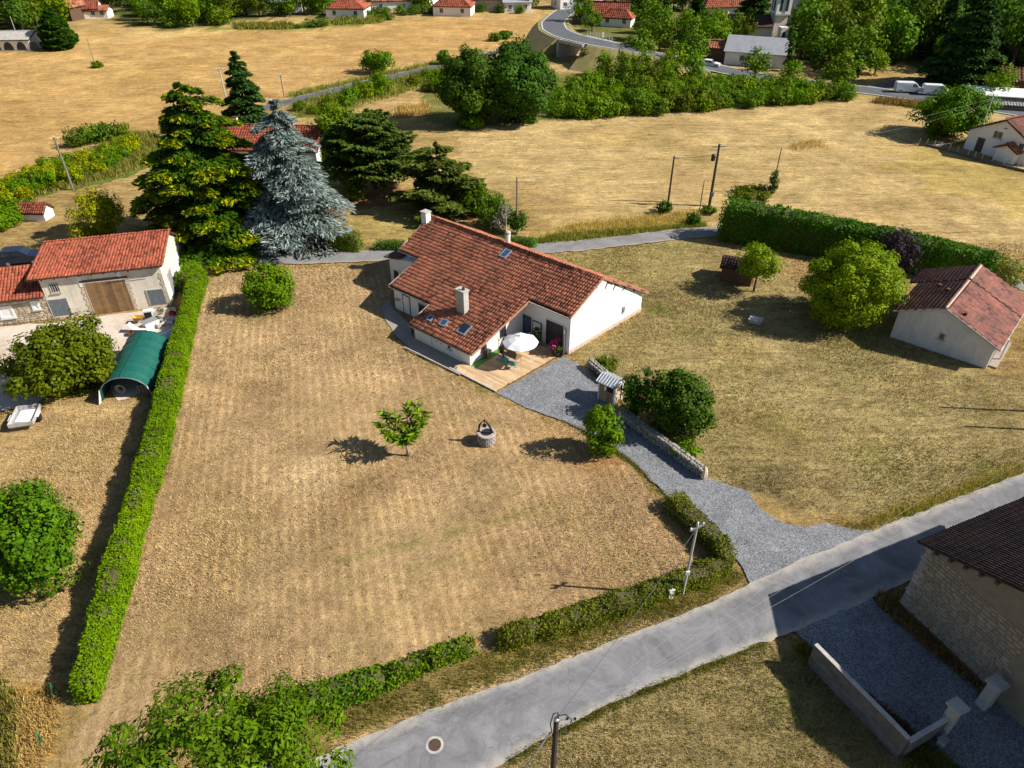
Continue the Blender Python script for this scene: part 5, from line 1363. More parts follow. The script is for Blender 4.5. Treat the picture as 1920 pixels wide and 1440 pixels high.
for k in range(n):
    t = 2 * math.pi * k / n; MB().tube([UC + ZU * 0.42, UC + vec(math.cos(t) * R_, math.sin(t) * R_, -0.02)], 0.014, 4).build('rib', M['metal'], par)

def table(c, L, w, h, ang, label, mat='teal', leg='metal', name='garden_table'):
    t = thing(name, label, 'table', c); ex = vec(math.cos(ang), math.sin(ang), 0); ey = vec(-ex[1], ex[0], 0)
    MB().obox(c - ex * L / 2 - ey * w / 2 + ZU * (h - 0.05), ex * L, ey * w, ZU * 0.05).build('top', M[mat], t)
    for sx in (-1, 1):
        for sy in (-1, 1): MB().tube([c + ex * sx * (L / 2 - 0.1) + ey * sy * (w / 2 - 0.1), c + ex * sx * (L / 2 - 0.12) + ey * sy * (w / 2 - 0.12) + ZU * (h - 0.05)], 0.025, 6).build('leg', M[leg], t)
    return t
def chair(c, ang, label, mat='teal', group='garden chairs'):
    t = thing('garden_chair', label, 'chair', c, group); ex = vec(math.cos(ang), math.sin(ang), 0); ey = vec(-ex[1], ex[0], 0)
    MB().obox(c - ex * 0.24 - ey * 0.24 + ZU * 0.42, ex * 0.48, ey * 0.48, ZU * 0.05).build('seat', M[mat], t)
    MB().slab([c - ex * 0.24 - ey * 0.24 + ZU * 0.46, c - ex * 0.24 + ey * 0.24 + ZU * 0.46, c - ex * 0.34 + ey * 0.22 + ZU * 0.98, c - ex * 0.34 - ey * 0.22 + ZU * 0.98], ex * 0.04).build('backrest', M[mat], t)
    for sx in (-1, 1):
        for sy in (-1, 1): MB().tube([c + ex * sx * 0.24 + ey * sy * 0.24, c + ex * sx * 0.2 + ey * sy * 0.2 + ZU * 0.42], 0.018, 5).build('leg', M['metal'], t)
D0 = ZU * 0.082
table(W(2.55, 3.05) + D0, 1.6, 0.9, 0.74, ka, 'garden table under the parasol on the deck', 'wood_deck')
chair(W(2.6, 2.2) + D0, ka + 1.57, 'teal garden chair nearest to the gravel')
chair(W(3.3, 2.25) + D0, ka + 1.9, 'teal garden chair at the right of the table')
chair(W(1.35, 3.1) + D0, ka, 'dark garden chair beside the parasol base', 'wood_dark')
def planter(c, r, h, label, mat, leafmat, lr, lh, seed, n=260, leaf=0.2, spiky=0.5):
    t = thing('potted_plant', label, 'plant', c)
    MB().lathe(c, [(r * 0.75, 0), (r, h), (r * 0.88, h), (r * 0.85, h - 0.06)], 12).build('pot', M[mat], t)
    V, F, v, P = crown(lr, lh, 14, lr * 0.45, n, leaf, 0.1, seed, spiky=spiky)
    put(bpy.data.objects.new('foliage', mesh_np('foliage', V + np.array([0, 0, h + lh * 0.8]), F, leafmat, v)), t)
    return t
planter(W(2.35, 6.75) + D0, 0.3, 0.5, 'dark green potted shrub left of the garage door', 'dark', LM['deep'], 0.55, 0.85, 71)
planter(W(4.95, 6.45) + D0, 0.32, 0.4, 'dark leafy plant at the deck corner by the garage', 'dark', LM['deep'], 0.55, 0.5, 73, 200)
planter(W(4.75, 6.6) + D0 + vec(-0.15, 0.1, 0), 0.28, 0.45, 'pink flowering shrub in a pot beside the garage door', 'tile', LM['pink'], 0.55, 0.65, 72, 320, 0.16)
t = thing('storage_bench', 'pale storage bench against the recessed wall', 'bench', W(1.6, 7.0) + D0)
MB().obox(W(1.1, 6.75) + D0, HU * 1.1, HG * 0.5, ZU * 0.5).build('chest', M['concrete'], t); MB().obox(W(1.06, 6.72) + D0 + ZU * 0.5, HU * 1.18, HG * 0.56, ZU * 0.05).build('lid', M['white'], t)
t = thing('clothes_post', 'white post with a small wheel standing by the lit house wall', 'post', W(0.95, 2.9) + D0)
MB().tube([W(0.95, 2.9) + D0, W(0.95, 2.9, 2.2)], 0.03, 6).build('shaft', M['grey'], t); MB().obox(W(0.6, 2.88, 1.9), HU * 0.7, HG * 0.04, ZU * 0.04).build('crossbar', M['white'], t)
t = thing('folded_awning', 'dark rolled awning leaning on the lit wall', 'awning', W(0.3, 1.85) + D0)
MB().tube([W(0.32, 1.85) + D0, W(0.2, 1.9, 1.2), W(0.1, 1.9, 1.75)], [0.16, 0.2, 0.07], 8).build('roll', M['wood_dark'], t)

# ------------------------------------------------------------------ old well on the lawn
WL = G(912, 828)
t = thing('stone_well', 'old round stone well with iron arch on the front lawn', 'well', WL)
ms = stone_meshes('well', M['stone_grey'])
MB().lathe(WL, [(0.66, -0.1), (0.66, 0.84), (0.48, 0.84), (0.48, 0.3)], 20).build('shaft', M['mortar'], t)
for r in range(4):
    for k in range(13):
        a = 2 * math.pi * (k + 0.5 * (r % 2)) / 13
        ob = bpy.data.objects.new('stone', random.choice(ms)); COL.objects.link(ob); ob.parent = t; ORG[ob.name] = WL
        ex, eo = Vector((-math.sin(a), math.cos(a), 0)), Vector((math.cos(a), math.sin(a), 0))
        rot = Matrix((ex, Vector((0, 0, 1)), eo)).transposed().to_4x4()
        ob.matrix_basis = Matrix.Translation(eo * 0.66 + Vector((0, 0, 0.11 + r * 0.21))) @ rot @ Matrix.Diagonal((0.34, 0.21, 0.14, 1))
MB().lathe(WL + ZU * 0.84, [(0.74, 0), (0.76, 0.08), (0.72, 0.13), (0.46, 0.13), (0.46, 0.0)], 18).build('rim', M['stone_grey'], t, v=[0.9] * 80)
MB().lathe(WL + ZU * 0.86, [(0.455, 0), (0.455, 0.03)], 14).build('cover', M['dark'], t)
arch = [WL + vec(-0.62, 0.1, 0.7), WL + vec(-0.5, 0.1, 1.6), WL + vec(-0.12, 0.05, 2.15), WL + vec(0.2, 0.0, 1.7), WL + vec(0.6, -0.1, 0.75)]
MB().tube(arch, 0.085, 6).build('arch', M['black'], t)
MB().tube([WL + vec(-0.12, 0.05, 2.1), WL + vec(-0.12, 0.05, 1.7)], 0.03, 5).build('hook', M['black'], t)
MB().lathe(WL + vec(-0.12, 0.05, 1.45), [(0.06, 0), (0.15, 0.04), (0.15, 0.2), (0.06, 0.24)], 10).build('pulley', M['black'], t)
MB().tube([WL + vec(0.25, -0.55, 0.0), WL + vec(0.25, -0.6, 0.95)], 0.04, 5).build('pump_pipe', M['black'], t)

# ------------------------------------------------------------------ poles and wires
POLE = {}
def pole(key, bpx, top, label, r=0.13, mat='wood_pole', arm=None, name='utility_pole', lean=None, group='utility poles', lamp=False):
    B = G(*bpx); h = HT(B, *top) if not isinstance(top, (int, float)) else top
    t = thing(name, label, 'pole', B, group)
    T = B + ZU * h
    if lean is not None: T = T + vec(*lean)
    MB().tube([B - ZU * 0.2, (B + T) / 2, T], [r, r * 0.85, r * 0.68], 8).build('shaft', M[mat], t)
    if arm:
        a = vec(math.cos(arm[0]), math.sin(arm[0]), 0)
        MB().obox(T - a * arm[1] / 2 - ZU * 0.35 - vec(-a[1], a[0], 0) * 0.05, a * arm[1], vec(-a[1], a[0], 0) * 0.1, ZU * 0.1).build('crossarm', M['metal'], t)
        for s in (-0.45, 0.0, 0.45):
            MB().lathe(T + a * s * arm[1] - ZU * 0.25 + (ZU * 0.25 if s == 0 else 0), [(0.03, 0), (0.06, 0.05), (0.06, 0.13), (0.02, 0.17)], 8).build('insulator', M['white'], t)
    else:
        MB().lathe(T, [(r * 0.7, 0), (r * 0.72, 0.03), (0.02, 0.06)], 8).build('cap', M['metal'], t)
    POLE[key] = T
    return t, B, T
t, B, T = pole('hedge', (1280, 1113), (1318, 985), 'pale concrete pole rising from the road hedge', 0.10, 'concrete', (0.5, 1.0))
MB().obox(B + vec(-0.12, -0.16, 1.9), vec(0.24, 0, 0), vec(0, 0.1, 0), ZU * 0.3).build('junction_box', M['white'], t)
t, B, T = pole('big', (1330, 385), (1345, 270), 'tall dark pole with crossarm and transformer in the field', 0.2, 'pole_black', (0.1, 1.7))
MB().lathe(T + vec(-0.55, -0.1, -2.1), [(0.22, 0), (0.28, 0.08), (0.28, 0.75), (0.2, 0.85)], 12).build('transformer', M['dark'], t)
MB().obox(T + vec(-0.35, -0.06, -1.75), vec(0.35, 0, 0), vec(0, 0.1, 0), ZU * 0.1).build('bracket', M['metal'], t)
MB().obox(B + vec(-0.1, -0.35, 1.3), vec(0.35, 0, 0), vec(0, 0.2, 0), ZU * 0.6).build('switch_box', M['blue_grey'], t)
t, B, T = pole('mid', (1253, 378), (1262, 292), 'dark wooden pole left of the transformer pole', 0.15, 'pole_black')
MB().obox(T + vec(0.05, -0.06, -0.4), vec(0.45, 0, 0), vec(0, 0.1, 0), ZU * 0.08).build('bracket', M['metal'], t)
pole('post', (1312, 392), (1317, 337), 'short thin post beside the transformer pole', 0.07, 'pole_black', name='field_post')
pole('left', (137, 355), (103, 257), 'weathered wooden pole in the green strip at left', 0.17, 'wood_pole', (0.4, 0.9))
pole('house', (969, 440), (969, 333), 'grey wooden pole behind the house', 0.13, 'wood_pole')
pole('house2', (949, 452), (949, 373), 'thin pale pole behind the house chimney pipe', 0.05, 'concrete')
pole('ivy', (1447, 362), (1464, 277), 'leaning pole overgrown with ivy in the right field', 0.09, 'pole_black')
pole('cedar', (425, 190), (411, 127), 'concrete pole between the golden cedar and the spruce', 0.16, 'concrete', (0.2, 1.2))
pole('lane', (533, 182), (529, 140), 'wooden pole beside the far lane', 0.13, 'wood_pole', (0.3, 0.7))
pole('front', (624, 440), (617, 383), 'thin grey post beside the block shaped hedge', 0.05, 'metal')
pole('slim', (178, 120), (167, 72), 'slim pole with a bush at its foot in the far field', 0.09, 'wood_pole')
pole('farm', (1827, 275), (1858, 180), 'pole in front of the white farmhouse', 0.13, 'concrete')
pole('carport', (34, 72), (21, 30), 'thin pole behind the low white house at top left', 0.10, 'concrete')
t, B, T = pole('near', (1029, 1562), (1027, 1348), 'dark wooden pole with looped cables at the bottom edge', 0.15, 'pole_black')
lp = [T + vec(0.0, 0, 0.25), T + vec(0.35, 0.1, 0.2), T + vec(0.6, 0.1, -0.2), T + vec(0.5, 0.0, -0.75), T + vec(0.2, -0.1, -0.7)]
MB().tube(lp, 0.022, 5).build('cable_loop', M['black'], t)
MB().tube([T + vec(-0.1, 0, -1.3), T + vec(-0.22, 0.05, -0.4), T + vec(-0.12, 0.05, 0.35), T + vec(0.05, 0.05, 0.4), T + vec(0.1, 0, -0.2)], 0.022, 5).build('cable_loop', M['black'], t)
MB().tube([T + vec(0.1, 0, -0.05), T + vec(0.75, 0.05, 0.0)], 0.02, 5).build('bracket', M['metal'], t)
for dx in (0.42, 0.72): MB().lathe(T + vec(dx, 0.05, -0.08), [(0.03, 0), (0.06, 0.05), (0.03, 0.14)], 8).build('insulator', M['black'], t)
t, B, T = pole('corner', (-38, 1400), 6.5, 'grey pole at the bottom left corner', 0.12, 'concrete', lean=(0, 0, 0))

def wire(a, b, label, sag=0.02, r=0.013, mat='wire', group='overhead wires'):
    a, b = vec(*a), vec(*b); L = np.linalg.norm(b - a); pts = []
    for i in range(17):
        s = i / 16; p = a + (b - a) * s; p[2] -= 4 * sag * L * s * (1 - s); pts.append(p)
    o = MB().tube(pts, r, 4).build('overhead_wire', M[mat], loc=a, smooth=True)
    return tag(o, label, 'wire', group)
NP = POLE['near']; RP = vec(46, 41, 8.0)
for k, dz in enumerate((0, -0.22, -0.42, 0.25)):
    wire(NP + ZU * (dz - 0.1) + vec(0.3, 0, 0), RP + vec(-2 * k, 1.5 * k, dz * 1.6), ['second', 'third', 'lowest', 'top'][k] + ' of the four pale overhead wires above the road', 0.015, 0.005, 'wire_pale', 'wires above the road')
wire(NP + ZU * 0.1, POLE['hedge'] - ZU * 0.3, 'dark wire from the bottom pole to the hedge pole', 0.02)
wire(NP + vec(-0.2, 0, -0.9), vec(-9.0, 3.0, 5.0), 'thick dark cable leaving the bottom pole to the left', 0.03, 0.03)
wire(POLE['hedge'] - ZU * 0.5, W(1.0, 0.5, 3.2), 'thin wire from the hedge pole towards the house', 0.03, 0.01)
wire(POLE['mid'] - ZU * 0.3, POLE['big'] - ZU * 1.2, 'wire between the two field poles', 0.03, 0.014)
wire(POLE['house'], POLE['mid'] - ZU * 0.3, 'wire from the pole behind the house to the field poles', 0.02, 0.012)
wire(POLE['farm'] - ZU * 0.3, POLE['big'] - ZU * 0.4, 'wire from the transformer pole to the farmhouse pole', 0.02, 0.009, 'wire_pale')
wire(POLE['farm'] - ZU * 1.1, POLE['ivy'], 'wire from the ivy pole to the farmhouse pole', 0.02, 0.008, 'wire_pale')
# poles standing out of view at the right whose shadows cross the lawn
for (key, x, y, h, lb) in (('shade_a', 2040, 776, 9.0, 'pole outside the right edge that shades the lawn'), ('shade_b', 2070, 812, 8.2, 'second pole outside the right edge that shades the lawn')):
    pole(key, (x, y), h, lb, 0.14, 'wood_pole')

# ------------------------------------------------------------------ small street things
p = G(1256, 1121); t = thing('electric_cabinet', 'white electricity cabinet beside the hedge pole', 'cabinet', p)
MB().box(p, (0.34, 0.24, 0.08), 0.35).build('plinth', M['concrete'], t); MB().box(p + ZU * 0.08, (0.32, 0.22, 0.72), 0.35).build('case', M['white'], t); MB().box(p + ZU * 0.80, (0.38, 0.28, 0.05), 0.35).build('lid', M['white'], t)
p = G(1352, 1058); t = thing('green_cabinet', 'small green service box at the hedge corner', 'cabinet', p)
MB().box(p, (0.3, 0.25, 0.55), 0.8).build('case', M['plastic_green'], t); MB().box(p + ZU * 0.55, (0.34, 0.29, 0.04), 0.8).build('lid', M['plastic_green'], t)
p = G(890, 1210); t = thing('red_marker', 'small red marker in the hedge gap', 'marker', p)
MB().lathe(p, [(0.07, 0), (0.07, 0.35), (0.12, 0.36), (0.12, 0.46), (0.05, 0.55)], 8).build('body', M['red'], t)
p = G(815, 1397) + ZU * 0.016; t = thing('manhole_cover', 'round iron manhole cover in the road', 'manhole', p)
MB().lathe(p, [(0.46, -0.02), (0.46, 0.006), (0.33, 0.008), (0.33, -0.01)], 28).build('collar', M['concrete'], t)
MB().lathe(p, [(0.325, -0.02), (0.325, 0.004)], 28).build('lid', M['rust'], t)
for k in range(5): MB().box(p + vec(0, -0.22 + k * 0.11, 0.004), (0.62 * math.sqrt(max(0.1, 1 - ((k - 2) * 0.32) ** 2)) * 0.9, 0.03, 0.006)).build('rib', M['rust'], t)
p = G(1416, 604); t = thing('stone_slab', 'pale rectangular concrete cover slab on the right lawn', 'slab', p)
MB().box(p, (1.15, 0.85, 0.34), -0.5).build('kerb', M['concrete'], t); MB().box(p + ZU * 0.34, (1.3, 1.0, 0.08), -0.5).build('lid', M['concrete'], t)
for i, (x, y) in enumerate(((108, 1304), (84, 1394))):
    p = G(x, y); t = thing('fence_stake', ['green metal stake at the lower end of the long hedge', 'green metal stake in the tall dry grass at lower left'][i], 'stake', p, 'green stakes')
    MB().tube([p - ZU * 0.1, p + ZU * 1.15], 0.03, 5).build('shaft', M['plastic_green'], t)
    MB().tube([p + ZU * 1.1, p + vec(0.05, -0.45, 0.02)], 0.02, 5).build('strut', M['plastic_green'], t)

# ------------------------------------------------------------------ polytunnel
T0, T1 = G(240, 750), G(283, 660)
te = unit(T1 - T0); tn = vec(-te[1], te[0], 0); Lt = np.linalg.norm(T1 - T0); Rt = 2.1; Ht = 2.25
tun = thing('polytunnel', 'green tarpaulin tunnel shelter between the yard tree and the hedge', 'tunnel', T0)
nseg, nring = 14, 26
V, F = [], []
for i in range(nring + 1):
    s = Lt * i / nring; bulge = 1.0 - 0.03 * abs(math.sin(math.pi * i / nring * 6))
    for k in range(nseg + 1):
        a = math.pi * k / nseg
        V.append(T0 + te * s + tn * math.cos(a) * Rt * bulge + ZU * (math.sin(a) ** 0.85 * Ht * bulge + 0.03))
for i in range(nring):
    for k in range(nseg): F.append((i * (nseg + 1) + k, i * (nseg + 1) + k + 1, (i + 1) * (nseg + 1) + k + 1, (i + 1) * (nseg + 1) + k))
o = MB().add(V, F).build('cover', M['tarp'], tun, smooth=True)
o.modifiers.new('thickness', 'SOLIDIFY').thickness = 0.03
for i in range(7):
    s = Lt * i / 6
    MB().tube([T0 + te * s + tn * math.cos(math.pi * k / 14) * (Rt + 0.02) + ZU * (math.sin(math.pi * k / 14) ** 0.85 * (Ht + 0.02)) for k in range(15)], 0.035, 5).build('hoop', M['tarp' if i else 'metal'], tun)
MB().tube([T0 + te * 0.05 + ZU * (Ht + 0.05), T1 + ZU * (Ht + 0.05)], 0.03, 5).build('ridge_pole', M['tarp'], tun)
for sg in (-1, 1):                                                     # tied back flaps at the mouth
    MB().slab([T0 + tn * sg * Rt, T0 + tn * sg * Rt - te * 0.35 + tn * sg * 0.1, T0 + tn * sg * Rt * 0.9 - te * 0.1 + ZU * 1.3], te * 0.04 + vec(0.01, 0.01, 0)).build('flap', M['white'], tun)
# things stored inside
p = T0 + te * 0.9 - tn * 0.9; t = thing('firewood_stack', 'dim stack of round logs inside the tunnel mouth on the right', 'firewood', p)
for k in range(9): MB().tube([p + tn * (-0.4 + 0.28 * (k % 3) ) + ZU * (0.15 + 0.26 * (k // 3)), p + te * 0.6 + tn * (-0.4 + 0.28 * (k % 3)) + ZU * (0.15 + 0.26 * (k // 3))], 0.125, 8).build('log', M['bark_pale'], t)
p = T0 + te * 1.0 + tn * 0.7; t = thing('hose_reel', 'coiled hose inside the tunnel mouth on the left', 'hose', p)
for k in range(3):
    MB().tube([p + vec(math.cos(a) * (0.42 - 0.07 * k), -0.1 + 0.06 * k, 0.55 + math.sin(a) * (0.42 - 0.07 * k)) for a in np.linspace(0, 6.2, 18)], 0.03, 5).build('coil', M['concrete'], t)

# trailer
TA = G(52, 790); ta = D2R(105)
tr = thing('car_trailer', 'small flat white trailer parked on the dry grass at left', 'trailer', TA)
ex = vec(math.cos(ta), math.sin(ta), 0); ey = vec(-ex[1], ex[0], 0)
TP = lambda x, y, z: TA + ex * x + ey * y + ZU * z
MB().obox(TP(-1.2, -0.85, 0.45), ex * 2.4, ey * 1.7, ZU * 0.05).build('bed', M['zinc'], tr)
for (x, y, a, b) in ((-1.2, -0.9, 2.4, 0.05), (-1.2, 0.85, 2.4, 0.05), (-1.25, -0.9, 0.05, 1.8), (1.2, -0.9, 0.05, 1.8)):
    MB().obox(TP(x, y, 0.44), ex * a, ey * b, ZU * 0.34).build('side_panel', M['concrete'], tr)
MB().slab([TP(-0.9, -0.6, 0.52), TP(0.8, -0.7, 0.52), TP(0.9, 0.5, 0.56), TP(-0.7, 0.6, 0.54)], (0, 0, 0.02)).build('ground_sheet', M['cloth_white'], tr)
for sg in (-1, 1):
    w_ = MB().tube([TP(-0.1, sg * 0.92, 0.3), TP(-0.1, sg * 1.08, 0.3)], 0.3, 14).build('wheel', M['black'], tr)
    MB().obox(TP(-0.5, sg * 1.0 - 0.11, 0.62), ex * 0.8, ey * 0.22, ZU * 0.04).build('mudguard', M['white'], tr)
MB().tube([TP(1.2, 0, 0.42), TP(2.1, 0, 0.4)], 0.05, 6).build('drawbar', M['metal'], tr)
MB().tube([TP(-1.27, -0.8, 0.35), TP(-1.27, 0.8, 0.35)], 0.03, 5).build('rear_bar', M['rust'], tr)

# clutter by the barn
def at_yard(x, y): return G(x, y)
p = at_yard(285, 615); t = thing('white_freezer', 'white chest freezer standing beside the tunnel', 'freezer', p)
MB().box(p, (1.3, 0.75, 0.8), 0.9).build('case', M['white'], t); MB().box(p + ZU * 0.81, (1.34, 0.79, 0.1), 0.9).build('lid', M['zinc'], t)
p = at_yard(312, 632); t = thing('boat_tender', 'upturned white dinghy between the tunnel and the hedge', 'boat', p)
V = []; 
for i, (s, w_, h_) in enumerate(((-1.3, 0.35, 0.3), (-0.9, 0.6, 0.45), (0, 0.7, 0.5), (0.8, 0.5, 0.42), (1.35, 0.05, 0.2))):
    V += [tuple(p + vec(0.45, 0.9, 0) * 0.98 * s + vec(0.9, -0.45, 0) * w_ * k + ZU * (h_ * math.cos(k * 1.4) + 0.02)) for k in (-1, -0.5, 0, 0.5, 1)]
MB().add(V, [(i * 5 + k, i * 5 + k + 1, (i + 1) * 5 + k + 1, (i + 1) * 5 + k) for i in range(4) for k in range(4)]).build('hull', M['white'], t, smooth=True)
p = at_yard(262, 605); t = thing('wheelbarrow', 'wheelbarrow with a yellow tub beside the barn door', 'wheelbarrow', p)
MB().add([tuple(p + vec(x, y, z)) for (x, y, z) in ((-0.5, -0.3, 0.7), (0.5, -0.35, 0.7), (0.5, 0.35, 0.7), (-0.5, 0.3, 0.7), (-0.3, -0.2, 0.38), (0.3, -0.22, 0.38), (0.3, 0.22, 0.38), (-0.3, 0.2, 0.38))], [(4, 5, 6, 7), (0, 1, 5, 4), (1, 2, 6, 5), (2, 3, 7, 6), (3, 0, 4, 7)]).build('tub', M['yellow'], t)
MB().tube([p + vec(0.55, -0.06, 0.2), p + vec(0.55, 0.06, 0.2)], 0.2, 12).build('wheel', M['black'], t)
for sg in (-1, 1): MB().tube([p + vec(0.55, 0, 0.2), p + vec(0, sg * 0.25, 0.36), p + vec(-1.0, sg * 0.3, 0.62)], 0.022, 5).build('handle', M['metal'], t)
p = at_yard(283, 598); t = thing('upright_trough', 'dark open sided white tub standing on edge by the barn', 'tub', p)
MB().box(p, (0.9, 0.5, 1.05), 0.3).build('shell', M['white'], t); MB().box(p + vec(-0.06, -0.06, 0.1), (0.66, 0.46, 0.8), 0.3).build('hollow', M['black'], t)
planter(at_yard(303, 596), 0.35, 0.4, 'grey leaved shrub in a tub by the barn wall', 'concrete', LM['grey'], 0.5, 0.5, 81, 220, 0.16)
p = at_yard(266, 622); t = thing('garden_lounger', 'white folding lounger frame in front of the tunnel', 'lounger', p)
MB().slab([p + vec(-0.7, -0.3, 0.35), p + vec(0.6, -0.3, 0.35), p + vec(0.6, 0.3, 0.35), p + vec(-0.7, 0.3, 0.35)], (0, 0, 0.05)).build('bed', M['white'], t)
MB().slab([p + vec(-0.7, -0.3, 0.4), p + vec(-0.7, 0.3, 0.4), p + vec(-1.1, 0.3, 0.9), p + vec(-1.1, -0.3, 0.9)], (0.05, 0, 0.02)).build('backrest', M['white'], t)
for (x, y) in ((-0.6, -0.28), (0.5, -0.28), (-0.6, 0.28), (0.5, 0.28)): MB().tube([p + vec(x, y, 0), p + vec(x, y, 0.35)], 0.02, 5).build('leg', M['dark'], t)
for i, (x, y, s) in enumerate(((320, 606, 0.5), (300, 612, 0.6), (246, 628, 0.45), (324, 590, 0.4))):
    p = at_yard(x, y); mt = ['white', 'concrete', 'wood_dark', 'red'][i]
    t = thing('yard_crate', ['white crate beside the hedge in the barn yard', 'pale grey crate next to the dinghy', 'dark wooden crate at the left of the tunnel', 'red fuel crate at the barn corner'][i], 'crate', p, 'crates in the barn yard')
    MB().box(p, (s * 1.3, s, 0.06), i).build('base', M[mt], t)
    for (dx, dy, a, b) in ((0, -s / 2, s * 1.3, 0.04), (0, s / 2, s * 1.3, 0.04), (-s * 0.65, 0, 0.04, s), (s * 0.65, 0, 0.04, s)):
        c, s_ = math.cos(i), math.sin(i); MB().box(p + vec(c * dx - s_ * dy, s_ * dx + c * dy, 0.06), (a, b, s * 0.7), i).build('side_panel', M[mt], t)
p = at_yard(8, 690); t = thing('timber_prop', 'thin timber prop leaning in the yard at left edge', 'post', p)
MB().tube([p, p + vec(-0.5, 0.3, 2.2)], 0.05, 6).build('shaft', M['wood_dark'], t); MB().box(p, (0.35, 0.3, 0.06)).build('foot', M['barge_pale'], t)

# ------------------------------------------------------------------ vehicles
def vehicle(name, label, cat, base, ang, prof, width, paint, wheels, side_win, front_win, group=None, wr=0.32, light=True):
    """body from a side profile [(x, z)], swept across the width and drawn in at the top"""
    t = thing(name, label, cat, base, group)
    ex = vec(math.cos(ang), math.sin(ang), 0); ey = vec(-ex[1], ex[0], 0)
    P = lambda x, y, z: base + ex * x + ey * y + ZU * z
    zt = max(z for _, z in prof); V = []; n = len(prof)
    ys = (-1, -0.96, 0.96, 1)
    for j, y in enumerate(ys):
        for (x, z) in prof:
            tuck = 1 - 0.14 * max(0, (z - 0.95) / max(0.3, zt - 0.95)) ** 1.2
            zz_ = z - (0.05 if j in (0, 3) and z > 0.6 else 0)
            V.append(P(x, y * width / 2 * tuck, zz_))
    F = [tuple(range(n)), tuple(range(3 * n, 4 * n))[::-1]] + [(j * n + i, (j + 1) * n + i, (j + 1) * n + (i + 1) % n, j * n + (i + 1) % n) for j in range(3) for i in range(n)]
    MB().add(V, F).build('body', M[paint], t)
    for wx in wheels:
        for sg in (-1, 1):
            w_ = MB().tube([P(wx, sg * (width / 2 - 0.2), wr), P(wx, sg * (width / 2 + 0.02), wr)], wr, 16).build('wheel', M['black'], t)
            MB().tube([P(wx, sg * (width / 2 + 0.0), wr), P(wx, sg * (width / 2 + 0.03), wr)], wr * 0.6, 12).build('rim', M['metal'], w_)
    for (poly) in side_win:
        for sg in (-1, 1):
            pts = []
            for (x, z) in poly:
                tuck = 1 - 0.14 * max(0, (z - 0.95) / max(0.3, zt - 0.95)) ** 1.2
                pts.append(P(x, sg * (width / 2 * tuck + 0.006), z))
            MB().slab(pts, ey * sg * 0.012).build('side_window', M['glass'], t)
    (xa, za), (xb, zb) = front_win
    nrm = unit(np.cross(ey, P(xb, 0, zb) - P(xa, 0, za))); nrm = nrm if np.dot(nrm, ex) * (1 if xa > 0 else -1) > 0 else -nrm
    MB().slab([P(xa, -width * 0.42, za) + nrm * 0.012, P(xa, width * 0.42, za) + nrm * 0.012, P(xb, width * 0.37, zb) + nrm * 0.012, P(xb, -width * 0.37, zb) + nrm * 0.012], nrm * 0.012).build('windscreen', M['glass'], t)
    x1 = max(x for x, _ in prof)
    for sg in (-1, 1):
        MB().obox(P(x1 - 0.05, sg * width * 0.36 - 0.16, 0.68), ex * 0.07, ey * 0.32, ZU * 0.16).build('headlight', M['zinc'], t)
        MB().obox(P(min(x for x, _ in prof) - 0.02, sg * width * 0.42 - 0.07, 0.75), ex * 0.05, ey * 0.14, ZU * 0.35).build('tail_light', M['red'], t)
    return t
VAN = [(-2.5, 0.3), (-2.55, 0.6), (-2.5, 1.9), (-2.3, 2.0), (0.9, 2.0), (1.25, 1.85), (1.85, 1.15), (2.45, 0.98), (2.58, 0.7), (2.55, 0.3)]
van_w = [[(0.55, 1.2), (1.6, 1.2), (1.2, 1.75), (0.55, 1.78)]]
vb = G(1700, 173)
vehicle('parked_van', 'white van parked by the road, left one of two', 'van', vb + ZU * 0.02, D2R(-8), VAN, 1.95, 'van_white', (-1.55, 1.6), van_w, ((1.82, 1.2), (1.28, 1.82)), 'vans parked by the road')
vehicle('parked_van', 'white van parked by the road, right one of two', 'van', G(1752, 178) + ZU * 0.02, D2R(-12), VAN, 1.95, 'van_white', (-1.55, 1.6), van_w, ((1.82, 1.2), (1.28, 1.82)), 'vans parked by the road')
CAR = [(-2.0, 0.3), (-2.1, 0.55), (-2.05, 0.95), (-1.75, 1.4), (-1.45, 1.52), (0.1, 1.5), (0.95, 1.0), (1.95, 0.85), (2.1, 0.6), (2.05, 0.3)]
SUV = [(-2.1, 0.35), (-2.15, 0.7), (-2.1, 1.1), (-1.9, 1.65), (-1.6, 1.74), (0.2, 1.72), (0.95, 1.15), (2.0, 1.02), (2.2, 0.7), (2.1, 0.35)]
suv_w = [[(-1.75, 1.15), (-0.75, 1.15), (-0.75, 1.6), (-1.6, 1.6)], [(-0.65, 1.15), (0.75, 1.15), (0.2, 1.6), (-0.65, 1.6)]]
vehicle('dark_car', 'dark blue car parked behind the stone cottage', 'car', G(46, 492) + ZU * 0.02, D2R(12), SUV, 1.85, 'car_paint', (-1.3, 1.35), suv_w, ((0.92, 1.18), (0.25, 1.66)))
car_w = [[(-1.6, 1.0), (-0.7, 1.0), (-0.7, 1.4), (-1.4, 1.4)], [(-0.6, 1.0), (0.75, 1.0), (0.1, 1.4), (-0.6, 1.4)]]
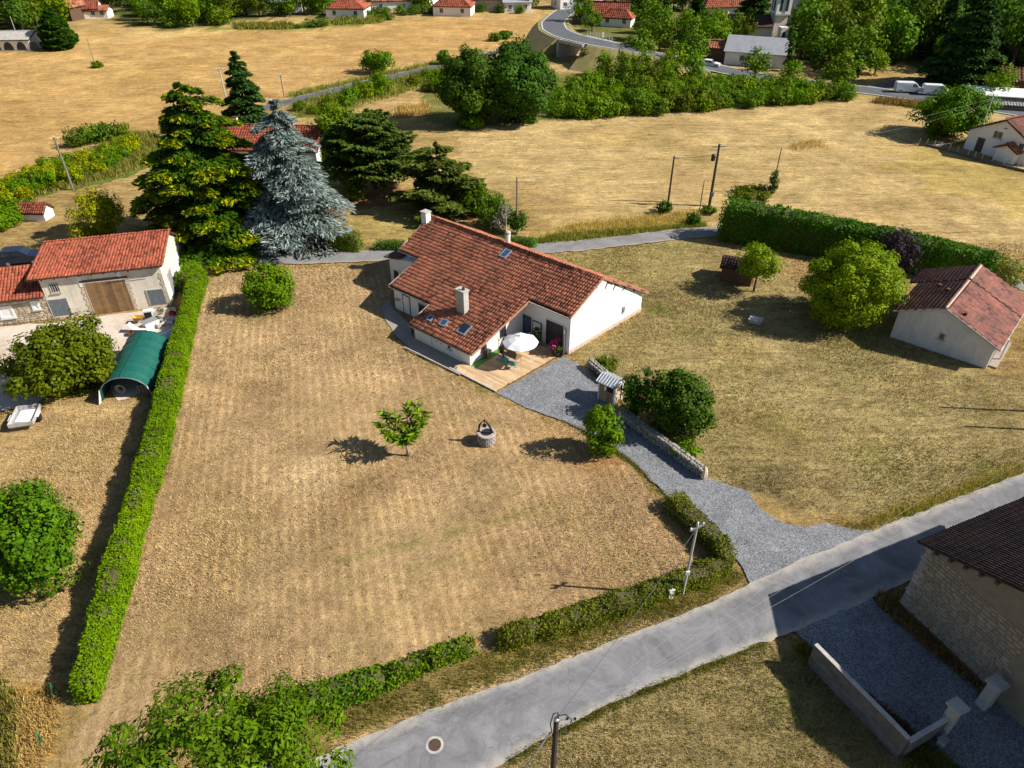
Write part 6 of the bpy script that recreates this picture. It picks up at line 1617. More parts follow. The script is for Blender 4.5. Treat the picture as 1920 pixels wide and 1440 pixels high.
# ------------------------------------------------------------------ trees and hedges
broadleaf('round_tree', 'large round dark green tree at the left edge, below the yard trailer', 'tree', (52, 1098), (-62, 893, 147, 1127), LM['green'], 0.26, 95, 0.27, 0.07, 11, low=True)
broadleaf('yard_tree', 'olive green dome shaped tree between the stone house and the polytunnel', 'tree', (108, 728), (12, 595, 217, 750), LM['olive'], 0.30, 75, 0.24, 0.10, 12, spiky=0.9)
broadleaf('flowering_bush', 'round green bush with a few pale blooms on the dry lawn near the barn', 'bush', (505, 574), (452, 490, 557, 584), LM['fresh'], 0.26, 75, 0.3, 0.09, 13)
broadleaf('foreground_tree', 'leafy walnut tree whose crown fills the bottom left foreground', 'tree', (560, 1720), (195, 1300, 680, 1680), LM['green'], 0.24, 135, 0.15, 0.09, 14, bark='bark_pale', aspect=0.36)
broadleaf('drive_bush', 'upright bright green bush at the edge of the gravel drive', 'bush', (1131, 846), (1088, 757, 1171, 857), LM['fresh'], 0.30, 85, 0.26, 0.08, 16, spiky=1.2, aspect=0.4)
broadleaf('wall_tree', 'dense dark green tree spreading over the dry stone wall', 'tree', (1275, 800), (1200, 684, 1350, 820), LM['deep'], 0.26, 90, 0.28, 0.13, 17)
broadleaf('shed_tree', 'smaller dark tree with thin top beside the garden kiosk', 'tree', (1198, 778), (1162, 686, 1236, 782), LM['deep'], 0.24, 60, 0.3, 0.16, 18)
broadleaf('young_tree', 'small yellow green tree with a bare slim trunk by the dark shed', 'tree', (1412, 545), (1380, 455, 1470, 528), LM['sun'], 0.24, 55, 0.3, 0.15, 19, trunk=0.11, spiky=0.5)
broadleaf('golden_tree', 'large round yellow green tree left of the brown roofed bungalow', 'tree', (1592, 600), (1505, 447, 1700, 614), LM['sun'], 0.24, 95, 0.19, 0.04, 20, spiky=0.6)
broadleaf('purple_plum', 'purple leaved plum tree behind the yellow green tree', 'tree', (1690, 528), (1648, 422, 1722, 528), LM['purple'], 0.26, 55, 0.3, 0.14, 21)
broadleaf('light_tree', 'yellowish green tree standing behind the barn roof', 'tree', (185, 462), (130, 352, 232, 462), LM['lime'], 0.26, 55, 0.28, 0.12, 22)
broadleaf('field_bush', 'low spreading green bush at the left edge beside the tiny red hut', 'bush', (-10, 415), (-90, 365, 62, 440), LM['fresh'], 0.28, 45, 0.3, 0.15, 23)
broadleaf('field_tree', 'lone broad tree beside the far lane in the stubble field', 'tree', (707, 135), (675, 90, 742, 134), LM['fresh'], 0.45, 18, 0.3, 0.15, 24, trunk=0.45)
broadleaf('house_tree', 'big round tree left of the white farmhouse by the field', 'tree', (1792, 256), (1725, 163, 1856, 258), LM['fresh'], 0.40, 45, 0.27, 0.1, 25)
broadleaf('tall_dark_tree', 'left one of two tall dark trees at the top of the stubble field', 'tree', (872, 232), (815, 92, 940, 236), LM['deep'], 0.46, 48, 0.26, 0.12, 26)
broadleaf('broad_dark_tree', 'right one of two tall dark trees at the top of the stubble field', 'tree', (968, 228), (896, 84, 1046, 234), LM['deep'], 0.46, 48, 0.24, 0.12, 27)
broadleaf('bright_bush', 'bright green bush at the foot of the tall dark trees', 'bush', (885, 238), (860, 212, 910, 242), LM['hedge'], 0.4, 26, 0.3, 0.12, 28)
broadleaf('rounded_shrub', 'rounded yellow green shrub right of the blue cedar', 'bush', (662, 372), (638, 318, 682, 376), LM['fresh'], 0.26, 50, 0.3, 0.1, 29)
broadleaf('grey_shrub', 'thin grey leaved shrub behind the house ridge', 'bush', (936, 436), (914, 382, 962, 436), LM['grey'], 0.2, 26, 0.35, 0.2, 30)
broadleaf('pole_bush', 'dark bush at the foot of the wooden pole behind the house', 'bush', (972, 438), (950, 392, 990, 438), LM['deep'], 0.26, 55, 0.3, 0.1, 31)
broadleaf('lane_shrub', 'dark round shrub at the foot of the middle field pole', 'bush', (1246, 398), (1228, 374, 1264, 402), LM['deep'], 0.24, 60, 0.3, 0.1, 32)
broadleaf('corner_shrub', 'dark shrub by the lane beside the small field post', 'bush', (1300, 420), (1284, 398, 1318, 424), LM['deep'], 0.24, 60, 0.3, 0.1, 33)
broadleaf('pole_foot_shrub', 'low green shrub under the transformer pole', 'bush', (1328, 398), (1312, 384, 1346, 402), LM['green'], 0.24, 50, 0.3, 0.1, 34)
broadleaf('ivy', 'ivy climbing the leaning pole in the right field', 'plant', (1450, 360), (1440, 318, 1462, 364), LM['deep'], 0.24, 60, 0.35, 0.1, 35)
broadleaf('bramble_patch', 'flat bramble patch left of the ivy clad pole', 'bush', (1412, 362), (1370, 350, 1458, 374), LM['olive'], 0.26, 40, 0.3, 0.2, 36)
broadleaf('drive_plant', 'bright green leafy plant on top of the dry stone wall end', 'bush', (1287, 850), (1256, 818, 1318, 862), LM['hedge'], 0.3, 60, 0.3, 0.12, 37, spiky=1.5, aspect=0.3)
broadleaf('bank_plant', 'olive green plants on the low stone wall near the gable', 'bush', (1138, 688), (1106, 664, 1164, 700), LM['olive'], 0.26, 60, 0.3, 0.12, 38, spiky=1.0, aspect=0.35)
broadleaf('wild_shrub', 'straggly shrub behind the bungalow at the right edge', 'bush', (1890, 535), (1855, 480, 1930, 540), LM['rough'], 0.28, 30, 0.3, 0.2, 39)
broadleaf('fence_bush', 'small bush beside the fence of the white farmhouse', 'bush', (1748, 262), (1738, 248, 1758, 268), LM['fresh'], 0.3, 40, 0.3, 0.1, 40)
broadleaf('lone_bush', 'small green bush at the foot of the slim pole in the far field', 'bush', (182, 126), (170, 113, 194, 129), LM['green'], 0.4, 30, 0.3, 0.1, 41)
conifer('cypress_tree', 'dark conical tree beside the low white house at top left', (116, 91), 9.2, 4.4, LM['deep'], 42, n_tier=14, per=8, strip=0.9, plate=0.6, droop=-0.1, rise=0.25, low=0.03, power=0.55, wid=0.45, density=0.9, jag=0.15)
for i, (x, y, box, sd) in enumerate([(942, 72, (932, 54, 962, 76), 44), (926, 76, (914, 58, 942, 80), 45), (832, 120, (816, 94, 848, 122), 46)]):
    broadleaf('lane_bush', ['round bush by the far lane, right one of a pair', 'round bush by the far lane, left one of a pair', 'small rounded tree at the far lane left of the tall dark trees'][i], 'bush', (x, y), box, LM['green'], 0.45, 22, 0.3, 0.1, sd, group='bushes along the far lane')

conifer('golden_cedar', 'tall golden green cedar with tiered drooping boughs behind the barn', (412, 448), 18.6, 9.4, LM['cedar'], 51, n_tier=16, per=9, strip=0.7, plate=0.38, droop=0.24, tips=0.45, low=0.06, power=0.58, wid=0.19, density=1.3, jag=0.35)
conifer('blue_cedar', 'wide silvery blue cedar beside the lane', (560, 444), 16.2, 7.1, LM['blue'], 52, n_tier=13, per=10, strip=0.85, plate=0.42, droop=0.52, tips=0.3, low=0.10, power=0.46, wid=0.12, density=1.0, rise=0.24, jag=0.6)
conifer('dark_spruce', 'dark green spruce standing behind the two cedars', (472, 262), 14.2, 4.6, LM['spruce'], 53, n_tier=15, per=7, strip=0.8, plate=0.5, droop=0.30, low=0.05, power=0.75, wid=0.26, density=1.0)
conifer('scraggy_pine', 'broad dark pine with bare lower twigs right of the blue cedar', (705, 352), 10.5, 7.2, LM['pine'], 54, n_tier=10, per=8, strip=0.7, plate=0.5, droop=0.05, low=0.16, power=0.42, wid=0.2, density=1.1, rise=0.35, jag=0.4)
conifer('spreading_pine', 'smaller pine with wide level branches beside the leafy bank', (825, 392), 9.0, 6.2, LM['pine'], 55, n_tier=10, per=6, strip=0.7, plate=0.35, droop=0.06, low=0.08, power=0.6, wid=0.2, density=1.0, rise=0.12, jag=0.45)
broadleaf('backdrop_tree', 'leafy tree between the blue cedar and the dark pine', 'tree', (625, 300), (580, 175, 690, 330), LM['fresh'], 0.4, 30, 0.26, 0.14, 56)
for i, (x, y, box) in enumerate([(905, 400, (860, 345, 930, 408)), (930, 425, (895, 365, 962, 430)), (870, 380, (830, 340, 890, 390))]):
    broadleaf('bank_shrub', ['green shrub in the middle of the leafy bank behind the house', 'green shrub at the lower end of the leafy bank behind the house', 'green shrub under the spreading pine on the leafy bank'][i], 'bush', (x, y), box, LM['green'], 0.28, 50, 0.3, 0.12, 57 + i, group='shrubs on the bank behind the house')

# left boundary hedge: measured on its two long edges
lt = [(125, 1278), (180, 1085), (225, 930), (252, 830), (290, 700), (335, 570), (352, 512)]; rb = [(190, 1300), (252, 1080), (292, 950), (327, 850), (347, 740), (374, 590), (387, 520)]
path, ww = [], []
for p, q in zip(lt, rb):
    A, B = G(*p, 1.9), G(*q)
    path.append((A + B) / 2); ww.append(min(1.75, max(1.1, np.linalg.norm((A - B)[:2]) * 0.7)))
hedge('boundary_hedge', 'long bright green clipped hedge between the lawn and the barn yard', path, ww, 1.9, LM['hedge'], 0.14, 290, 61, upright=0.6, wobble=0.16, fuzz=0.055)
hedge('road_hedge', 'low mixed hedge curving from the drive and along the road', [G(*p) for p in ((1262, 945), (1300, 985), (1345, 1030), (1368, 1052), (1362, 1068), (1330, 1080), (1260, 1105), (1160, 1140), (1060, 1174), (945, 1205))], 1.15, 1.0, LM['hedge_red'], 0.14, 230, 62, wobble=0.3)
hedge('hedge_stub', 'short clipped hedge piece next to the gap with the red hydrant', [G(808, 1244), G(845, 1232), G(878, 1219)], 1.0, 0.95, LM['hedge_mid'], 0.17, 140, 63, group='front hedge pieces')
hedge('hedge_tuft', 'smallest rounded hedge piece in the front hedge row', [G(735, 1272), G(762, 1263), G(788, 1253)], 1.0, 0.95, LM['hedge_mid'], 0.17, 140, 64, group='front hedge pieces')
hedge('hedge_run', 'hedge piece running under the foreground tree crown', [G(520, 1338), G(600, 1318), G(660, 1299), G(722, 1278)], 1.3, 1.05, LM['hedge_mid'], 0.18, 130, 65, group='front hedge pieces')
hedge('tall_hedge', 'tall dark green conifer hedge along the lane bend', [G(*p) for p in ((1352, 442), (1450, 458), (1560, 476), (1680, 498), (1790, 518), (1848, 528))], [3.6, 3.4, 3.2, 3.2, 3.0, 2.6], [4.7, 4.5, 4.2, 4.0, 3.6, 3.2], LM['hedge_dark'], 0.26, 70, 66, wobble=0.08, top_round=0.45, upright=0.8, fuzz=0.1)
hedge('cube_hedge', 'block shaped clipped hedge by the back lane', [G(628, 466), G(674, 468)], 1.7, 2.2, LM['hedge_mid'], 0.15, 150, 67, wobble=0.03, top_round=0.08)
hedge('low_hedge', 'low clipped hedge left of the house chimney', [G(706, 467), G(780, 466)], 1.0, 0.95, LM['hedge_dark'], 0.15, 140, 68, wobble=0.03, top_round=0.1)
hedge('ridge_hedge', 'low clipped hedge seen behind the house roof ridge', [G(920, 459), G(1000, 461)], 1.1, 0.95, LM['hedge_dark'], 0.15, 140, 69, wobble=0.03, top_round=0.1)
hedge('gate_shrub_hedge', 'rounded end bush where the long hedge meets the lane', [G(352, 545), G(365, 530), G(368, 520)], 1.9, 2.0, LM['hedge'], 0.2, 130, 70, top_round=0.5)

# small peach tree with long strap leaves
def peach():
    B = G(765, 853)
    t = thing('peach_tree', 'small strap leaved fruit tree alone on the front lawn', 'tree', B)
    mb = MB(); r_ = random.Random(5)
    tips = [(-1.55, 0.2, 2.3), (-1.0, -0.5, 2.0), (-0.7, 0.6, 2.7), (0.0, 0.0, 2.1), (0.45, 0.6, 3.0), (0.95, -0.1, 2.5), (0.75, 0.9, 3.3), (-0.2, -0.6, 1.6), (0.3, -0.4, 1.9), (-1.3, 0.9, 2.6), (0.1, 1.0, 3.0), (1.2, 0.5, 2.9)]
    mb.tube([(0, 0, -0.1), (0.02, 0, 0.5), (-0.05, 0.05, 0.95)], [0.13, 0.10, 0.08], 7)
    tips = [(a * 1.25, b * 1.25, 0.3 + c * 1.12) for a, b, c in tips]
    for a, b, c in tips: mb.tube([(-0.05, 0.05, 0.8), (a * 0.45, b * 0.45, 0.8 + (c - 0.8) * 0.55), (a, b, c)], [0.06, 0.04, 0.012], 5, False)
    q = np.random.default_rng(3); C, N, A = [], [], []
    for a, b, c in tips:
        for k in range(36):
            d = unit(np.array([[a * 0.5 + q.normal() * 0.9, b * 0.5 + q.normal() * 0.9, q.uniform(-0.2, 1.0)]]))[0]
            s = q.uniform(0.45, 1.05)
            C.append(np.array([a * s, b * s, 0.8 + (c - 0.8) * s]) + d * 0.32); A.append(d); N.append(unit(np.cross(d, q.normal(size=3))[None])[0] * 0.6 + np.array([0, 0, 0.7]))
    V, F = cards(np.array(C), unit(np.array(N)), np.full(len(C), 0.92) * q.uniform(0.7, 1.2, len(C)), 0.2, np.array(A), 0.2)
    put(bpy.data.objects.new('trunk', mb_mesh(mb, 'trunk', M['bark_pale'])), t)
    put(bpy.data.objects.new('crown', mesh_np('crown', V, F, LM['fresh'], q.uniform(0, 1, len(C)))), t)
peach()
# ------------------------------------------------------------------ far road with its embankment and bridge
RC = [(1078, 6, 0), (1066, 16, 0), (1048, 30, 0.2), (1036, 42, 1.0), (1040, 55, 2.6), (1062, 66, 4.0), (1100, 76, 4.4), (1150, 85, 4.2), (1200, 95, 3.2), (1270, 111, 1.2), (1340, 127, 0.1), (1430, 145, 0.02), (1520, 157, 0.02), (1620, 168, 0.02), (1720, 181, 0.02), (1820, 194, 0.02), (1920, 211, 0.02), (2120, 245, 0.02)]
C = resample([tuple(G(x, y, z)) for x, y, z in RC], 2.5)
d = np.gradient(C[:, :2], axis=0); d /= np.linalg.norm(d, axis=1)[:, None]; nn = np.stack([-d[:, 1], d[:, 0]], -1)
hw = 3.6
def road_ribbon(name, off0, off1, dz, mat, i0=0, i1=None):
    i1 = len(C) if i1 is None else i1; t = np.linspace(0, 1, 9); V = []
    for i in range(i0, i1):
        for k in t:
            o = off0 + (off1 - off0) * k; V.append((C[i, 0] + nn[i, 0] * o, C[i, 1] + nn[i, 1] * o, C[i, 2] + dz))
    m = i1 - i0; ix = np.arange(m * 9).reshape(m, 9)
    F = np.stack([ix[:-1, :-1], ix[:-1, 1:], ix[1:, 1:], ix[1:, :-1]], -1).reshape(-1, 4)[:, ::-1]
    me = mesh_np(name, V, F, mat); a = me.attributes.new('edge', 'FLOAT', 'POINT'); a.data.foreach_set('value', np.tile(np.abs(t * 2 - 1) ** 3, m).astype(np.float32))
    o = put(bpy.data.objects.new(name, me)); return tag(o, kind='structure')
road_ribbon('main_road', -hw, hw, 0.02, M['asphalt_dark'])
for s in (-1, 1): tag(road_ribbon('edge_line', s * (hw - 0.35) - 0.10, s * (hw - 0.35) + 0.10, 0.028, M['white']), kind='structure')
pxs = np.array([960 + CAM_F * c[0] / depth(c) for c in C]); pys = np.array([720 - CAM_F * np.dot(c - _c, _up) / depth(c) for c in C])
gap = [i for i in range(len(C)) if C[i, 2] > 3.6 and 1072 < pxs[i] < 1122]
g0, g1 = min(gap), max(gap)
M['bank'] = surf('dry_bank', (0.30, 0.23, 0.10), (0.20, 0.18, 0.06), 0.4, 0.95, 0.5, 4)
def bank(i0, i1):
    V = []
    for i in range(i0, i1):
        h = C[i, 2]
        for (o, z) in ((-hw - 0.8 - h * 1.5, -0.1), (-hw - 0.8, h - 0.05), (hw + 0.8, h - 0.05), (hw + 0.8 + h * 1.5, -0.1)):
            V.append((C[i, 0] + nn[i, 0] * o, C[i, 1] + nn[i, 1] * o, z))
    m = i1 - i0
    F = [(i * 4 + k, (i + 1) * 4 + k, (i + 1) * 4 + k + 1, i * 4 + k + 1) for i in range(m - 1) for k in range(3)] + [(0, 1, 2, 3), tuple((m - 1) * 4 + k for k in (3, 2, 1, 0))]
    return tag(MB().add(V, F).build('embankment', M['bank']), kind='structure')
up_i = [i for i in range(len(C)) if C[i, 2] > 0.15]
bank(min(up_i), g0 + 1); bank(g1, max(up_i) + 1)
br = thing('road_bridge', 'road bridge over a dark underpass in front of the village', 'bridge', (C[g0][0], C[g0][1], 0))
A, B = vec(*C[g0]), vec(*C[g1]); e = unit(B - A); n_ = vec(-e[1], e[0], 0)
MB().obox(A - n_ * (hw + 0.9) - ZU * 0.75, B - A, n_ * (2 * hw + 1.8), ZU * 0.7).build('deck', M['concrete'], br)
for (q_, s) in ((A, 1), (B, -1)):
    MB().obox(vec(q_[0], q_[1], 0) - n_ * (hw + 1.0) - e * 0.4 - ZU * 0.1, e * 0.8, n_ * (2 * hw + 2.0), ZU * (q_[2] - 0.72)).build('abutment', M['concrete'], br)
for s in (-1, 1):
    for k in range(9):
        q_ = A + (B - A) * k / 8 + n_ * s * (hw + 0.8)
        MB().obox(q_ - vec(0.05, 0.05, 0.06), vec(0.1, 0, 0), vec(0, 0.1, 0), ZU * 1.0).build('rail_post', M['white'], br)
    for z in (0.5, 0.9): MB().tube([A + n_ * s * (hw + 0.8) + ZU * z, B + n_ * s * (hw + 0.8) + ZU * z], 0.05, 5).build('rail', M['white'], br)
NOGRASS.append([tuple(C[i, :2] - nn[i] * hw * 1.6) for i in range(len(C))] + [tuple(C[i, :2] + nn[i] * hw * 1.6) for i in range(len(C))][::-1])
for i, (x, y, z, h, w_) in enumerate(((1210, 66 + 8, 0.0, 2.4, 1.2), (1130, 76, 4.3, 1.8, 0.5), (1102, 86, 0.0, 2.0, 0.7))):
    p = G(x, y, z); t = thing('road_sign', ['large white road sign under the trees right of the bridge', 'white road marker on the bridge road', 'curved white sign at the mouth of the underpass'][i], 'sign', p, 'road signs by the bridge')
    MB().tube([p, p + ZU * h], 0.06, 5).build('post', M['metal'], t); MB().box(p + vec(0, -0.08, h * 0.35), (w_, 0.06, h * 0.65), 0.1).build('panel', M['white'], t)
sheet('side_road', PX((1780, 152), (1700, 158), (1600, 172), (1560, 166), (1640, 158), (1700, 147), (1740, 144)), 0.008, M['asphalt_dark'], 0.2, 2.0)
sheet('parking', PX((1690, 166), (1800, 172), (1860, 186), (1760, 186), (1660, 176)), 0.012, M['asphalt_dark'], 0.2, 2.0)
vehicle('passing_car', 'small pale car on the far road near the shaded house', 'car', G(1332, 126) + ZU * 0.1, D2R(-25), CAR, 1.75, 'van_white', (-1.25, 1.3), car_w, ((0.9, 1.05), (0.15, 1.45)))

# ------------------------------------------------------------------ village
M['roof_slate'] = surf('grey_sheet_roof', (0.33, 0.34, 0.37), (0.26, 0.27, 0.29), 0.8)
ws = lambda L: [('S', -L * 0.28, 0.9, 1.2, 1.3), ('S', L * 0.28, 0.9, 1.2, 1.3)]
VIL = [  # label, base px, length, width, angle, eave, ridge, wall, roof, hip, windows
    ('house with bright orange hipped roof at the field edge', (655, 30), 12, 9.5, -4, 2.8, 5.2, 'plaster', 'tile_red', 4.0),
    ('white house with red roof behind the orange roofed one', (735, 18), 13, 8, 10, 3.2, 5.6, 'plaster', 'tile', 0),
    ('cream house with orange tile roof and hedge in front', (852, 26), 12, 9, -6, 2.8, 5.0, 'plaster', 'tile_red', 3.5),
    ('pale gabled house with weathered roof in the village row', (795, 12), 10, 9, 70, 4.0, 7.0, 'plaster', 'concrete', 0),
    ('tan plastered house left of the big brown roof', (878, 12), 9, 8, 75, 4.5, 7.5, 'mortar_lime', 'tile', 0),
    ('large barn with a dark brown roof in the village', (935, 17), 20, 10, -3, 3.6, 6.6, 'mortar_lime', 'tile_brown', 0),
    ('open white farm shed beside the village road', (968, 20), 9, 7, 8, 3.0, 3.9, 'plaster', 'roof_slate', 0),
    ('white house at the road junction', (1062, 14), 8, 8, 20, 4.5, 7.0, 'plaster', 'tile', 0),
    ('house with stepped red roofs among the trees', (1140, 42), 12, 8, -8, 3.0, 5.4, 'plaster', 'tile_red', 0),
    ('low red roofed wing beside the stepped red roofs', (1158, 47), 9, 6, -20, 2.4, 4.0, 'plaster', 'tile_red', 2.0),
    ('grey gabled cottage behind the stepped red roofs', (1112, 34), 8, 7, 60, 3.0, 5.2, 'plaster_grey', 'roof_slate', 0),
    ('house with a bright red hipped roof above the trees', (1335, 32), 9, 8, 12, 3.4, 6.0, 'plaster', 'tile_red', 3.0),
    ('small red roofed house left of the bright hipped one', (1318, 20), 9, 7, -5, 3.2, 5.4, 'plaster', 'tile_red', 0),
    ('house with a broad faded red roof left of the church', (1374, 30), 12, 10, -8, 3.4, 6.4, 'plaster', 'tile', 3.5),
    ('red roofed house above the faded red roof', (1368, 14), 10, 8, 8, 3.4, 6.0, 'plaster', 'tile_red', 0),
    ('white gabled house right of the church tower', (1484, 28), 9, 9, 80, 3.4, 6.4, 'plaster', 'roof_slate', 0),
    ('red roofed house behind the church tower', (1490, 10), 12, 9, 0, 3.4, 6.2, 'plaster', 'tile', 0),
    ('brown roofed house behind the wood at top right', (1640, -2), 12, 9, 0, 4.0, 6.6, 'plaster', 'tile_brown', 0),
    ('orange roofed house at the top middle edge', (1215, 4), 12, 9, -5, 4.0, 6.6, 'plaster', 'tile_red', 0),
    ('tan roofed house at the top middle edge', (1280, 6), 13, 9, 6, 4.0, 6.8, 'plaster', 'tile', 0),
    ('brown roofed shed at the right edge beyond the road', (1905, 172), 8, 6, -18, 2.8, 4.4, 'wood_dark', 'tile_brown', 0),
    ('grey house in the wood behind the vineyard', (460, 22), 16, 7, -2, 3.0, 4.6, 'plaster_grey', 'roof_slate', 0),
    ('long pale building in the wood at upper left', (530, 20), 14, 8, 4, 3.0, 4.8, 'plaster', 'roof_slate', 0),
]
for (lb, b, L_, W_, a_, ev, rg, wl, rf, hp) in VIL:
    gabled('village_house', lb, G(*b), L_, W_, D2R(a_), ev, rg, wl, rf, ws(L_) + ([('W', 0.0, 0.9, 1.1, 1.3)] if not hp else []), 'house', 'village houses', hip=hp, tile=rf != 'roof_slate', tcol=0.6, trow=0.8, chim=(L_ * 0.2, 0.3, 1.4) if L_ > 9 else None)
gabled('shaded_house', 'grey roofed house with white gable beside the far road', G(1418, 117), 14, 9, D2R(-22), 3.0, 5.6, 'plaster', 'roof_slate', [('E', 0, 0.6, 2.2, 2.2), ('S', -3, 0.9, 1.2, 1.3), ('S', 2, 0.9, 1.2, 1.3)], tile=False)
gabled('open_shed', 'dark open shed left of the grey roofed house', G(1362, 112), 9, 6, D2R(-18), 3.0, 4.0, 'wood_dark', 'tile', cat='shed', tcol=0.6, trow=0.8)
gabled('hidden_house', 'orange roofed house half hidden behind the cedars', G(512, 300), 17, 8.5, D2R(-4), 3.0, 5.2, 'plaster', 'tile_red', ws(17), tcol=0.4, trow=0.6, chim=(-5.0, 0.6, 1.6))
gabled('red_barn', 'barn with a tall red roof at the edge of the top left wood', G(136, 34), 9, 9, D2R(72), 4.0, 9.0, 'wood_dark', 'tile', cat='barn', tcol=0.6, trow=0.8)
gabled('white_shed', 'small white building with red roof by the top left wood', G(170, 32), 7, 6, D2R(10), 2.8, 5.0, 'plaster', 'tile_red', ws(7), cat='shed', tcol=0.6, trow=0.8)
gabled('white_shed', 'low white shed right of the red roofed building at top left', G(187, 32), 7, 5, D2R(6), 2.2, 3.2, 'plaster', 'tile', ws(7), cat='shed', tcol=0.6, trow=0.8)
t, P = gabled('long_house', 'low house with white arches at the top left edge', G(8, 90), 18, 8, D2R(2), 2.6, 3.9, 'plaster', 'concrete', [], tcol=0.6, trow=0.8)
for k in range(6):
    x = -6 + k * 3.2
    V = [P(x + 1.2 * math.cos(a), -4.12, 0.2 + 1.9 * math.sin(a)) for a in np.linspace(0, math.pi, 9)]
    MB().slab(V, P(0, -4.02, 0) - P(0, -4.12, 0)).build('arch_opening', M['dark'], t)
t, P = gabled('white_warehouse', 'long low building with a bright white roof at the right edge', G(1905, 196), 18, 7, D2R(-16), 2.2, 2.9, 'blue_grey', 'white', [], 'building', tile=False)
gabled('terrace_shed', 'low pale stone shed roof under the white warehouse', G(1912, 204), 12, 3, D2R(-16), 0.9, 1.4, 'stone', 'concrete', [], 'shed', tcol=0.5, trow=0.6)

# church
CP = G(1453, 72)
ch = thing('church', 'village church with pale square tower and grey spire', 'church', CP)
def cbox(nm, x, y, z, a, b, h, m): return MB().box(CP + vec(x, y, z), (a, b, h), 0.1).build(nm, M[m], ch)
cbox('tower', 0, 0, -0.1, 3.4, 3.4, 6.0, 'plaster_grey'); cbox('cornice', 0, 0, 5.9, 4.3, 4.3, 0.4, 'concrete'); cbox('belfry', 0, 0, 6.3, 4.0, 4.0, 4.2, 'plaster')
cbox('cornice', 0, 0, 10.5, 4.8, 4.8, 0.35, 'concrete')
MB().lathe(CP + ZU * 10.85, [(3.0, 0), (2.2, 2.0), (0.9, 6.0), (0.08, 10.0)], 8).build('spire', M['roof_slate'], ch)
for s in (-0.8, 0.8):
    MB().obox(CP + vec(s - 0.42 + 0.2, -2.06, 6.9), vec(0.75, 0.07, 0), vec(0, -0.06, 0), ZU * 2.9).build('bell_opening', M['dark'], ch)
    MB().obox(CP + vec(-2.06, s - 0.4, 6.9), vec(-0.06, 0, 0), vec(0, 0.75, 0), ZU * 2.9).build('bell_opening', M['dark'], ch)
V = [(-3.2, -4, 0), (-3.2, -4, 3.2), (-3.2, 0, 5.4), (-3.2, 4, 3.2), (-3.2, 4, 0)]
A_ = [CP + vec(*v_) + vec(1.2, 1.5, 0) for v_ in V]; B_ = [CP + vec(*v_) + vec(-15, 3.5, 0) for v_ in V]
MB().add(A_ + B_, [(0, 1, 2, 3, 4), (5, 6, 7, 8, 9)[::-1]] + [(i, 5 + i, 5 + (i + 1) % 5, (i + 1) % 5) for i in range(5)]).build('nave', M['plaster_grey'], ch)
for sg in (-1, 1):
    MB().slab([CP + vec(-2.0, 1.5 + sg * 4.4, 3.05), CP + vec(-18.2, 3.5 + sg * 4.4, 3.05), CP + vec(-18.2, 3.5, 5.5), CP + vec(-2.0, 1.5, 5.5)], ZU * 0.2).build('roof', M['tile_brown'], ch)
cbox('porch', 0.4, -4.0, -0.1, 2.0, 2.2, 3.6, 'plaster'); MB().obox(CP + vec(0.0, -5.3, 0), vec(0.8, 0, 0), vec(0, -0.06, 0), ZU * 2.4).build('porch_door', M['dark'], ch)

# fence of the white farmhouse
fp_ = [(1722, 272), (1736, 273), (1750, 276), (1763, 279), (1778, 284), (1793, 288), (1814, 293), (1826, 297), (1839, 301), (1858, 306), (1880, 312), (1905, 318), (1930, 324)]
t = thing('garden_fence', 'low wall with thin posts round the white farmhouse garden', 'fence', G(*fp_[4]))
for k, p_ in enumerate(fp_):
    q_ = G(*p_); MB().tube([q_, q_ + vec(0.05, 0, 1.1)], 0.06, 5).build('post', M['concrete'], t)
    if k: 
        q0 = G(*fp_[k - 1]); MB().obox(q0 - vec(0, 0.1, 0.1), q_ - q0, vec(0, 0.2, 0), ZU * 0.4).build('low_wall', M['mortar'], t)
        for z in (0.6, 1.0): MB().tube([q0 + ZU * z, q_ + ZU * z], 0.012, 4).build('strand', M['wire'], t)
p = G(1762, 272); t = thing('garden_path', 'thin pale path edge in the farmhouse garden', 'edging', p)
MB().tube([G(1740, 273), G(1780, 270), G(1815, 264)], 0.1, 4).build('kerb', M['concrete'], t)

# ------------------------------------------------------------------ far trees: shared meshes, each tree an object of its own
FT = {}
def far_mesh(kind, k):
    key = (kind, k)
    if key not in FT:
        cone = kind == 'conifer'
        if cone:
            mb, V, F, v = conifer_mesh(2.2, 0.75, None, seed=k + 5, n_tier=11, per=6, strip=0.22, plate=0.5, droop=0.25, wid=0.085, density=0.5, power=0.8)
            FT[key] = (mb_mesh(mb, 'trunk', M['bark']), mesh_np('crown', V, F, LM['spruce'], v))
        elif kind == 'cypress':
            V, F, v, P = crown(0.24, 1.15, 26, 0.16, 420, 0.16, 0.05, k + 40, spiky=1.0)
            FT[key] = (mb_mesh(trunk_mesh(1.0, 0.04, 0.2, P, k, 2), 'trunk', M['bark']), mesh_np('crown', V + np.array([0, 0, 1.15]), F, LM['deep'], v))
        else:
            bush = kind.startswith('bush')
            b = 0.72 if bush else 1.05; zc = 0.55 if bush else 1.25
            V, F, v, P = crown(1.0, b, 42, 0.36, 1050, 0.15, 0.14, k * 7 + len(kind), aspect=0.75)
            V = V + np.array([0, 0, zc]); V[:, 2] = np.abs(V[:, 2]) + 0.01
            mat = LM[{'green': 'far', 'deep': 'far_deep', 'olive': 'olive', 'lime': 'lime', 'fresh': 'far_fresh'}[kind.split('_')[-1]]]
            FT[key] = (mb_mesh(trunk_mesh(zc, 0.055, 0.12 if bush else 0.5, P, k, 5), 'trunk', M['bark']), mesh_np('crown', V, F, mat, v))
    return FT[key]

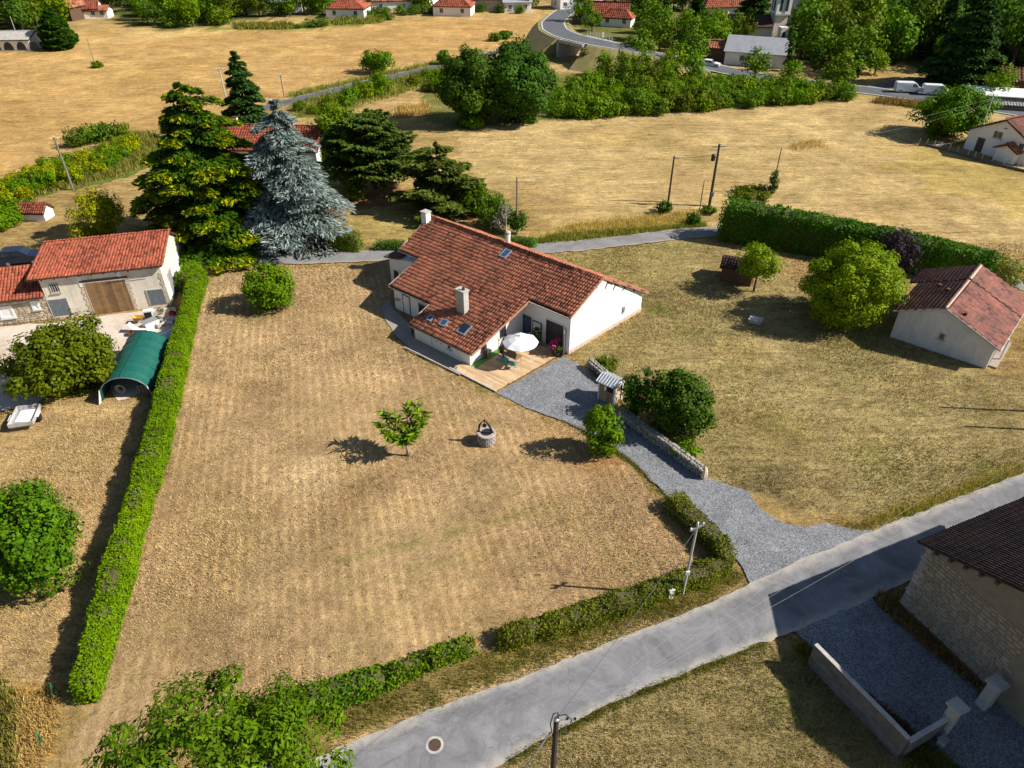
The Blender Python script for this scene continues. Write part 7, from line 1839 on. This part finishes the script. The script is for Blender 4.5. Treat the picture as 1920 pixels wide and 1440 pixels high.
def far_tree(kind, p, r, h=None, label='', group=None, cat=None, name=None, seed=0):
    r_ = random.Random(seed)
    tm, cm = far_mesh(kind, r_.randrange(3))
    bush = kind.startswith('bush')
    t = thing(name or ('far_bush' if bush else 'far_tree'), label, cat or ('bush' if bush else 'tree'), p, group)
    base_h = 1.25 if bush else 2.3
    t.scale = (r, r, (h or r * base_h) / base_h); t.rotation_euler = (0, 0, r_.uniform(0, 6.28))
    put(bpy.data.objects.new('trunk', tm), t); put(bpy.data.objects.new('crown', cm), t)
    return t

def which(kind, q, r, poly, r0, r1, label):
    """label that says which one: size, tone, row and place along its belt"""
    tone = {'green': 'green', 'deep': 'dark green', 'fresh': 'bright green', 'olive': 'olive green', 'lime': 'yellow green', 'conifer': 'dark coniferous'}[kind.split('_')[-1]]
    size = ['small', 'medium', 'large'][min(2, int((r - r0) / (r1 - r0) * 3))]
    a = [p[0] / p[1] for p in poly]; f = (q[0] / q[1] - min(a)) / (max(a) - min(a))
    place = ['far left', 'left side', 'left of centre', 'near middle', 'right of centre', 'right side', 'far right'][max(0, min(6, int(f * 7)))]
    ys_ = [p[1] for p in poly]; row = ['front', 'middle', 'back'][max(0, min(2, int((q[1] - min(ys_)) / (max(ys_) - min(ys_)) * 3)))]
    return '%s %s %s, %s row, %s' % (size, tone, label, row, place)

def scatter(poly_px, n, kinds, r0, r1, label, group, seed, gap=0.8, clear=(), hk=1.0, tries=40):
    r_ = random.Random(seed); poly = PX(*poly_px); xs = [p[0] for p in poly]; ys = [p[1] for p in poly]; placed = []
    qr = np.random.default_rng(seed); m_ = n * tries
    qx, qy = qr.uniform(min(xs), max(xs), m_), qr.uniform(min(ys), max(ys), m_)
    ok = inpoly(qx, qy, poly)
    for z in NOGRASS:
        za = np.array(z)
        if za[:, 0].max() < min(xs) or za[:, 0].min() > max(xs) or za[:, 1].max() < min(ys) or za[:, 1].min() > max(ys): continue
        ok &= ~inpoly(qx, qy, z)
    for q in np.stack([qx, qy, qx * 0], -1)[ok]:
        if len(placed) >= n: break
        r = r_.uniform(r0, r1)
        if any((q[0] - o[0]) ** 2 + (q[1] - o[1]) ** 2 < (gap * (r + o[2])) ** 2 for o in placed): continue
        dq = depth(q + ZU * r); px_ = 960 + CAM_F * q[0] / dq; y1 = 720 - CAM_F * np.dot(q - _c, _up) / depth(q); y0 = 720 - CAM_F * np.dot(q + ZU * r * 2.3 - _c, _up) / dq; wpx = r * CAM_F / dq
        if any(px_ + wpx * 0.8 > c[0] and px_ - wpx * 0.8 < c[2] and y1 > c[1] and y0 + (y1 - y0) * 0.15 < c[3] for c in clear): continue
        placed.append((q[0], q[1], r))
        k = r_.choice(kinds); far_tree(k, q, r, r * (1.25 if k.startswith('bush') else 2.3) * hk * r_.uniform(0.85, 1.2), which(k, q, r, poly, r0, r1, label), group, seed=r_.randrange(9999))
    return placed
HV = [(624, 0, 690, 28), (700, 0, 770, 22), (820, 0, 870, 24), (880, 0, 960, 18), (960, 0, 1065, 26), (1112, 16, 1162, 44), (1300, 2, 1400, 32), (1425, 0, 1475, 95), (1388, 76, 1452, 116), (1340, 84, 1392, 120), (1475, 2, 1505, 28), (1020, 20, 1300, 104), (1300, 104, 1440, 150)]
scatter([(-260, 84), (0, 70), (60, 66), (116, 46), (116, 22), (0, 35), (-260, 45)], 40, ['green', 'deep', 'fresh', 'olive'], 4.0, 6.0, 'tree, top left wood', 'trees of the top left wood', 1, 0.55)
scatter([(118, 22), (196, 22), (200, 2), (118, 2)], 12, ['green', 'fresh', 'deep'], 3.5, 5.0, 'tree behind the red barn', 'trees behind the red barn', 2, 0.5, [(124, 8, 192, 34)])
scatter([(264, 45), (330, 53), (420, 47), (445, 33), (560, 32), (620, 28), (620, 10), (440, 8), (200, 8), (200, 24), (262, 27)], 62, ['green', 'deep', 'fresh', 'olive', 'bush_green'], 3.2, 5.0, 'tree, wood left of the village', 'trees left of the village', 3, 0.5, HV[:4])
scatter([(1500, 110), (1560, 135), (1640, 125), (1700, 118), (1760, 140), (1830, 132), (2050, 160), (2150, 90), (1900, 20), (1500, 20), (1470, 50)], 190, ['green', 'deep', 'fresh', 'deep', 'green', 'olive', 'conifer'], 4.0, 6.4, 'tree, large top right wood', 'trees of the top right wood', 4, 0.42, HV)
scatter([(1075, 62), (1190, 74), (1290, 88), (1400, 92), (1470, 100), (1500, 60), (1500, 14), (1080, 14)], 170, ['green', 'deep', 'fresh', 'olive', 'lime', 'conifer'], 2.8, 4.6, 'tree between village houses', 'trees between the village houses', 5, 0.42, HV)
scatter([(1180, 88), (1290, 100), (1340, 108), (1340, 92), (1200, 70)], 12, ['green', 'deep', 'fresh'], 3.2, 4.8, 'tree behind the far road', 'trees behind the far road', 6, 0.6, [(1020, 40, 1180, 100), (1385, 80, 1450, 116)])
scatter([(620, 24), (700, 22), (820, 20), (1000, 18), (1000, 2), (620, 2)], 34, ['green', 'deep', 'fresh', 'olive'], 2.6, 4.2, 'tree behind the field edge houses', 'trees among the field edge houses', 12, 0.6, [(626, 4, 688, 26), (825, 2, 880, 22)])
scatter([(640, 34), (820, 26), (1000, 24), (1000, 22), (820, 22), (640, 26)], 16, ['bush_green', 'bush_deep'], 1.6, 2.4, 'clipped bush before the village houses', 'bushes in front of the village', 7, 0.8)
scatter([(1042, 226), (1120, 220), (1250, 212), (1400, 202), (1500, 194), (1610, 186), (1590, 170), (1480, 170), (1320, 162), (1180, 156), (1080, 160), (1042, 185)], 120, ['bush_green', 'bush_fresh', 'bush_fresh', 'bush_olive', 'bush_green'], 1.7, 3.0, 'bush in the field scrub belt', 'bushes of the scrub belt', 8, 0.5, hk=1.05)
scatter([(1100, 150), (1250, 140), (1300, 160), (1180, 168)], 9, ['fresh', 'green', 'olive'], 2.2, 3.2, 'orchard tree below the bridge', 'orchard trees below the bridge', 9, 0.9)
scatter([(560, 205), (640, 178), (740, 152), (830, 140), (830, 175), (760, 172), (690, 185), (600, 220)], 26, ['bush_green', 'bush_fresh', 'bush_olive'], 1.2, 2.4, 'bush on the far lane verge', 'bushes on the far lane verge', 10, 0.6)
scatter([(-150, 400), (0, 352), (90, 320), (180, 292), (250, 262), (262, 280), (200, 320), (60, 368), (0, 392), (-150, 440)], 70, ['bush_fresh', 'bush_green', 'bush_lime'], 1.0, 2.0, 'bush in the left green strip', 'bushes in the green strip', 11, 0.5)
for i, (x, y, r, k) in enumerate([(150, 272, 2.4, 'bush_deep'), (178, 266, 2.6, 'bush_green'), (205, 262, 2.4, 'bush_deep'), (228, 256, 2.0, 'bush_green')]):
    far_tree(k, G(x, y), r, None, ['leftmost dark bush at the top of the green strip', 'second dark bush at the top of the green strip', 'third dark bush at the top of the green strip', 'rightmost dark bush at the top of the green strip'][i], 'dark bushes on the green strip', seed=i)
for (x, y, r, h, k, lb) in [
    (1196, 118, 4.2, 8.0, 'green', 'round green tree in front of the far road embankment'), (1290, 128, 4.4, 8.5, 'green', 'wide leafy tree right of the embankment below the road'), (1262, 134, 3.6, 6.5, 'fresh', 'bushy tree at the foot of the embankment'),
    (1414, 148, 3.6, 7.0, 'green', 'green tree in front of the grey roofed house'), (1570, 166, 4.2, 8.0, 'green', 'tree at the roadside left of the two vans'), (1480, 165, 3.2, 5.5, 'fresh', 'lighter tree beside the far road bend'),
    (1605, 140, 5.0, 11, 'green', 'tall tree behind the road left of the vans'), (1665, 118, 5.2, 12, 'fresh', 'tall light green tree behind the vans'), (1640, 138, 3.0, 5, 'fresh', 'small tree on the roadside lawn'),
    (1862, 190, 3.6, 7.0, 'fresh', 'light green tree right of the big dark conifer'), (1900, 120, 5.5, 12, 'green', 'large tree at the right edge of the wood'),
    (1096, 124, 2.2, 4.0, 'olive', 'small orchard tree with a shadow below the bridge'), (1130, 140, 2.6, 5.0, 'fresh', 'orchard tree in front of the dry bank'), (1180, 142, 2.6, 5.0, 'fresh', 'orchard tree left of the embankment bush'),
    (1110, 58, 3.6, 6.5, 'green', 'round tree at the right of the road junction'), (1090, 46, 4.4, 9.0, 'green', 'tall tree left of the stepped red roofs'), (1345, 98, 3.2, 5.5, 'olive', 'flat topped brownish tree beside the open shed'),
    (1520, 118, 4.0, 8.5, 'green', 'tree right of the church garden'), (1500, 70, 4.5, 10.0, 'deep', 'dark tree right of the church porch')]:
    far_tree(k, G(x, y), r, h, lb, seed=x)
for (x, y, r, h, lb) in [(1795, 158, 8.0, 21, 'huge dark conifer above the vans'), (1405, 60, 5.5, 17, 'tall dark conifer left of the church'), (1300, 70, 4.5, 12, 'dark conifer in the village trees'), (1238, 62, 4.0, 11, 'dark conifer right of the white road sign'), (1205, 40, 3.5, 10, 'dark conifer among the village trees at top')]:
    mb, V, F, v = conifer_mesh(h, r, None, seed=x, n_tier=14, per=7, strip=1.1, plate=0.5, droop=0.3, wid=0.42, density=0.55, power=0.7, low=0.04)
    tree_obj('dark_conifer', lb, 'tree', G(x, y), [('trunk', mb_mesh(mb, 'trunk', M['bark'])), ('crown', mesh_np('crown', V, F, LM['spruce'], v))])
for i, (x, y, h) in enumerate([(1474, 132, 8.5), (1526, 134, 7.5), (1602, 148, 8.0)]):
    t = far_tree('cypress', G(x, y), 1.0, None, ['leftmost slim dark cypress beside the far road', 'middle slim dark cypress beside the far road', 'rightmost slim dark cypress beside the far road'][i], 'slim cypresses by the road', name='cypress', seed=i)
    t.scale = (h / 2.3 * 1.2,) * 2 + (h / 2.3,)
for i, (x, y, r) in enumerate([(598, 48, 4.5), (725, 36, 3.2), (560, 52, 2.0)]):
    t = far_tree('bush_deep', G(x, y), r, r * 0.5, ['flat dark thicket in the wheat below the wood', 'flat dark thicket in the field below the village', 'small thicket at the end of the vine rows'][i], 'thickets in the far field', seed=i)

# ------------------------------------------------------------------ grasses
def blades(name, pts, h, w, mat, seed, per=6, spread=0.25, lean=0.5, label=None):
    r_ = np.random.default_rng(seed); P = np.repeat(np.asarray(pts)[:, :2], per, 0); n = len(P)
    P = P + r_.normal(size=(n, 2)) * spread; th = r_.uniform(0, 6.28, n); d = np.stack([np.cos(th), np.sin(th)], -1); s = np.stack([-d[:, 1], d[:, 0]], -1) * (w * r_.uniform(0.5, 1, n) * 0.5)[:, None]
    hh = h * r_.uniform(0.5, 1.2, n); ln = lean * hh * r_.uniform(0.1, 1, n); z0 = np.full((n, 1), -0.08)
    V = np.stack([np.concatenate([P - s, z0], 1), np.concatenate([P + s, z0], 1), np.concatenate([P + s * 0.6 + d * (ln * 0.4)[:, None], (hh * 0.65)[:, None]], 1), np.concatenate([P + d * ln[:, None], hh[:, None]], 1)], 1).reshape(-1, 3)
    o = put(bpy.data.objects.new(name, mesh_np(name, V, np.arange(n * 4).reshape(n, 4), mat, r_.uniform(0, 1, n))))
    return tag(o, label, None, None, 'stuff')
def fill(poly_px, n, seed):
    r_ = np.random.default_rng(seed); poly = PX(*poly_px); P = np.array(poly); lo, hi = P[:, :2].min(0), P[:, :2].max(0); out = []
    while len(out) < n:
        q = r_.uniform(lo, hi, (n * 3, 2)); k = inpoly(q[:, 0], q[:, 1], poly)
        for z in NOGRASS: k &= ~inpoly(q[:, 0], q[:, 1], z)
        out += list(q[k])
        if not k.any(): break
    return np.array(out[:n])
blades('tall_straw', fill([(1030, 438), (1060, 424), (1180, 408), (1300, 396), (1320, 415), (1200, 436), (1060, 450)], 420, 1), 0.42, 0.06, LM['straw'], 1, 16, 0.35)
blades('lane_grass', fill([(990, 455), (1060, 440), (1200, 430), (1320, 420), (1320, 430), (1200, 443), (1010, 463)], 500, 2), 0.45, 0.08, LM['rough'], 2, 10, 0.3)
blades('corner_straw', fill([(15, 1300), (110, 1290), (105, 1380), (70, 1450), (20, 1450)], 200, 3), 0.30, 0.02, LM['straw'], 3, 18, 0.2)
blades('corner_weeds', fill([(-20, 1270), (30, 1290), (30, 1450), (-20, 1450)], 90, 4), 0.5, 0.06, LM['rough'], 4, 14, 0.15)
blades('barn_weeds', fill([(1650, 1120), (1700, 1130), (1860, 1290), (1830, 1310), (1720, 1210), (1640, 1150)], 420, 5), 0.55, 0.05, LM['brown'], 5, 12, 0.18)
blades('wall_weeds', fill([(1600, 1270), (1720, 1350), (1700, 1375), (1600, 1290)], 160, 6), 0.4, 0.05, LM['brown'], 6, 10, 0.15)
blades('drive_weeds', fill([(1770, 1225), (1860, 1300), (1980, 1390), (2010, 1370), (1900, 1280), (1790, 1210)], 260, 7), 0.4, 0.05, LM['rough'], 7, 10, 0.2)
blades('wall_foot_grass', fill([(1510, 1245), (1530, 1225), (1500, 1205), (1490, 1225)], 60, 8), 0.4, 0.05, LM['rough'], 8, 12, 0.12)
blades('pillar_grass', fill([(1700, 1420), (1790, 1370), (1850, 1440), (1720, 1480)], 240, 9), 0.35, 0.05, LM['rough'], 9, 12, 0.15)
blades('verge_grass', fill([(560, 1345), (730, 1290), (940, 1215), (1290, 1114), (1375, 1068), (1400, 1080), (1300, 1140), (960, 1268), (650, 1385)], 1500, 10), 0.16, 0.035, LM['rough'], 10, 8, 0.22)
blades('roadside_grass', fill([(1560, 995), (1680, 960), (1735, 940), (1920, 870), (1920, 884), (1735, 957), (1680, 974), (1600, 1003)], 400, 11), 0.14, 0.03, LM['rough'], 11, 8, 0.2)
blades('roadside_straw', fill([(1540, 985), (1680, 950), (1735, 930), (1920, 862), (1920, 880), (1735, 953), (1680, 970), (1600, 1000)], 400, 12), 0.14, 0.03, LM['straw'], 12, 8, 0.25)
blades('field_rim', fill([(1650, 186), (1760, 200), (1740, 205), (1640, 192)], 150, 13), 0.9, 0.15, LM['brown'], 13, 12, 0.5)
blades('field_ridge', fill([(1480, 272), (1540, 262), (1546, 274), (1490, 282)], 60, 14), 0.45, 0.1, LM['straw'], 14, 10, 0.6)
blades('vine_rows', np.array([G(x, y)[:2] + rng.normal(size=2) * 0.3 for y in (46, 49.5, 53.5) for x in np.linspace(440, 545, 60)]), 1.0, 0.35, LM['rough'], 15, 8, 0.5)
blades('field_weeds', fill([(640, 30), (720, 32), (720, 44), (620, 46)], 150, 16), 1.0, 0.4, LM['rough'], 16, 10, 0.6)
blades('left_strip_grass', fill([(0, 355), (110, 305), (250, 250), (300, 252), (300, 295), (240, 325), (60, 368), (0, 390)], 900, 17), 0.7, 0.14, LM['rough'], 17, 9, 0.5)
blades('far_verge_grass', fill([(545, 178), (700, 142), (830, 114), (860, 130), (800, 160), (640, 210), (560, 220)], 700, 18), 0.7, 0.18, LM['rough'], 18, 9, 0.6)
blades('sand_grass', fill([(745, 205), (800, 196), (800, 215), (740, 220)], 120, 19), 0.8, 0.14, LM['straw'], 19, 9, 0.5)
blades('bank_grass', fill([(990, 100), (1060, 92), (1070, 100), (1000, 118)], 200, 20), 0.8, 0.25, LM['rough'], 20, 9, 0.8)

blades('south_verge', fill([(960, 1432), (1035, 1385), (1185, 1312), (1300, 1264), (1435, 1211), (1440, 1204), (1300, 1254), (1185, 1301), (1035, 1376), (950, 1426)], 500, 21), 0.13, 0.03, LM['rough'], 21, 8, 0.12)
blades('drive_edge_grass', fill([(935, 740), (1085, 803), (1190, 872), (1262, 942), (1255, 925), (1200, 868), (1095, 798), (940, 733)], 350, 22), 0.14, 0.03, LM['rough'], 22, 8, 0.12)
blades('lawn_tufts', fill([(400, 530), (740, 510), (900, 745), (1180, 880), (1290, 1060), (940, 1200), (500, 1310), (210, 1290)], 1100, 23), 0.10, 0.03, LM['rough'], 23, 7, 0.10)
blades('garden_tufts', fill([(1020, 490), (1290, 455), (1700, 650), (1910, 740), (1910, 870), (1680, 965), (1420, 900), (1130, 700)], 2200, 24), 0.12, 0.035, LM['rough'], 24, 7, 0.14)
blades('south_tufts', fill([(960, 1430), (1185, 1312), (1435, 1211), (1515, 1240), (1690, 1440), (940, 1500)], 700, 25), 0.10, 0.03, LM['rough'], 25, 7, 0.10)
blades('yard_tufts', fill([(0, 800), (290, 720), (240, 900), (120, 1280), (0, 1290)], 500, 26), 0.10, 0.03, LM['straw'], 26, 7, 0.10)

# short dry turf over the near lawns
def turf():
    r_ = np.random.default_rng(99)
    n = 520000
    y = 14 + 66 * r_.uniform(0, 1, n) ** 1.25; half = 11 + y * 0.80
    x = r_.uniform(-1, 1, n) * half
    k = np.ones(n, bool)
    for z in NOGRASS: k &= ~inpoly(x, y, z)
    x, y = x[k], y[k]; n = len(x)
    c, _ = paint(x, y)
    ph = (x * math.cos(MOW_A) - y * math.sin(MOW_A)) / MOW_W * 2 * math.pi
    st = _ * np.sin(ph) * 0.12 * np.clip(0.5 + 1.6 * wob(x, y, 11.0, 3) - (x + 12) * 0.03, 0, 1.5)
    c = c * ((r_.uniform(0.62, 1.5, n) + st)[:, None]) * (1 + 0.05 * r_.normal(size=(n, 3)))
    c = np.where((r_.uniform(0, 1, n) < 0.14)[:, None], c * 0.34, c)
    sc = 0.8 + y / 60
    th = r_.uniform(0, 6.28, n); d = np.stack([np.cos(th), np.sin(th)], -1); s = np.stack([-d[:, 1], d[:, 0]], -1) * (0.016 * sc * r_.uniform(0.6, 1.3, n))[:, None]
    h = 0.06 * sc * r_.uniform(0.4, 1.5, n); ln = h * r_.uniform(0.3, 2.2, n); mz = 0.55 * np.exp(-((x - mq[0]) ** 2 + (y - mq[1]) ** 2) / 5.0)
    P = np.stack([x, y], -1); z0 = (mz - 0.12)[:, None]
    V = np.stack([np.concatenate([P - s, z0], 1), np.concatenate([P + s, z0], 1), np.concatenate([P + d * ln[:, None], (h + mz - 0.05)[:, None]], 1)], 1).reshape(-1, 3)
    m, N, L = _nt('turf')
    b = N['Principled BSDF']; b.inputs['Roughness'].default_value = 0.9; b.inputs['Specular IOR Level'].default_value = 0.1
    a = node(N, 'ShaderNodeAttribute', attribute_name='tint'); L.new(a.outputs['Color'], b.inputs['Base Color'])
    o = put(bpy.data.objects.new('dry_turf', mesh_np('dry_turf', V, np.arange(n * 3).reshape(n, 3), m, col=np.concatenate([np.clip(c, 0, 1), np.ones((n, 1))], 1))))
    tag(o, 'short dry straw coloured grass of the lawns', None, None, 'stuff')
turf()
